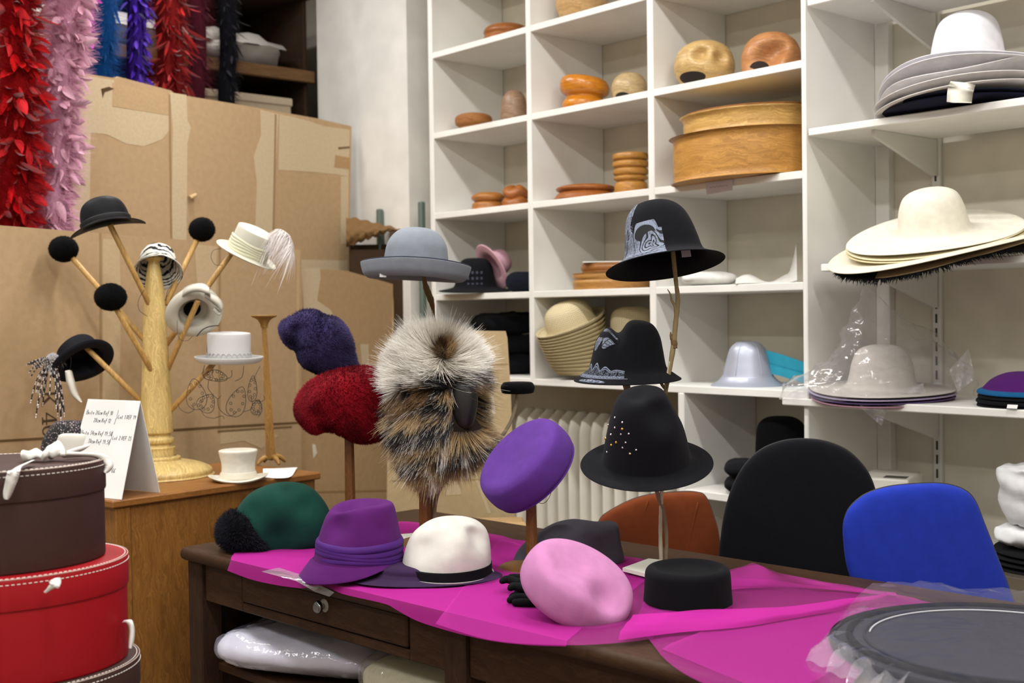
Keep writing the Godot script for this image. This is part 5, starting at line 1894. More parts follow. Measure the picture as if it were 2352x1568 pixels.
	lathe(st, curve(V2([[0, 39], [60, 39], [92, 38], [106, 33], [114, 23], [118, 0], [117, -24], [111, -36], [102, -41], [0, -36]]), 7), 96, s, func(q):
		q = dent(q, Vector3(-30, 40, 10), 50, Vector3(0, -5, 0))
		q = dent(q, Vector3(30, 40, 60), 40, Vector3(0, 3, 0))
		return q)
	part(t, "body", st, felt(hx("583386"), 0.95, 0.3))
	st = begin()
	var pts := []
	for q in [[1268, 1108], [1266, 1130], [1256, 1150], [1244, 1156], [1232, 1150]]:
		pts.append(t.transform.affine_inverse() * pt(q[0], q[1], d - 0.02))
	tube(st, curve(pts, 5), 0.0007, 5)
	part(t, "elastic", st, plain(hx("191719"), 0.7))
	branch_stands()
func plush(c: Color) -> StandardMaterial3D:
	var m := felt(c, 1.0, 0.5)
	return m
func fox_hat():
	wood_stand("wooden hat stand with a faceted pole under the fox fur hat", 977, 1252, 960, 13, 66)
	var p := pt(990, 930, dep(ph(977, 1252, TH)))
	var d := dep(p)
	var s := d / FOC
	var t := thing("fur_hat", "long-haired cream, tan and black fox fur hat with a leather inset, on a wooden stand", "hat", p, facing(p))
	var ol := outline(t, [[918, 856], [930, 818], [954, 790], [990, 775], [1034, 782], [1072, 808], [1088, 855], [1094, 900], [1088, 950], [1108, 990], [1106, 1024], [1070, 1046], [1020, 1066], [986, 1086], [955, 1062], [926, 1016], [914, 960], [908, 900]])
	var mid := loc(t, 990, 920)
	var st := begin()
	puff(st, ol, mid, 0.125, 0.11, 0.8, 30)
	part(t, "body", st, felt(hx("2c241d"), 1.0, 0.1))
	# the dark leather inset at its right
	var lo := outline(t, [[1046, 868], [1070, 862], [1090, 878], [1098, 912], [1094, 950], [1080, 984], [1052, 982], [1036, 955], [1032, 910]], 0.095)
	st = begin()
	puff(st, lo, middle(lo), 0.035, 0.06, 0.8, 14)
	part(t, "leather_inset", st, plain(hx("121011"), 0.42), "smooth black leather")
	var o := curve(ol, 4, true)
	var n := FastNoiseLite.new()
	n.seed = 21
	n.frequency = 11.0
	var sets := [[], [], [], []]
	var inv := t.transform
	for k in 46000:
		var i := rng.randi_range(0, o.size() - 1)
		var q: Vector3 = o[i].lerp(o[(i + 1) % o.size()], rng.randf())
		var f := asin(clampf(wob(-0.55, 1.0), -1, 1))
		var kk := cos(f)
		var z := pow(maxf(1.0 - pow(kk, 2.5), 0.0), 0.4) * (0.125 if f > 0 else 0.11) * signf(f)
		var pos := mid + (q - mid) * kk + Vector3(0, 0, z)
		var x := pos.x / s + 990.0
		var y := 930.0 - pos.y / s
		if x > 1040 and y > 872 and y < 982 and z > 0.0:
			continue
		var rad := q - mid
		var nrm := (Vector3(rad.x, rad.y, 0).normalized() * maxf(cos(f), 0.02) + Vector3(0, 0, sin(f))).normalized()
		var flow: Vector3
		var pt0 := Vector2(x - 1022, -(y - 800))
		if y < 845:
			var g := pt0.normalized()
			flow = Vector3(g.x, g.y * 0.9 + 0.05, 0) * 1.1 + nrm * 0.75
		else:
			var w := clampf((x - 1040) / 60.0, 0, 1)
			flow = Vector3(lerpf(-0.62, 0.75, w), lerpf(-1.0, -0.55 if y > 975 else -1.0, w), 0) + nrm * 0.6
			if y < 885:
				flow = Vector3(-0.95, -0.30, 0) + nrm * 0.55
				if x > 1030:
					flow = Vector3(0.5, -0.9, 0) + nrm * 0.6
		# a little clumping
		var cl := Vector3(n.get_noise_3d(pos.x, pos.y, pos.z), n.get_noise_3d(pos.x + 5, pos.y, pos.z), n.get_noise_3d(pos.x, pos.y + 5, pos.z))
		flow = (flow.normalized() + cl * 0.75 + Vector3(wob(-1, 1), wob(-1, 1), wob(-1, 1)) * 0.16).normalized()
		var v := n.get_noise_2d(pos.x * 0.8 + 3, pos.y * 0.8)
		var yy := y + 0.22 * (x - 985) + v * 22
		var kind := 1
		if yy < 868:
			kind = 0 if v > -0.62 else 1
			if pt0.length() < 20:
				kind = 2 if v > 0 else 1
		elif yy < 905:
			kind = 3 if v > -0.1 else 2
		elif yy < 950:
			kind = 1 if v > -0.05 else 3
		elif yy < 992:
			kind = 3 if v > -0.25 else 1
		else:
			var st2 := sin(yy * 0.09) + v
			kind = 1 if st2 > 0.25 else (3 if st2 < -0.35 else 2)
			if n.get_noise_2d(pos.x * 2.2, pos.y * 0.7 + 9) > 0.28:
				kind = 0
		if kind == 3 and rng.randf() < 0.16:
			kind = 0
		var br := wob(0.75, 1.1)
		var ls := 0.4 if pt0.length() < 20 and y < 845 else 1.0
		sets[kind].append([Transform3D(along(flow, ls * wob(0.6, 1.2) * (1.4 if rng.randf() < 0.07 else 1.0), wob(0.7, 1.2)), pos), Color(br, br, br)])
	var L := 0.057
	var cols := [[Color(0.10, 0.075, 0.06), Color(0.66, 0.59, 0.48), Color(0.92, 0.9, 0.86)], [Color(0.07, 0.045, 0.03), Color(0.36, 0.22, 0.09), Color(0.6, 0.46, 0.28)], [Color(0.03, 0.02, 0.015), Color(0.11, 0.062, 0.03), Color(0.22, 0.13, 0.06)], [Color(0.012, 0.011, 0.013), Color(0.016, 0.014, 0.016), Color(0.05, 0.045, 0.05)]]
	for k in 4:
		scatter(t, ["pale_fur", "tan_fur", "brown_fur", "black_fur"][k], hair_mesh(L, 0.00125, 0.28, cols[k][0], cols[k][1], cols[k][2]), sets[k], hairy(0.5, 0.25))
# printed sector on a hat: profile rows y0..y1 (pixels), angles a0..a1 in degrees
func print_on(t: Node3D, prof: Array, d: float, a0: float, a1: float, tex: ImageTexture, bend = null):
	var rows := []
	var pr := curve(V2(prof), 6)
	for i in pr.size():
		var row := PackedVector3Array()
		var dd: Vector2 = (pr[mini(i + 1, pr.size() - 1)] - pr[maxi(i - 1, 0)]).normalized()
		var nn := Vector2(-dd.y, dd.x)
		if nn.x < 0:
			nn = -nn
		for j in 41:
			var a := deg_to_rad(lerpf(a0, a1, j / 40.0))
			var r: float = pr[i].x + nn.x * 0.5
			var p := Vector3(sin(a) * r, pr[i].y + nn.y * 0.5, cos(a) * r)
			if bend != null:
				p = bend.call(p)
			row.append(p * d / FOC)
		rows.append(row)
	var st := begin()
	net(st, rows)
	var m := StandardMaterial3D.new()
	m.albedo_texture = tex
	m.transparency = BaseMaterial3D.TRANSPARENCY_ALPHA_SCISSOR
	m.alpha_scissor_threshold = 0.5
	m.roughness = 0.85
	m.texture_repeat = false
	part(t, "floral_print", st, m)
func ell(p: Vector2, c: Vector2, r: Vector2, ang := 0.0) -> float:
	var q := (p - c).rotated(-ang)
	return (q / r).length()
func print_tex(which: int) -> ImageTexture:
	var im := Image.create(384, 512, false, Image.FORMAT_RGBA8)
	var n := FastNoiseLite.new()
	n.seed = 31
	n.frequency = 0.02
	var ink := Color(0.43, 0.46, 0.53)
	var blk := Color(0.05, 0.05, 0.07)
	for y in 512:
		for x in 384:
			var p := Vector2(x / 384.0, y / 512.0)
			var v := n.get_noise_2d(x * 2.0, y * 2.0)
			var c := Color(0, 0, 0, 0)
			if which == 0:
				# field of grey: a tall strip at the upper left, wide below
				var inside := p.x < 0.36 + 0.1 * sin(p.y * 9.0) - (0.30 - p.y) * 0.2 if p.y < 0.38 else p.x < 0.97
				if p.y < 0.06 or (p.y > 0.34 and p.y < 0.5 and p.x > 0.42 and ell(p, Vector2(0.68, 0.5), Vector2(0.24, 0.19)) > 1.0 and p.y < 0.46):
					inside = false
				if inside:
					c = ink * (0.9 + v * 0.4)
					c.a = 1.0
					# leaves
					for lf in [[0.30, 0.12, 0.05, 0.10, 0.35], [0.44, 0.36, 0.10, 0.085, -0.5], [0.26, 0.45, 0.06, 0.05, 0.7], [0.2, 0.62, 0.05, 0.12, 0.15], [0.1, 0.5, 0.06, 0.09, -0.3]]:
						var q := (p - Vector2(lf[0], lf[1])).rotated(-lf[4])
						var e := (q / Vector2(lf[2], lf[3])).length()
						if e < 1.0:
							c = blk
							if absf(q.x) < 0.006 or absf(fposmod(q.y * 26.0 + absf(q.x) * 30.0, 1.0)) < 0.16:
								c = ink * 1.1
							c.a = 1.0
						elif e < 1.1:
							c = ink * 1.25
							c.a = 1.0
					if absf(p.x - 0.30 - 0.25 * p.y) < 0.006 or absf(p.x - 0.1 - 0.2 * p.y + 0.05 * sin(p.y * 20)) < 0.005:
						c = blk
						c.a = 1.0
					# the rose
					var rc := Vector2(0.78, 0.62)
					var e2 := ell(p, rc, Vector2(0.26, 0.2))
					if e2 < 1.0:
						var an := (p - rc).angle()
						var k := e2 * 3.4 + 0.5 * sin(an * 3.0 + e2 * 5.0)
						c = (blk if fposmod(k, 1.0) < 0.34 else ink * (1.05 + v * 0.3))
						c.a = 1.0
					if ell(p, Vector2(0.66, 0.46), Vector2(0.22, 0.1)) < 1.0 and ell(p, Vector2(0.66, 0.49), Vector2(0.2, 0.08)) > 1.0:
						c = ink * (1.3 if fposmod(p.x * 60.0, 1.0) < 0.5 else 0.9)
						c.a = 1.0
					elif ell(p, Vector2(0.66, 0.49), Vector2(0.2, 0.075)) < 1.0 and ell(p, rc, Vector2(0.2, 0.14)) > 1.0:
						c = blk
						c.a = 1.0
				if p.y > 0.84 and p.x < 0.9 - (p.y - 0.84) * 2.2:
					c = ink * (0.8 + v * 0.6)
					c.a = 1.0 if n.get_noise_2d(x * 3.0, y * 3.0 + 50) > -0.15 else 0.0
			else:
				# leaf fans at the top, a scalloped lace border lower down
				for lf in [[0.22, 0.2, 0.13, 0.22, 0.45], [0.45, 0.12, 0.12, 0.2, 0.85], [0.55, 0.24, 0.1, 0.19, 1.05]]:
					var q := (p - Vector2(lf[0], lf[1])).rotated(-lf[4])
					var e := (q / Vector2(lf[2], lf[3])).length()
					if e < 1.0:
						c = ink * ((0.95 if lf[1] != 0.12 else 0.5) + v * 0.5)
						if absf(q.x) < 0.008 or fposmod((absf(q.x) * 1.4 + q.y) * 16.0, 1.0) < 0.2:
							c = blk
						c.a = 1.0
				var sc := absf(sin(p.x * PI * 4.2)) * (0.6 + 0.4 * sin(p.x * 5.0))
				var top := 0.66 - 0.13 * sc
				if p.y > top and p.y < 0.86 and p.x < 0.95:
					var bd := p.y - top
					if bd < 0.022 or (bd > 0.045 and bd < 0.06):
						c = ink * 1.15
						c.a = 1.0
					elif n.get_noise_2d(x * 5.0, y * 5.0) > 0.12 and absf(fposmod(p.x * 8.4, 1.0) - 0.5) < 0.42:
						c = ink * 0.95
						c.a = 1.0
				if p.y > 0.8 and p.y < 0.86 and n.get_noise_2d(x * 6.0, y * 6.0) > -0.05 and p.x < 0.95:
					c = ink * 1.1
					c.a = 1.0
				if absf(p.y - 0.875 - 0.0 * p.x) < 0.006:
					c = ink
					c.a = 1.0
				if p.y > 0.9 and p.x < 0.7 and ell(p, Vector2(0.45, 0.97), Vector2(0.25, 0.06)) < 1.0:
					c = ink * (0.8 + v)
					c.a = 1.0
			if c.a > 0:
				c = c.clamp(Color(0, 0, 0, 0), Color(1, 1, 1, 1))
			im.set_pixel(x, y, c)
	return ImageTexture.create_from_image(im)
func twig(t: Node3D, px: Array, d: float, r: Array, m: Material, called := "stem", dz := []):
	var pts := []
	for i in px.size():
		pts.append(t.transform.affine_inverse() * pt(px[i][0], px[i][1], d - (dz[i] if dz.size() else 0.0)))
	var st := begin()
	var c := curve(pts, 6)
	var rr := []
	for i in c.size():
		var f := float(i) / (c.size() - 1) * (r.size() - 1)
		var k := mini(int(f), r.size() - 2)
		rr.append(lerpf(r[k], r[k + 1], f - k) * (1.0 + 0.06 * sin(i * 1.9)))
	tube(st, c, rr, 9)
	return part(t, called, st, m)
func branch_stands():
	var st: SurfaceTool
	var black := felt(hx("101015"), 0.95, 0.3)
	var bark := paint(hx("8b7a55"), 0.7, "fibre", 9.0)
	var bark2 := paint(hx("6e5436"), 0.6, "fibre", 9.0)
	# right stand: white card foot and two dry stems
	var p := ph(1520, 1302, TH)
	var d := dep(p)
	var t := thing("branch_stand", "hat stand of dried stems on a white card foot, carrying three black hats", "hat stand", p, facing(p))
	var poly := []
	for q in [[1430, 1313], [1490, 1291], [1566, 1300], [1520, 1330], [1484, 1327]]:
		var w: Vector3 = t.transform.affine_inverse() * ph(q[0], q[1], TH + 0.012)
		poly.append(Vector2(w.x, -w.z))
	st = begin()
	slab(st, poly, Vector3(0, 0.0135, 0), Vector3(1, 0, 0), Vector3(0, 0, -1), Vector3(0, 0.008, 0))
	part(t, "card_foot", st, paint(hx("e6e5da"), 0.7))
	var pale := paint(hx("c9c1a8"), 0.6, "fibre", 9.0)
	twig(t, [[1519, 1306], [1517, 1230], [1518, 1180], [1520, 1130], [1525, 1040], [1528, 900], [1545, 810], [1549, 785]], d, [0.0048, 0.0048, 0.0045, 0.0045, 0.0045, 0.004, 0.005, 0.006], pale)
	twig(t, [[1528, 1306], [1531, 1240], [1525, 1180], [1512, 1140], [1490, 1060], [1460, 960], [1440, 890], [1432, 840], [1430, 800]], d, [0.0045, 0.0045, 0.005, 0.005, 0.006, 0.007, 0.009, 0.008, 0.006], paint(hx("8c7c66"), 0.6, "fibre", 9.0))
	twig(t, [[1528, 905], [1536, 860], [1546, 800], [1552, 740], [1557, 690], [1553, 650], [1548, 600], [1544, 560]], d, [0.005, 0.005, 0.0065, 0.006, 0.0055, 0.005, 0.0055, 0.005], bark)
	twig(t, [[1549, 800], [1548, 785], [1542, 774], [1540, 762]], d, [0.007, 0.008, 0.004, 0.001], bark2, "offshoot")
	twig(t, [[1553, 730], [1551, 705], [1543, 690], [1540, 676], [1533, 664]], d, [0.005, 0.004, 0.0028, 0.002, 0.0008], bark, "offshoot")
	twig(t, [[1529, 895], [1522, 885], [1515, 875], [1508, 862]], d, [0.003, 0.004, 0.003, 0.0008], bark, "offshoot")
	# top hat: cloche with floral print
	var hd := d - 0.01
	var prof := [[0, 148], [24, 147], [48, 138], [66, 118], [77, 88], [84, 55], [89, 28], [97, 14], [116, 3], [137, -6]]
	var bend := func(q): return Vector3(q.x - 0.06 * (q.y - 20) * clampf((q.y) / 150.0, 0, 1), q.y, q.z * 0.98)
	var h := hat("cloche_hat", "black felt cloche with a grey flower print, topmost on the branch stand", "hat", "black felt hats on the branch stand", 1527, 604, hd, prof, black, 7.5, -11, bend, 2.2, 96)
	print_on(h, [[30, 146], [48, 138], [66, 118], [77, 88], [84, 55], [89, 28], [97, 14], [116, 3], [134, -5]], hd, -86, 6, print_tex(0), bend)
	st = begin()
	chamfer_box(st, Vector3(50, 8, 40) * hd / FOC, Vector3(22, 22, 0.6) * hd / FOC, 0.0002, Basis(Vector3(0, 1, 0), 0.3))
	part(h, "paper_tag", st, paint(hx("aaa3ae"), 0.8))
	# middle hat: two-lobed crown
	prof = [[0, 128], [30, 128], [56, 118], [72, 92], [80, 60], [86, 30], [92, 16], [106, 6], [123, -6]]
	hd = d + 0.05
	var bend2 := func(q):
		q.y -= (28 * exp(-pow((q.x + 22) / 17.0, 2)) + 10 * exp(-pow((q.x + 62) / 24.0, 2))) * clampf((q.y - 40) / 70.0, 0, 1)
		q.x += 4.0 * clampf(q.y / 100.0, 0, 1)
		q.z *= 0.95
		return q
	h = hat("felt_hat", "black felt hat with a notched two-lobed crown and lace print, middle of the branch stand", "hat", "black felt hats on the branch stand", 1441, 864, hd, prof, black, 0.5, 3, bend2, 2.2, 96)
	print_on(h, [[50, 121], [56, 118], [72, 92], [80, 60], [86, 30], [92, 16], [106, 6], [120, -4]], hd, -84, 0, print_tex(1), bend2)
	# lowest hat: studded
	prof = [[0, 178], [30, 176], [62, 166], [80, 140], [90, 100], [97, 55], [101, 20], [104, 8], [118, 2], [136, 1], [151, 0]]
	hd = d - 0.13
	var bend3 := func(q):
		q = dent(q, Vector3(42, 150, 70), 40, Vector3(-10, -6, -24))
		q = dent(q, Vector3(70, 140, -10), 36, Vector3(-14, -4, 0))
		q = dent(q, Vector3(-20, 180, 20), 30, Vector3(0, -12, 0))
		q = dent(q, Vector3(60, 105, 75), 40, Vector3(6, 0, 8))
		q.x *= 1.0 - 0.0009 * maxf(q.y - 10, 0) * (1.0 if q.x < 0 else 1.0)
		return q
	h = hat("felt_hat", "large black felt hat studded with metal and crystal beads, lowest on the branch stand", "hat", "black felt hats on the branch stand", 1485, 1062, hd, prof, black, 1, 17, bend3, 2.4, 96)
	var pr := curve(V2(prof), 6)
	var gold := metal(hx("d9a84a"), 0.25)
	var silver := metal(hx("d4d6dc"), 0.2)
	for q in [[1389, 960, 0], [1400, 957, 0], [1412, 959, 0], [1429, 970, 0], [1397, 976, 0], [1412, 982, 0], [1429, 985, 1], [1403, 998, 0], [1426, 997, 0], [1444, 996, 0], [1391, 1007, 1], [1415, 1016, 1], [1404, 1022, 1], [1437, 1016, 0], [1430, 1028, 0], [1394, 1038, 0], [1447, 1042, 2], [1461, 1033, 0], [1386, 990, 0], [1383, 972, 0]]:
		# march along the ray in the hat's own axes until the crown's radius is met
		var o: Vector3 = h.transform.affine_inverse() * EYE
		var dir: Vector3 = (h.transform.affine_inverse() * pt(q[0], q[1], hd) - o).normalized()
		var k := hd / FOC
		var hit := Vector3.ZERO
		var nn := Vector3.ZERO
		for i in 400:
			var w := o + dir * (hd - 0.25 + i * 0.001)
			var wy := w.y / k
			var r := -1.0
			for j in pr.size() - 1:
				if wy <= pr[j].y and wy >= pr[j + 1].y:
					r = lerpf(pr[j].x, pr[j + 1].x, (pr[j].y - wy) / maxf(pr[j].y - pr[j + 1].y, 0.001))
					break
			if r > 0 and Vector2(w.x / (1.0 - 0.0009 * maxf(wy - 10, 0)), w.z).length() <= r * k * 1.004:
				hit = w
				nn = Vector3(w.x, 0.03, w.z).normalized()
				break
		if hit == Vector3.ZERO:
			continue
		st = begin()
		var rad := 0.0034 if q[2] != 0 else 0.0028
		lathe(st, curve(V2([[0, rad * 0.75], [rad * 0.6, rad * 0.6], [rad, 0], [rad * 0.9, -rad * 0.2]]), 3), 10)
		var bead := part(h, "stud", st, gold if q[2] == 1 else (metal(hx("c9a98a"), 0.3) if q[2] == 2 else silver))
		bead.position = hit
		bead.basis = along(nn, 1.0)
	# left stand: bowler and velvet disc
	p = ph(1000, 1240, TH)
	d = dep(p)
	t = thing("branch_stand", "twisted branch hat stand behind the fox fur hat, holding grey bowler and velvet disc", "hat stand", p, facing(p))
	st = begin()
	chamfer_box(st, Vector3(-0.05, 0.005, 0), Vector3(0.17, 0.01, 0.12), 0.001, Basis(Vector3.UP, 0.3))
	part(t, "card_foot", st, paint(hx("e6e5da"), 0.7))
	twig(t, [[992, 1243], [996, 1190], [1003, 1140], [1025, 1100], [1075, 1068], [1120, 1038], [1150, 1005], [1172, 970], [1184, 935], [1188, 898]], d, [0.006, 0.006, 0.006, 0.0065, 0.007, 0.006, 0.0055, 0.005, 0.0045, 0.0045], paint(hx("a4977c"), 0.6, "fibre", 9.0))
	twig(t, [[985, 1243], [990, 1100], [1000, 950], [1000, 800], [996, 722], [990, 690], [980, 664], [974, 640], [970, 600]], d, [0.007, 0.007, 0.008, 0.007, 0.004, 0.009, 0.009, 0.005, 0.005], bark2, "stem", [0.0, 0.0, -0.13, -0.13, -0.12, -0.1, -0.06, -0.03, 0])
	hd = d
	h = thing("velvet_disc", "small round black velvet hat disc on a curved stem, before the radiator", "hat", pt(1189, 891, d), facing(p))
	st = begin()
	lathe(st, curve(V2([[0, 14], [26, 14], [34, 12], [39, 4], [38, -6], [32, -12], [0, -13]]), 4), 40, d / FOC)
	part(h, "body", st, felt(hx("08080b"), 1.0, 0.2))
	var grey := felt(hx("80868f"), 0.95, 0.3)
	prof = [[0, 121], [26, 119], [50, 108], [67, 84], [73, 54], [74.5, 30], [77, 20], [88, 9], [104, 4], [117, 13], [123, 29], [125, 38]]
	var sway := func(q): return Vector3(q.x, q.y + 4.0 * cos(atan2(q.x, q.z) * 2.0) * clampf((Vector2(q.x, q.z).length() - 76) / 50.0, 0, 1) + (clampf(-q.x, 0, 120) * 0.0), q.z * 0.96)
	h = hat("bowler_hat", "pale grey felt bowler with a dark bound curled brim, above the fox fur hat", "hat", "", 954, 643, d, prof, grey, -3.5, -1.5, sway, 2.2, 96)
	ring(h, "brim_binding", [[122.5, 27], [125.3, 30], [126.6, 38], [126, 41], [123, 41], [121.5, 36]], d, felt(hx("2e2f3d"), 0.8, 0.1), sway, 96, "dark ribbon binding")
	ring(h, "hatband", [[75.4, 36], [76, 35], [79, 20], [78, 18]], d, felt(hx("2e2f3d"), 0.8, 0.1), sway, 96, "dark ribbon")
	st = begin()
	chamfer_box(st, Vector3(-72, 3, 78) * d / FOC, Vector3(15, 9, 0.6) * d / FOC, 0.0002)
	part(h, "paper_tag", st, paint(hx("dcdcdc"), 0.8))

# ---------- blocks and hats in the pigeonholes ----------
func on_shelf(x: float, z: float, sh: float) -> Vector3:
	var p := pz(x, 784, z)
	p.y = sh + 0.0008
	return p
func block(called: String, label: String, cat: String, x: float, z: float, sh: float, prof: Array, m: Material, bend = null, grp := "", seg := 48) -> Node3D:
	var p := on_shelf(x, z, sh)
	var t := thing(called, label, cat, p, facing(p), grp)
	var st := begin()
	lathe(st, curve(V2(prof), 4), seg, dep(p) / FOC, bend)
	part(t, "body", st, m)
	return t
func build_shelf_goods():
	var W := func(c: String, r := 0.4): return wood(hx(c), Vector3(4, 9, 4), r)
	var S1: float = SY[1]
	var S2: float = SY[2]
	var S3: float = SY[3]
	var S4: float = SY[4]
	var S5: float = SY[5]
	block("hat_block", "reddish-brown low brim block in the top left pigeonhole", "hat block", 1172, -3.47, S1, [[0, 47], [30, 46], [46, 40], [52, 30], [49, 22], [53, 16], [55, 6], [53, 0], [0, 0]], W.call("a0622c"))
	block("hat_block", "squat dull brown round hat block beside the mottled head form", "hat block", 1095, -3.43, S2, [[0, 41], [26, 41], [40, 35], [43, 26], [41, 17], [35, 12], [34, 6], [35, 0], [0, 0]], W.call("a57040", 0.6))
	block("hat_block", "mottled grey-brown dome-shaped head form, cut off by the first divider", "hat block", 1188, -3.46, S2, [[0, 82], [14, 79], [25, 66], [30, 46], [31, 20], [27, 4], [24, 0], [0, 0]], wood(hx("9d8068"), Vector3(4, 9, 4), 0.4))
	block("hat_block", "yellow-brown mushroom-shaped hat block, third shelf of the left column", "hat block", 1126, -3.43, S3, [[0, 42], [22, 42], [36, 36], [39, 29], [34, 23], [30, 21], [36, 17], [38, 8], [37, 0], [0, 0]], W.call("b5793a"))
	block("hat_block", "orange-brown carved block with a wavy groove, right of the mushroom-shaped block", "hat block", 1190, -3.46, S3, [[0, 50], [16, 50], [27, 44], [31, 34], [25, 26], [24, 24], [30, 20], [33, 10], [31, 0], [0, 0]], W.call("b06a30"), func(p): return Vector3(p.x, p.y + 4.0 * sin(atan2(p.x, p.z) * 3.0) * clampf(p.y / 30.0, 0, 1), p.z))
	# second column
	var b := block("hat_block", "pale wooden head block on the top shelf, cut off by the photo's upper edge", "hat block", 1345, -3.46, S1, [[0, 110], [30, 106], [54, 82], [60, 52], [54, 24], [40, 6], [34, 0], [0, 0]], W.call("cda873"))
	block("hat_block", "glossy orange two-tier hat block with a sloping upper tier", "hat block", 1350, -3.46, S2, [[0, 79], [28, 80], [46, 76], [54, 64], [54, 48], [48, 40], [40, 36], [42, 30], [49, 22], [50, 8], [48, 0], [0, 0]], W.call("cf8424", 0.25), func(p): return Vector3(p.x * 1.04, p.y - p.x * 0.16 * clampf(p.y / 80.0, 0, 1), p.z))
	b = block("hat_block", "pale round wooden head block beside the orange two-tier block", "hat block", 1452, -3.47, S2, [[0, 72], [20, 70], [36, 56], [41, 36], [36, 14], [28, 3], [24, 0], [0, 0]], W.call("c9b083"))
	patch_on(b, [[36, 56], [41, 36], [36, 14], [28, 3]], -0.5, 12, 0.55, 11)
	block("hat_block", "flat reddish-brown brim block with a grooved edge", "hat block", 1350, -3.44, S3, [[0, 33], [44, 34], [64, 30], [69, 26], [66, 21], [60, 19], [66, 14], [71, 7], [70, 0], [0, 0]], W.call("a8642c"))
	b = block("hat_block", "turned yellow-brown block with ring-like ridges above a drum base", "hat block", 1453, -3.46, S3, [[0, 97], [34, 97], [41, 92], [41, 84], [35, 80], [41, 76], [41, 67], [35, 63], [40, 59], [40, 50], [34, 46], [39, 42], [38, 37], [31, 34], [33, 31], [37, 26], [38, 4], [36, 0], [0, 0]], W.call("c08a40"))
	var q := block("brim_board", "thick tan wooden brim board at the bottom of a short pile", "hat block", 1408, -3.46, S4, [[0, 38], [84, 38], [90, 35], [91, 27], [88, 22], [91, 17], [89, 2], [86, 0], [0, 0]], W.call("b98848"), func(p): return Vector3(p.x, p.y, p.z * 0.85))
	q = block("brim_board", "thinner brown-edged wooden brim board lying on the thick tan one", "hat block", 1420, -3.46, S4 + 39 * dep(on_shelf(1408, -3.46, S4)) / FOC, [[0, 20], [76, 20], [82, 16], [84, 9], [80, 2], [76, 0], [0, 0]], W.call("a8713a"), func(p): return Vector3(p.x, p.y, p.z * 0.85))
	var pp := on_shelf(1415, -3.44, S4 + 60 * dep(on_shelf(1408, -3.46, S4)) / FOC)
	q = thing("paper_sheet", "white paper lying on the pile of wooden brim boards", "paper", pp, facing(pp))
	part(q, "sheet", box_mesh(Vector3(0.23, 0.004, 0.15), 0.001, Vector3(-0.01, 0.002, 0)), paint(hx("efecea"), 0.8))
	# third column
	var m := W.call("d2b176")
	pp = on_shelf(1624, -3.42, S2)
	var t := thing("puzzle_block", "pale wooden puzzle block with two carved scoops and a hole painted dark", "hat block", pp, facing(pp))
	var s := dep(pp) / FOC
	var st := begin()
	lathe(st, curve(V2([[0, 104], [30, 101], [58, 82], [69, 52], [66, 26], [52, 6], [44, 0], [0, 0]]), 6), 72, s, func(p):
		p = dent(p, Vector3(-8, 66, 64), 15, Vector3(4, 0, -26))
		p = dent(p, Vector3(34, 54, 54), 14, Vector3(-6, 0, -26))
		return p)
	part(t, "body", st, m)
	patch_on(t, [[58, 82], [69, 52], [66, 26], [52, 6], [44, 0]], -0.55, 13, 0.6, 13)
	pp = on_shelf(1777, -3.45, S2)
	t = thing("puzzle_block", "warm reddish wooden puzzle block with one deep curved scoop, next to the pale one", "hat block", pp, facing(pp))
	s = dep(pp) / FOC
	st = begin()
	lathe(st, curve(V2([[0, 98], [30, 95], [56, 76], [67, 48], [67, 20], [62, 0], [0, 0]]), 6), 72, s, func(p):
		p = dent(p, Vector3(-8, 30, 66), 26, Vector3(6, 8, -36))
		p = dent(p, Vector3(18, 52, 58), 20, Vector3(0, 0, -24))
		p = dent(p, Vector3(24, 26, 62), 22, Vector3(0, 0, 12))
		return p)
	part(t, "body", st, W.call("c48a58"))
	patch_on(t, [[67, 48], [67, 20], [62, 0]], -0.45, 8, 0.38, 16)
	pp = on_shelf(1690, -3.41, S3)
	pp.x = -2.632
	t = thing("brim_block", "broad two-tier pale wooden brim block with bark-brown rims, jutting over its shelf", "hat block", pp, facing(pp))
	s = dep(pp) / FOC
	st = begin()
	lathe(st, curve(V2([[0, 0], [150, 0], [156, 4], [158, 50], [157, 98], [154, 102], [0, 103]]), 3), 96, s, func(p): return Vector3(p.x * 1.08, p.y + p.x * 0.03, p.z * 0.95))
	part(t, "lower_tier", st, W.call("c59148"))
	st = begin()
	lathe(st, curve(V2([[0, 103], [141, 103], [144, 108], [145, 140], [142, 152], [0, 153]]), 3), 96, s, func(p): return Vector3(p.x * 1.06 + 8, p.y + p.x * 0.03, p.z * 0.95))
	part(t, "upper_tier", st, W.call("d3ab63"))
	for r in [[155.5, 102, 1.08, 0], [142.5, 152, 1.06, 8]]:
		st = begin()
		var pts := []
		for j in 73:
			var a := TAU * j / 72
			var x: float = sin(a) * r[0] * r[2] + r[3]
			pts.append(Vector3(x, r[1] + x * 0.03, cos(a) * r[0] * 0.95) * s)
		tube(st, pts, 0.005, 6, false)
		part(t, "bark_rim", st, W.call("8a5a2a", 0.6))
	var lp := pz(1652, 430, -3.294)
	t = thing("shelf_label", "white paper label with faint writing on the shelf edge under the broad brim block", "label", lp)
	part(t, "card", box_mesh(Vector3(0.115, 0.038, 0.001), 0.0003, Vector3.ZERO, Basis(Vector3(0, 0, 1), 0.06)), paint(hx("e4dff0"), 0.8))
	st = begin()
	for k in 9:
		tube(st, [Vector3(-0.04 + k * 0.009, 0.004 - k * 0.0, 0.0009), Vector3(-0.035 + k * 0.009, 0.001 + 0.004 * (k % 2), 0.0009)], 0.0009, 4)
	stuff(part(t, "writing", st, plain(hx("8b86a6"), 0.8)))
	# hats on the fourth shelf
	var hd := dep(on_shelf(1092, -3.37, S4))
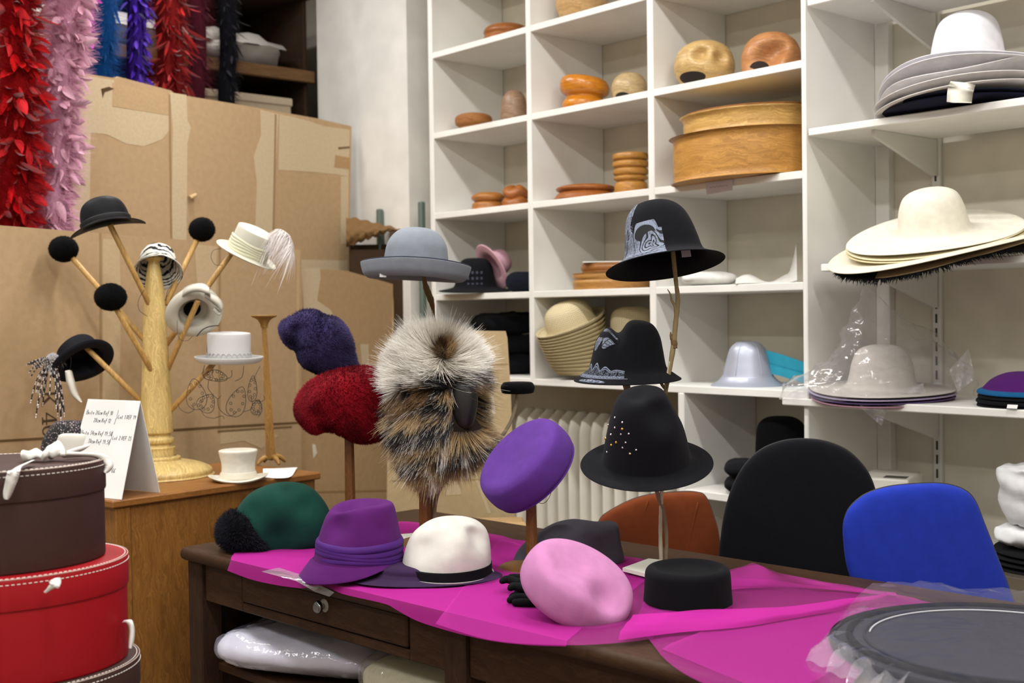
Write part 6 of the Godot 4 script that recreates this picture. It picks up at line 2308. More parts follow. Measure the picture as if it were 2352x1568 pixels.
	t = hat("felt_hat", "black felt hat with pale square print, under the pale pink hat in the pigeonhole", "hat", "", 1092, 663, hd, [[0, 76], [24, 74], [38, 60], [44, 34], [48, 14], [58, 7], [84, 2]], felt(hx("141418"), 0.95, 0.2), 0, 4)
	t.position.y = S4 + 0.012
	st = begin()
	for k in 12:
		var a := -0.35 + (k % 4) * 0.22
		var p0 := Vector3(sin(a) * 46.5, 18 + (k / 4) * 13, cos(a) * 46.5) * hd / FOC
		chamfer_box(st, p0, Vector3(0.009, 0.011, 0.001), 0.0002, Basis(Vector3.UP, a))
	stuff(part(t, "print_patch", st, paint(hx("4d4f5e"), 0.9)))
	t = hat("felt_hat", "pale pink brimmed hat leaning on its side against the black hat in the pigeonhole", "hat", "", 1130, 612, hd - 0.03, [[0, 44], [20, 42], [28, 30], [32, 12], [38, 2], [56, 1]], felt(hx("d4a6b4"), 0.95, 0.2), -58, -22, null, 3.5)
	pp = on_shelf(1200, -3.48, S4)
	t = thing("folded_cloth", "dark navy folded cloth at the right of the pink hat's pigeonhole", "cloth", pp, facing(pp))
	st = begin()
	cushion(st, Vector3(0.14, 0.09, 0.16), 31)
	part(t, "cloth", st, felt(hx("171a24")))
	pp = on_shelf(1150, -3.5, S5)
	for k in 3:
		t = thing("folded_cloth", ["folded black felt at the bottom of the dark pile behind the pale cardboard", "folded black felt in the middle of the dark pile behind the pale cardboard", "rumpled black felt on top of the dark pile behind the pale cardboard"][k], "cloth", pp + Vector3(0.02 * k, 0.088 * k, 0), facing(pp) + 0.2 * k, "pile of black felt in the pigeonhole")
		st = begin()
		cushion(st, Vector3(0.36 - 0.04 * k, 0.09, 0.26), 40 + k, 0.01)
		part(t, "cloth", st, felt(hx("101116")))
	# straw bodies
	var straw := StandardMaterial3D.new()
	straw.albedo_color = hx("f1e5c3")
	straw.albedo_texture = TX.straw
	straw.roughness = 0.8
	tri(straw, Vector3(4.5, 4.5, 4.5))
	var brimm := StandardMaterial3D.new()
	brimm.albedo_color = hx("e6d7b0")
	brimm.albedo_texture = TX.straw
	brimm.roughness = 0.8
	tri(brimm, Vector3(22, 22, 22))
	var proto: Node3D = null
	var nest := 13
	for i in nest:
		var f := float(i) / (nest - 1)
		var z := -3.37
		var d0 := dep(on_shelf(1318, z, S5))
		var x := lerpf(1330, 1314, f)
		var y := lerpf(858, 752, f)
		var ln := "%s straw hat rim from the bottom of the leaning pile behind the notched black hat" % ["first", "second", "third", "fourth", "fifth", "sixth", "seventh", "eighth", "ninth", "tenth", "eleventh", "twelfth", "thirteenth"][i]
		if i == nest - 1:
			ln = "topmost woven straw hat body of the leaning pile, its rounded crown showing"
		elif i == 0:
			ln = "lowest straw hat body of the leaning pile, resting on the shelf"
		var p := pt(x, y, d0)
		t = thing("straw_hat", ln, "hat", p, facing(p), "nested straw hat bodies")
		t.basis = t.basis * Basis(Vector3(0, 0, 1), lerpf(0.03, 0.36, f)) * Basis(Vector3(1, 0, 0), lerpf(0.02, 0.2, f))
		var k := lerpf(0.66, 1.0, pow(f, 0.7))
		st = begin()
		var pr := [[0, 62], [28, 60], [48, 48], [57, 26], [60, 8], [66, 3], [76, 6], [83, 14]]
		if i < nest - 1:
			pr = [[44, 30], [57, 22], [60, 6], [66, 1], [76, 4], [83, 12]]
		lathe(st, shell(curve(V2(pr), 4), 2.4), 48, d0 / FOC * k, func(w): return w)
		part(t, "body", st, straw if i == nest - 1 else brimm)
	for i in 3:
		var d0 := dep(on_shelf(1450, -3.5, S5))
		var p := pt(1452, 760 + 0 * i, d0)
		p.y = S5 + 0.03 + 0.075 * i
		t = thing("straw_hat", ["lowest of the three straw hat bodies in the second pile, by the divider", "middle of the three straw hat bodies in the second pile, by the divider", "uppermost woven straw crown of the second pile, just above the notched black hat"][i], "hat", p, facing(p), "second pile of straw hat bodies")
		st = begin()
		lathe(st, shell(curve(V2([[0, 62], [26, 61], [44, 50], [50, 28], [50, 6], [52, 0]]), 5), 2.4), 48, d0 / FOC, null)
		part(t, "body", st, straw)
	# white felt pieces, silver cap, turquoise felt
	pp = on_shelf(1632, -3.42, S4)
	t = thing("folded_felt", "folded white felt hat body lying flat, left piece on its shelf", "felt", pp, facing(pp))
	st = begin()
	cushion(st, Vector3(0.20, 0.05, 0.20), 51)
	part(t, "felt", st, felt(hx("e6e4df")))
	pp = on_shelf(1766, -3.45, S4)
	t = thing("folded_felt", "limp off-white felt hat body with an upturned end, against the third divider", "felt", pp, facing(pp))
	st = begin()
	var rows := []
	for i in 9:
		var row := PackedVector3Array()
		for j in 25:
			var u := j / 24.0
			var yy := 0.022 + 0.014 * sin(u * 9.0) + 0.11 * pow(maxf(0.0, (u - 0.84) / 0.16), 1.5)
			row.append(Vector3(lerpf(-0.11, 0.105, u) - 0.01 * pow(u, 6), yy * sin(PI * clampf(i / 8.0 + 0.02, 0, 0.98)) , lerpf(0.11, -0.12, i / 8.0)))
		rows.append(row)
	net(st, rows, true)
	for i in rows.size():
		for j in rows[i].size():
			rows[i][j].y = maxf(rows[i][j].y - 0.012, 0.0)
	net(st, rows)
	part(t, "felt", st, felt(hx("dfddd6")))
	hd = dep(on_shelf(1718, -3.44, S5))
	t = hat("cloth_cap", "shiny silver-grey fabric hat with a sloping brim, under the turquoise felt", "hat", "", 1718, 884, hd, [[0, 100], [22, 98], [40, 82], [50, 50], [57, 24], [60, 18], [70, 8], [84, 0]], paint(hx("b9bccb"), 0.32, "pile", 5.0) if false else satin(hx("aeb2c2")), 0, 2, func(p): return Vector3(p.x, p.y, p.z * 0.9))
	t.position.y = S5 + 0.004
	for a in [-0.5, 0.6, 1.7, 2.7, 3.8, 4.9]:
		st = begin()
		var pts := []
		for k in [[22, 98.5], [40, 82.8], [50, 50.8], [57.6, 24]]:
			pts.append(Vector3(sin(a) * k[0], k[1], cos(a) * k[0] * 0.9) * hd / FOC)
		tube(st, curve(pts, 4), 0.0012, 5)
		part(t, "seam", st, satin(hx("aeb2c2")))
	pp = pt(1790, 842, hd - 0.03)
	t = thing("folded_felt", "bright turquoise thick felt piece propped on the silver hat", "felt", pp, facing(pp))
	st = begin()
	var pl := []
	for w in [[1714, 832], [1724, 820], [1748, 801], [1800, 815], [1862, 836], [1866, 872], [1850, 880], [1790, 862], [1726, 848], [1716, 842]]:
		var l := loc(t, w[0], w[1])
		pl.append(Vector2(l.x, l.y))
	slab(st, pl, Vector3(0, 0, -0.02), Vector3(1, 0, 0), Vector3(0, 1, 0), Vector3(0, 0, 0.03))
	part(t, "felt", st, felt(hx("42b6d6")))
	st = begin()
	pl = []
	for w in [[1716, 832], [1726, 826], [1790, 842], [1864, 862], [1864, 876], [1850, 880], [1790, 862], [1726, 848], [1716, 842]]:
		var l := loc(t, w[0], w[1])
		pl.append(Vector2(l.x, l.y))
	slab(st, pl, Vector3(0, 0, 0.010), Vector3(1, 0, 0), Vector3(0, 1, 0), Vector3(0, 0, 0.008))
	part(t, "folded_edge", st, felt(hx("42b6d6")))
	# black forms in the low pigeonhole
	var low := 0.728
	for k in 2:
		pp = on_shelf(1712, -3.40, low)
		t = thing("felt_roll", ["black rolled felt hat body on the low shelf, beneath another", "black rolled felt hat body lying on top of another on the low shelf"][k], "felt", pp + Vector3(0.01, 0.055 * k, 0), facing(pp))
		st = begin()
		cushion(st, Vector3(0.17, 0.056, 0.2), 61 + k, 0.004)
		part(t, "felt", st, felt(hx("121217")))
	pp = on_shelf(1800, -3.5, low)
	t = thing("felt_cone", "tall black felt cone at the back of the low pigeonhole, above the black chair", "felt", pp, facing(pp))
	st = begin()
	lathe(st, shell(curve(V2([[0, 172], [30, 170], [52, 152], [60, 110], [64, 50], [70, 0]]), 5), 3.0), 48, dep(pp) / FOC, func(p): return Vector3(p.x - p.y * 0.05, p.y, p.z))
	part(t, "felt", st, felt(hx("101014")))
func satin(c: Color) -> StandardMaterial3D:
	var key := "satin" + c.to_html()
	if M.has(key):
		return M[key]
	var m := StandardMaterial3D.new()
	m.albedo_color = c
	m.metallic = 0.35
	m.roughness = 0.38
	M[key] = m
	return m
# shade of a bored hole: a dark painted patch that follows a turned surface, at an angle and height
func patch_on(t: Node3D, prof: Array, a0: float, y0: float, da: float, dy: float):
	var s := dep(t.position) / FOC
	var pr := curve(V2(prof), 6)
	var st := begin()
	var rows := []
	for k in 7:
		var f := k / 6.0
		var row := PackedVector3Array()
		for j in 33:
			var b := TAU * j / 32
			var a := a0 + cos(b) * da * f
			var y := maxf(y0 + sin(b) * dy * f, 0.4)
			var r := 0.0
			for i in pr.size() - 1:
				if y <= pr[i].y and y >= pr[i + 1].y:
					r = lerpf(pr[i].x, pr[i + 1].x, (pr[i].y - y) / maxf(pr[i].y - pr[i + 1].y, 0.001))
			row.append(Vector3(sin(a) * (r + 0.6), y, cos(a) * (r + 0.6)) * s)
		rows.append(row)
	net(st, rows)
	part(t, "painted_hole", st, plain(hx("22170e"), 0.9), "dark patch painted for a bored hole")

# ---------- right-hand shelves ----------
func floppy(label: String, x: float, y: float, d: float, R: float, wave: Callable, m: Material, crown := true, rz := 0.0, rx := 0.0, th := 2.6, grp := "", k := 1.0, tall := 1.0) -> Node3D:
	var prof: Array = [[0, 112 * k * tall], [34 * k, 110 * k * tall], [62 * k, 96 * k * tall], [76 * k, 66 * k * tall], [83 * k, 30 * k * tall], [90 * k, 8], [104 * k, 2], [lerpf(104 * k, R, 0.5), 0], [R, 0]]
	if not crown:
		prof = [[60, 1], [90, 0.5], [lerpf(90, R, 0.5), 0], [R, 0]]
	return hat("wide_brimmed_hat", label, "hat", grp, x, y, d, prof, m, rz, rx, func(p):
		var r := Vector2(p.x, p.z).length()
		var f := clampf((r - 80) / (R - 80), 0, 1)
		return p + Vector3(0, wave.call(atan2(p.x, p.z), f), 0), th, 96)
func build_right_goods():
	var white := felt(hx("ebe9f0"), 0.9, 0.2)
	var d := dep(pz(2215, 200, -3.47))
	var sh := 1.945
	var s := d / FOC
	# pile of white felt hats on the upper shelf: navy at the bottom
	var spec := [
		["flat navy felt hat body under the pile of white felt hats", 0.006, 0, 190.0, hx("12142c"), func(a, f): return f * (6.0 + 8.0 * cos(a))],
		["second flat navy felt hat body under the pile of white felt hats", 0.018, 0, 192.0, hx("15182f"), func(a, f): return f * (4.0 + 10.0 * cos(a))],
		["lowest white felt hat of the pile, with the small fabric tag over its edge", 0.032, 0, 204.0, hx("ded9d6"), func(a, f): return f * (-4.0 + 20.0 * cos(a) + 14.0 * sin(a))],
		["white felt hat just above the tagged one in the pile", 0.044, 0, 206.0, hx("e2dedb"), func(a, f): return f * (0.0 + 26.0 * cos(a) + 12.0 * sin(a))],
		["white felt hat with a sagging brim, third from the top of the pile", 0.062, 0, 190.0, hx("e2dfdf"), func(a, f): return f * (14.0 + 24.0 * cos(a) + 24.0 * sin(a) - 10.0 * cos(3.0 * a))],
		["white felt hat second from the top of the pile, brim bent down at left", 0.078, 0, 196.0, hx("e6e4e6"), func(a, f): return f * (10.0 + 34.0 * cos(a) + 22.0 * sin(a) - 14.0 * sin(2.0 * a))],
		["topmost white felt hat of the pile, its tall rounded crown showing", 0.088, 1, 192.0, hx("ecebf1"), func(a, f): return f * (14.0 + 30.0 * cos(a) + 22.0 * sin(a) - 16.0 * sin(2.0 * a))]]
	for q in spec:
		var p := pz(2222, 200, -3.47)
		p.y = sh + q[1]
		var t := floppy(q[0], 2222, 200, d, q[3], q[5], felt(q[4], 0.9, 0.2), q[2] == 1, 0, 0, 2.6, "felt hats piled on the upper wall shelf", 1.0, 1.5)
		t.position = p
		if q[1] == 0.032:
			ribbon(t, "fabric_tag", [loc(t, 2212, 190, 0.27), loc(t, 2208, 200, 0.275), loc(t, 2205, 215, 0.272), loc(t, 2203, 236, 0.27)], [0.07, 0.07, 0.068, 0.066], paint(hx("ece8da"), 0.7), Vector3(1, 0.05, 0))
	# cream hats on the middle shelf
	d = dep(pz(2145, 560, -3.315))
	var base := pz(2145, 560, -3.315)
	base.y = 1.520
	var sp2 := [
		["black fringed fabric brim under the pile of cream hats, hanging over the shelf", 0.010, 0, 214.0, hx("101012"), func(a, f): return f * (-14.0 + 9.0 * sin(3.0 * a)), 8.0, 8.0],
		["tan felt brim between the black fringe and the cream hats", 0.020, 0, 212.0, hx("b99f7c"), func(a, f): return f * (-16.0 + 8.0 * sin(2.0 * a)), 9.0, 9.0],
		["lowest cream felt hat of the pile, with the widest wavy brim", 0.034, 0, 240.0, hx("e6dfc9"), func(a, f): return f * (-4.0 + 10.0 * sin(2.0 * a + 0.6)), 8.0, 11.0],
		["thin cream hat brim second from the bottom of the cream pile", 0.048, 0, 196.0, hx("dfd1a8"), func(a, f): return f * (-3.0 + 4.0 * sin(2.0 * a)), 6.0, 14.0],
		["cream hat brim just under the topmost cream hat", 0.056, 0, 196.0, hx("e3d8b5"), func(a, f): return f * (-1.0 + 4.0 * sin(2.0 * a)), 6.0, 15.0],
		["topmost cream felt hat with a smooth dome crown and wide flat brim", 0.064, 1, 195.0, hx("e7e2d2"), func(a, f): return f * (4.0 + 5.0 * cos(2.0 * a) - 2.0 * cos(a)), 6.0, 16.0]]
	for q in sp2:
		var t := floppy(q[0], 2145, 560, d, q[3], q[5], felt(q[4], 0.9, 0.2), q[2] == 1, q[6], q[7], 2.6, "hats piled on the middle wall shelf", 0.93)
		t.position = base + Vector3(0, q[1], 0)
		if q[1] == 0.010:
			var tr := []
			for k in 2600:
				var a := wob(0, TAU)
				var r: float = wob(190, 216)
				var f := clampf((r - 80) / (214.0 - 80), 0, 1)
				var y: float = f * (-14.0 + 9.0 * sin(3.0 * a))
				tr.append([Transform3D(along(Vector3(sin(a) * 0.6 + wob(-0.4, 0.4), -0.8 + wob(-0.3, 0.5), cos(a) * 0.6 + wob(-0.4, 0.4)), wob(0.6, 1.4)), Vector3(sin(a) * r, y, cos(a) * r) * d / FOC), Color(0.01, 0.01, 0.012)])
			scatter(t, "fringe", hair_mesh(0.02, 0.0035, 0.4), tr, hairy(0.8, 0.1))
	# bagged grey hat with lilac brims
	d = dep(pz(2025, 880, -3.43))
	base = pz(2025, 880, -3.43)
	base.y = 1.075
	for q in [["dusty pink felt brim at the bottom of the bagged pile", 0.006, hx("b78a9d"), 158.0, 0], ["violet felt brim in the middle of the bagged pile", 0.016, hx("5d4a78"), 160.0, 0], ["pale lilac felt brim under the bagged grey hat", 0.026, hx("a79bb5"), 162.0, 0], ["pale grey felt hat with a domed crown inside the clear bag", 0.036, hx("c9c2bb"), 160.0, 1]]:
		var t := floppy(q[0], 2025, 880, d, q[3], func(a, f): return f * 3.0 * sin(a * 2.0), felt(q[2], 0.9, 0.2), q[4] == 1, -1, 4, 2.4, "felt hats inside the clear bag", 0.88)
		t.position = base + Vector3(0, q[1], 0)
	var bag := thing("plastic_bag", "crumpled clear plastic bag pulled up to a peak around the grey hat", "bag", base, facing(base))
	var n := FastNoiseLite.new()
	n.seed = 12
	n.frequency = 9.0
	var rows := []
	var keys := [[1785, 900, 2245, 905, 0.20], [1800, 880, 2240, 880, 0.21], [1855, 850, 2215, 835, 0.19], [1905, 822, 2180, 800, 0.16], [1932, 780, 2150, 775, 0.12], [1950, 730, 2100, 745, 0.07], [1970, 690, 2050, 705, 0.03], [1984, 655, 1994, 660, 0.004]]
	for i in 29:
		var f := i / 28.0 * (keys.size() - 1)
		var k := mini(int(f), keys.size() - 2)
		var w := f - k
		var xl := lerpf(keys[k][0], keys[k + 1][0], w)
		var yl := lerpf(keys[k][1], keys[k + 1][1], w)
		var xr := lerpf(keys[k][2], keys[k + 1][2], w)
		var yr := lerpf(keys[k][3], keys[k + 1][3], w)
		var dz := lerpf(keys[k][4], keys[k + 1][4], w)
		var row := PackedVector3Array()
		for j in 61:
			var a := TAU * j / 60
			var x := lerpf(xl, xr, 0.5 + 0.5 * sin(a))
			var y := lerpf(yl, yr, 0.5 + 0.5 * sin(a))
			var p := loc(bag, x, y, cos(a) * dz * 0.8)
			var v := n.get_noise_3d(p.x * 1.3, p.y * 2.0, p.z * 1.3)
			p += Vector3(sin(a), 0.5, cos(a)) * v * 0.03 * clampf((28 - i) / 8.0, 0, 1)
			if i == 0:
				p.y = 0.004
			row.append(p)
		rows.append(row)
	var st := begin()
	net(st, rows)
	part(bag, "film", st, clear(Color(0.95, 0.95, 1.0), 0.05, 0.1, 0.5))
	# the loose corners that stick out over the shelf edge
	for c in [[[1880, 880], [1830, 890], [1795, 920], [1850, 915]], [[1985, 905], [1975, 935], [2025, 978], [2040, 930]], [[2180, 850], [2225, 800], [2240, 870], [2200, 900]], [[2060, 900], [2090, 915], [2130, 912], [2120, 880]]]:
		st = begin()
		rows = []
		for i in 11:
			var row := PackedVector3Array()
			for j in 11:
				var u := i / 10.0
				var v := j / 10.0
				var a := Vector2(c[0][0], c[0][1]).lerp(Vector2(c[1][0], c[1][1]), u)
				var b := Vector2(c[3][0], c[3][1]).lerp(Vector2(c[2][0], c[2][1]), u)
				var q := a.lerp(b, v)
				row.append(loc(bag, q.x, q.y, 0.17 + 0.02 * n.get_noise_2d(q.x * 0.06, q.y * 0.06) + 0.012 * sin(u * 9 + v * 7)))
			rows.append(row)
		net(st, rows)
		part(bag, "loose_corner", st, clear(Color(0.95, 0.95, 1.0), 0.14, 0.1, 1.0))
	# purple, blue and black hats at the right edge
	d = dep(pz(2350, 900, -3.42))
	base = pz(2352, 900, -3.42)
	base.y = 1.075
	for q in [["lowest black felt brim of the short pile by the photo's right edge", 0.004, hx("111115"), 102.0, 0], ["second black felt brim of the short pile by the photo's right edge", 0.016, hx("0e0e12"), 104.0, 0], ["black felt hat below the blue one in the short pile at the right", 0.030, hx("131318"), 100.0, 0], ["blue felt hat between the black ones and the purple one at the right", 0.042, hx("1a5a8c"), 102.0, 0], ["purple felt hat on top of the short pile at the right", 0.050, hx("4f1d66"), 92.0, 1]]:
		var prof := [[0, 40], [40, 36], [70, 22], [q[3] - 4, 4], [q[3], 0]] if q[4] == 1 else [[0, 20], [60, 16], [q[3] - 6, 6], [q[3], 0]]
		var t := hat("felt_hat", q[0], "hat", "short pile of hats on the wall shelf", 2352, 900, d, prof, felt(q[2], 0.95, 0.3), 0, 3, null, 3.0)
		t.position = base + Vector3(0, q[1], 0)
	var tg := thing("paper_tag", "small white tag on the front of the lowest black brims at the right edge", "tag", pz(2325, 933, -3.28))
	tg.position.y = 1.077
	part(tg, "card", box_mesh(Vector3(0.03, 0.012, 0.001), 0.0003, Vector3(0, 0.0065, 0), Basis(Vector3(1, 0, 0), -0.5)), paint(hx("f0f0f0"), 0.7))
	# lowest shelf
	base = pz(2045, 1150, -3.48)
	base.y = 0.62
	var t := thing("white_box", "white carton with a grey printed label, on the lowest wall shelf behind the blue chair", "box", base, 0.35)
	var top := pz(2060, 1094, -3.45).y - 0.62
	part(t, "box", box_mesh(Vector3(0.16, top, 0.24), 0.004, Vector3(0, top / 2, 0)), paint(hx("e9e5da"), 0.7))
	part(t, "label", box_mesh(Vector3(0.07, 0.001, 0.05), 0.0003, Vector3(0.03, top + 0.0008, 0.06)), paint(hx("a8a49b"), 0.7, "pile", 30.0))
	d = dep(pz(2400, 1250, -3.42))
	base = pz(2415, 1250, -3.42)
	base.y = 0.62
	for k in 4:
		var h := hat("felt_hat", ["lowest black felt brim of the pile beside the blue chair", "second black felt brim from the bottom, beside the blue chair", "third black felt brim from the bottom, beside the blue chair", "uppermost black felt brim of the pile beside the blue chair"][k], "hat", "black brims on the lowest wall shelf", 2415, 1250, d, [[0, 14], [70, 12], [120, 6], [142 - k * 3, 2]], felt(hx("0f0f12"), 0.95, 0.2), 0, 0, func(p): return Vector3(p.x, p.y + 10.0 * clampf(-p.z / 140.0, 0, 1), p.z), 3.4)
		h.position = base + Vector3(0.004 * k, 0.003 + 0.014 * k, 0)
	for k in 2:
		var p := base + Vector3(-0.015 + 0.01 * k, 0.062 + 0.06 * k, 0.03)
		var h := thing("fleece_hat", ["crumpled white fleece hat lying on the black brims by the blue chair", "upper white fleece hat at the photo's right edge, above the black brims"][k], "hat", p, facing(p))
		st = begin()
		lathe(st, curve(V2([[0, 0], [70, 2], [100, 14], [96, 34], [70, 44], [0, 46]] if k == 0 else [[0, 0], [74, 4], [90, 34], [98, 84], [98, 116], [90, 130], [40, 134], [0, 132]]), 5), 48, d / FOC, func(q): return Vector3(q.x + 5.0 * sin(q.y * 0.09 + q.z * 0.05), q.y + 4.0 * sin(q.x * 0.11) * sin(q.z * 0.09), q.z * 0.9 + 5.0 * sin(q.y * 0.12 + q.x * 0.06)))
		part(h, "body", st, felt(hx("dcdcde"), 1.0, 0.3))

# ---------- feather boas ----------
func feather_mesh(len: float, w: float, curl: float, cup: float) -> ArrayMesh:
	var st := begin()
	var rows := []
	for i in 7:
		var f := i / 6.0
		var ww := w * pow(sin(PI * clampf(0.08 + f * 0.9, 0, 1)), 0.8) * (1.0 - 0.25 * f)
		var row := PackedVector3Array()
		for j in 5:
			var v := j / 2.0 - 1.0
			row.append(Vector3(v * ww, len * f - absf(v) * ww * 0.25, curl * f * f * len + cup * v * v * ww))
		rows.append(row)
	net(st, rows)
	return done(st)
func boa(label: String, path_px: Array, off: float, r_px: float, c: Color, n_feather: int, n_fluff: int, kind: Array, fluff_c: Color, fluff_len := 0.05, fluff_w := 0.0011, waist := 0.0):
	var u := Vector3(-0.305, 0, -0.952).normalized()
	var n := Vector3(0.952, 0, -0.305).normalized()
	var base := pt(345, 546, 4.36) + n * off
	var pts := []
	for p in path_px:
		pts.append(pv(p[0], p[1], base, n))
	pts[0].y = 3.05
	var o: Vector3 = pts[pts.size() - 1]
	var t := thing("feather_boa", label, "feather boa", o, 0.0)
	var rel := []
	for p in pts:
		rel.append(p - o)
	var c3 := Curve3D.new()
	for p in curve(rel, 6):
		c3.add_point(p)
	var L := c3.get_baked_length()
	var R := r_px * dep(o) / FOC
	var st := begin()
	var sp := []
	for i in 40:
		sp.append(c3.sample_baked(L * i / 39))
	tube(st, sp, R * 0.55, 12)
	var core := StandardMaterial3D.new()
	part(t, "cord", st, felt(fluff_c.darkened(0.1), 1.0, 0.0))
	# loop over its rail
	st = begin()
	tube(st, [rel[0] - Vector3(0, 0.05, 0), rel[0] + Vector3(0, 0.012, 0)], 0.02, 6)
	part(t, "cord_end", st, felt(c, 1.0, 0.3))
	var meshes := []
	for k in 4:
		meshes.append(feather_mesh(kind[0] * [0.85, 1.0, 1.15, 0.95][k], kind[1] * [1.0, 0.8, 1.1, 0.9][k], kind[2] * [0.6, 1.0, 1.4, -0.5][k], kind[3]))
	var mats := []
	for k in 3:
		var m := StandardMaterial3D.new()
		m.albedo_color = c.lightened(0.10 * k) if k < 2 else c.darkened(0.12)
		m.roughness = 0.75
		m.backlight_enabled = true
		m.metallic_specular = 0.15
		m.backlight = Color(0.4, 0.4, 0.4)
		mats.append(m)
	for k in n_feather:
		var f := wob(0.0, 1.0)
		var a := wob(0, TAU)
		var p := c3.sample_baked(L * f)
		var radial := (u * cos(a) + n * sin(a))
		if radial.dot(n) < -0.3:
			radial -= n * 2.0 * radial.dot(n)
		var dir = (radial * kind[4] + Vector3(0, -1, 0) * kind[5] + Vector3(wob(-1, 1), wob(-1, 1), wob(-1, 1)) * 0.45).normalized()
		var w := 1.0 - waist * absf(sin(f * 9.0))
		var b := along(dir, wob(0.75, 1.25))
		b = b.rotated(dir, wob(0, TAU))
		var o2 := MeshInstance3D.new()
		o2.name = "feather"
		o2.mesh = meshes[k % 4]
		o2.material_override = mats[rng.randi_range(0, 2)]
		t.add_child(o2, true)
		o2.transform = Transform3D(b, p + radial * R * w * wob(0.3, 0.75))
	var tr := []
	for k in n_fluff:
		var f := rng.randf()
		var a := wob(0, TAU)
		var p := c3.sample_baked(L * f)
		var radial := (u * cos(a) + n * sin(a))
		var w := 1.0 - waist * absf(sin(f * 9.0))
		var dir := (radial * w * 1.0 + Vector3(0, -kind[5] * 0.9, 0) + Vector3(wob(-1, 1), wob(-1, 1), wob(-1, 1)) * 0.5).normalized()
		var v := wob(0.7, 1.25)
		var l := fluff_c.srgb_to_linear()
		tr.append([Transform3D(along(dir, wob(0.5, 1.3)), p + radial * R * 0.35), Color(l.r * v, l.g * v, l.b * v)])
	scatter(t, "fluff", hair_mesh(fluff_len, fluff_w, 0.5), tr, hairy(0.8, 0.4))
func build_boas():
	var n := Vector3(0.952, 0, -0.305).normalized()
	var u := Vector3(-0.305, 0, -0.952).normalized()
	for off in [-0.16, -0.56]:
		var base: Vector3 = pt(345, 546, 4.36) + n * off
		var a: Vector3 = pv(-260, 300, base, n)
		var b: Vector3 = pv(700, 300, base, n)
		var h := 3.05
		var t := thing("hanging_rail", "dark metal rail above the frame from which the front boas hang" if off > -0.3 else "dark metal rail above the frame from which the rear boas hang", "rail", Vector3(a.x, h, a.z))
		var st := begin()
		tube(st, [Vector3.ZERO, Vector3(b.x - a.x, 0, b.z - a.z)], 0.012, 10)
		part(t, "rail", st, plain(hx("3a3632"), 0.5))
		for f in [0.05, 0.95]:
			var p: Vector3 = Vector3(b.x - a.x, 0, b.z - a.z) * f
			st = begin()
			tube(st, [p, p + Vector3(0, CEIL - h, 0)], 0.008, 8)
			part(t, "hanger_rod", st, plain(hx("3a3632"), 0.5))
	boa("bright red boa of curled feathers at the photo's left edge", [[38, -90], [36, 40], [40, 150], [34, 260], [40, 370], [32, 460], [36, 530]], -0.16, 62, hx("b30c12"), 300, 16000, [0.062, 0.017, 0.35, 0.4, 0.8, 0.6], hx("960a10"), 0.07, 0.0022)
	boa("pale pink boa of curled feathers and down, left of the tall cardboard", [[158, -90], [156, 30], [148, 120], [128, 220], [136, 320], [122, 410], [112, 480], [118, 535]], -0.16, 62, hx("dfaabf"), 300, 24000, [0.05, 0.015, 0.4, 0.5, 0.8, 0.55], hx("dba3bc"), 0.065, 0.0015)
	boa("scrap of magenta feather boa between the pink and the blue one", [[204, -90], [203, 40], [203, 104]], -0.46, 24, hx("9a2a92"), 60, 700, [0.045, 0.010, 0.3, 0.4, 0.8, 0.7], hx("8a2a86"), 0.035)
	boa("deep blue stringy ostrich boa", [[236, -90], [238, 20], [236, 105], [234, 180], [236, 240]], -0.55, 42, hx("0b3a78"), 40, 10000, [0.06, 0.005, 0.2, 0.3, 0.5, 1.0], hx("0b447f"), 0.06, 0.0014, 0.25)
	boa("violet feather boa between the blue and the crimson one", [[312, -90], [314, 20], [312, 110], [312, 200], [312, 260]], -0.55, 38, hx("3d1f8c"), 220, 4000, [0.05, 0.010, 0.3, 0.4, 0.7, 0.9], hx("341a7a"), 0.04)
	boa("crimson boa of long pointed feathers, middle of the rear row", [[386, -90], [386, 30], [392, 120], [388, 210], [388, 280]], -0.55, 54, hx("8e1a1a"), 300, 8000, [0.065, 0.007, 0.4, 0.3, 0.7, 1.0], hx("7c1616"), 0.055, 0.0015)
	boa("dim burgundy wispy boa right of the crimson one", [[452, -90], [452, 30], [454, 120], [450, 220], [452, 280]], -0.6, 36, hx("45101f"), 40, 5000, [0.05, 0.005, 0.3, 0.3, 0.7, 0.9], hx("4a1322"), 0.055, 0.0011)
	boa("black wispy boa with burgundy tips, nearest the white pier", [[522, -90], [522, 30], [524, 120], [520, 220], [522, 290]], -0.58, 34, hx("0b0b12"), 60, 6000, [0.05, 0.006, 0.3, 0.3, 0.7, 0.9], hx("0e0d14"), 0.04, 0.0016)

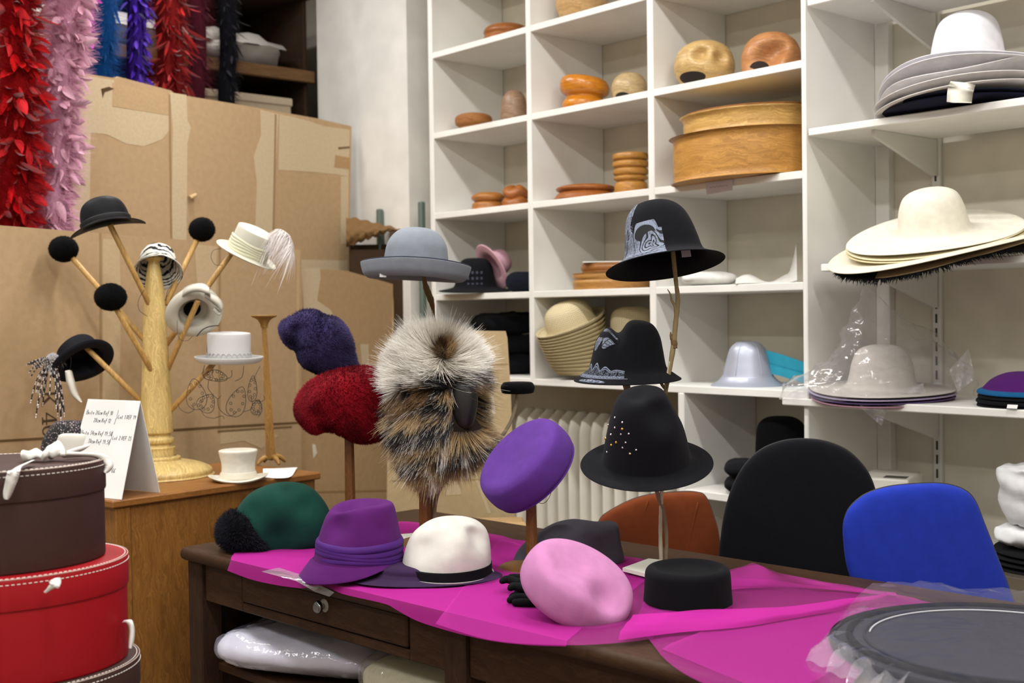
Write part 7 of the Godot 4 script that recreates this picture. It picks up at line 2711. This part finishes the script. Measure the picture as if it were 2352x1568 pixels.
# ---------- clear plastic with black hats at the front right ----------
func build_wraps():
	var c := ph(2310, 1510, TH)
	var s := dep(c) / FOC
	var t := thing("sheer_hat", "wide sheer dark hat with a black wired edge, inside the clear bag", "hat", c + Vector3(0, 0.017, 0), facing(c))
	var st := begin()
	lathe(st, curve(V2([[0, 6], [150, 6], [250, 8], [345, 14], [348, 13], [345, 11], [250, 5], [0, 3]]), 4), 96, s)
	part(t, "brim", st, paint(hx("3b3b45"), 0.35, "pile", 6.0) if false else felt(hx("2a2a33"), 0.6, 0.1))
	for q in [[346, 15, 0.006, "08080b"], [312, 14, 0.0026, "24242a"], [386, 4, 0.006, "121217"]]:
		st = begin()
		var pts := []
		for j in 97:
			var a := TAU * j / 96
			pts.append(Vector3(sin(a) * q[0], q[1], cos(a) * q[0]) * s)
		tube(st, pts, q[2], 8, false)
		part(t, "edge_wire", st, plain(hx(q[3]), 0.75, 0.2))
	st = begin()
	var pts2 := []
	for j in 61:
		var a := lerpf(-2.2, 1.6, j / 60.0) + PI
		pts2.append(Vector3(sin(a) * 300, 14, cos(a) * 300) * s)
	tube(st, pts2, 0.0016, 6)
	part(t, "white_thread", st, plain(hx("b9b9c0"), 0.5))
	st = begin()
	lathe(st, curve(V2([[346, 10], [370, 6], [386, 3], [370, 1], [346, 4]]), 3), 96, s)
	part(t, "under_brim", st, felt(hx("22222a"), 0.6, 0.2))
	# the bag over it
	var b := thing("plastic_bag", "large crumpled clear plastic bag over the sheer dark hat, at the table's front right", "bag", c, facing(c))
	var n := FastNoiseLite.new()
	n.seed = 44
	n.frequency = 6.0
	n.fractal_octaves = 3
	var o := [[1846, 1530], [1872, 1490], [1905, 1450], [1930, 1412], [1968, 1384], [2060, 1372], [2200, 1378], [2420, 1392], [2700, 1440], [2760, 1540], [2600, 1660], [2300, 1720], [2050, 1660], [1930, 1620], [1890, 1570]]
	var edge := []
	for q in o:
		edge.append(b.transform.affine_inverse() * ph(q[0], q[1], TH + 0.006))
	edge = curve(edge, 6, true)
	edge.append(edge[0])
	for pass_ in 1:
		var rows := []
		for i in 25:
			var f := i / 24.0
			var row := PackedVector3Array()
			for q in edge:
				var p: Vector3 = q * (1.0 - f)
				var hgt := 0.042 * (1.0 - pow(1.0 - clampf(f / 0.22, 0, 1), 2))
				var v := n.get_noise_3d(p.x * 1.6 + pass_ * 9, p.z * 1.6, pass_)
				p.y += hgt + (v * 0.022 + absf(n.get_noise_2d(p.x * 3.0, p.z * 3.0 + 7)) * 0.014) * clampf(f * 8.0, 0.15, 1) * (1.0 - 0.85 * smoothstep(0.15, 0.4, f))
				row.append(p)
			rows.append(row)
		st = begin()
		net(st, rows)
		part(b, "film", st, film_clear())
	# folds gathered at the near left
	for k in 4:
		st = begin()
		var rows := []
		var x0 := 1850.0 + k * 46
		var y0 := 1532.0 + k * 26
		for i in 9:
			var row := PackedVector3Array()
			for j in 13:
				var u := i / 8.0
				var v := j / 12.0
				var p: Vector3 = b.transform.affine_inverse() * ph(x0 + u * 55 + v * 70, y0 - u * 55 + v * 18, TH + 0.008)
				p.y += 0.010 + 0.024 * sin(PI * u) * (0.5 + 0.5 * sin(v * 5.0 + k)) + 0.003 * sin(v * 9.0 + u * 8.0)
				row.append(p)
			rows.append(row)
		net(st, rows)
		part(b, "fold", st, clear(Color(0.95, 0.95, 1.0), 0.10, 0.08, 0.3))
	# narrow strip of clear film that hangs over the table edge by the drawer
	var e := tb(0.6, TH + 0.006, -0.004)
	t = thing("film_strip", "narrow clear plastic strip under the tulle, its end hanging over the drawer", "plastic", e)
	st = begin()
	var rows3 := []
	var e0 := PackedVector3Array()
	var e1 := PackedVector3Array()
	for q in [[600, 1312, 0.008], [680, 1334, 0.009]]:
		e0.append(ph(q[0], q[1], TH + q[2]) - e)
	for q in [[640, 1303, 0.009], [700, 1322, 0.009]]:
		e1.append(ph(q[0], q[1], TH + q[2]) - e)
	for q in [[722, 1358], [756, 1370]]:
		e0.append(pv(q[0], q[1], tb(0, 0, -0.018), TB) - e)
	for q in [[738, 1345], [768, 1360]]:
		e1.append(pv(q[0], q[1], tb(0, 0, -0.018), TB) - e)
	for i in e0.size():
		pass
	net(st, [e0, e1])
	part(t, "film", st, clear(Color(1, 1, 1), 0.14, 0.08, 0.3))
func film_clear() -> StandardMaterial3D:
	var m := clear(Color(0.93, 0.93, 0.99), 0.035, 0.1, 0.0)
	m.metallic_specular = 0.18
	return m
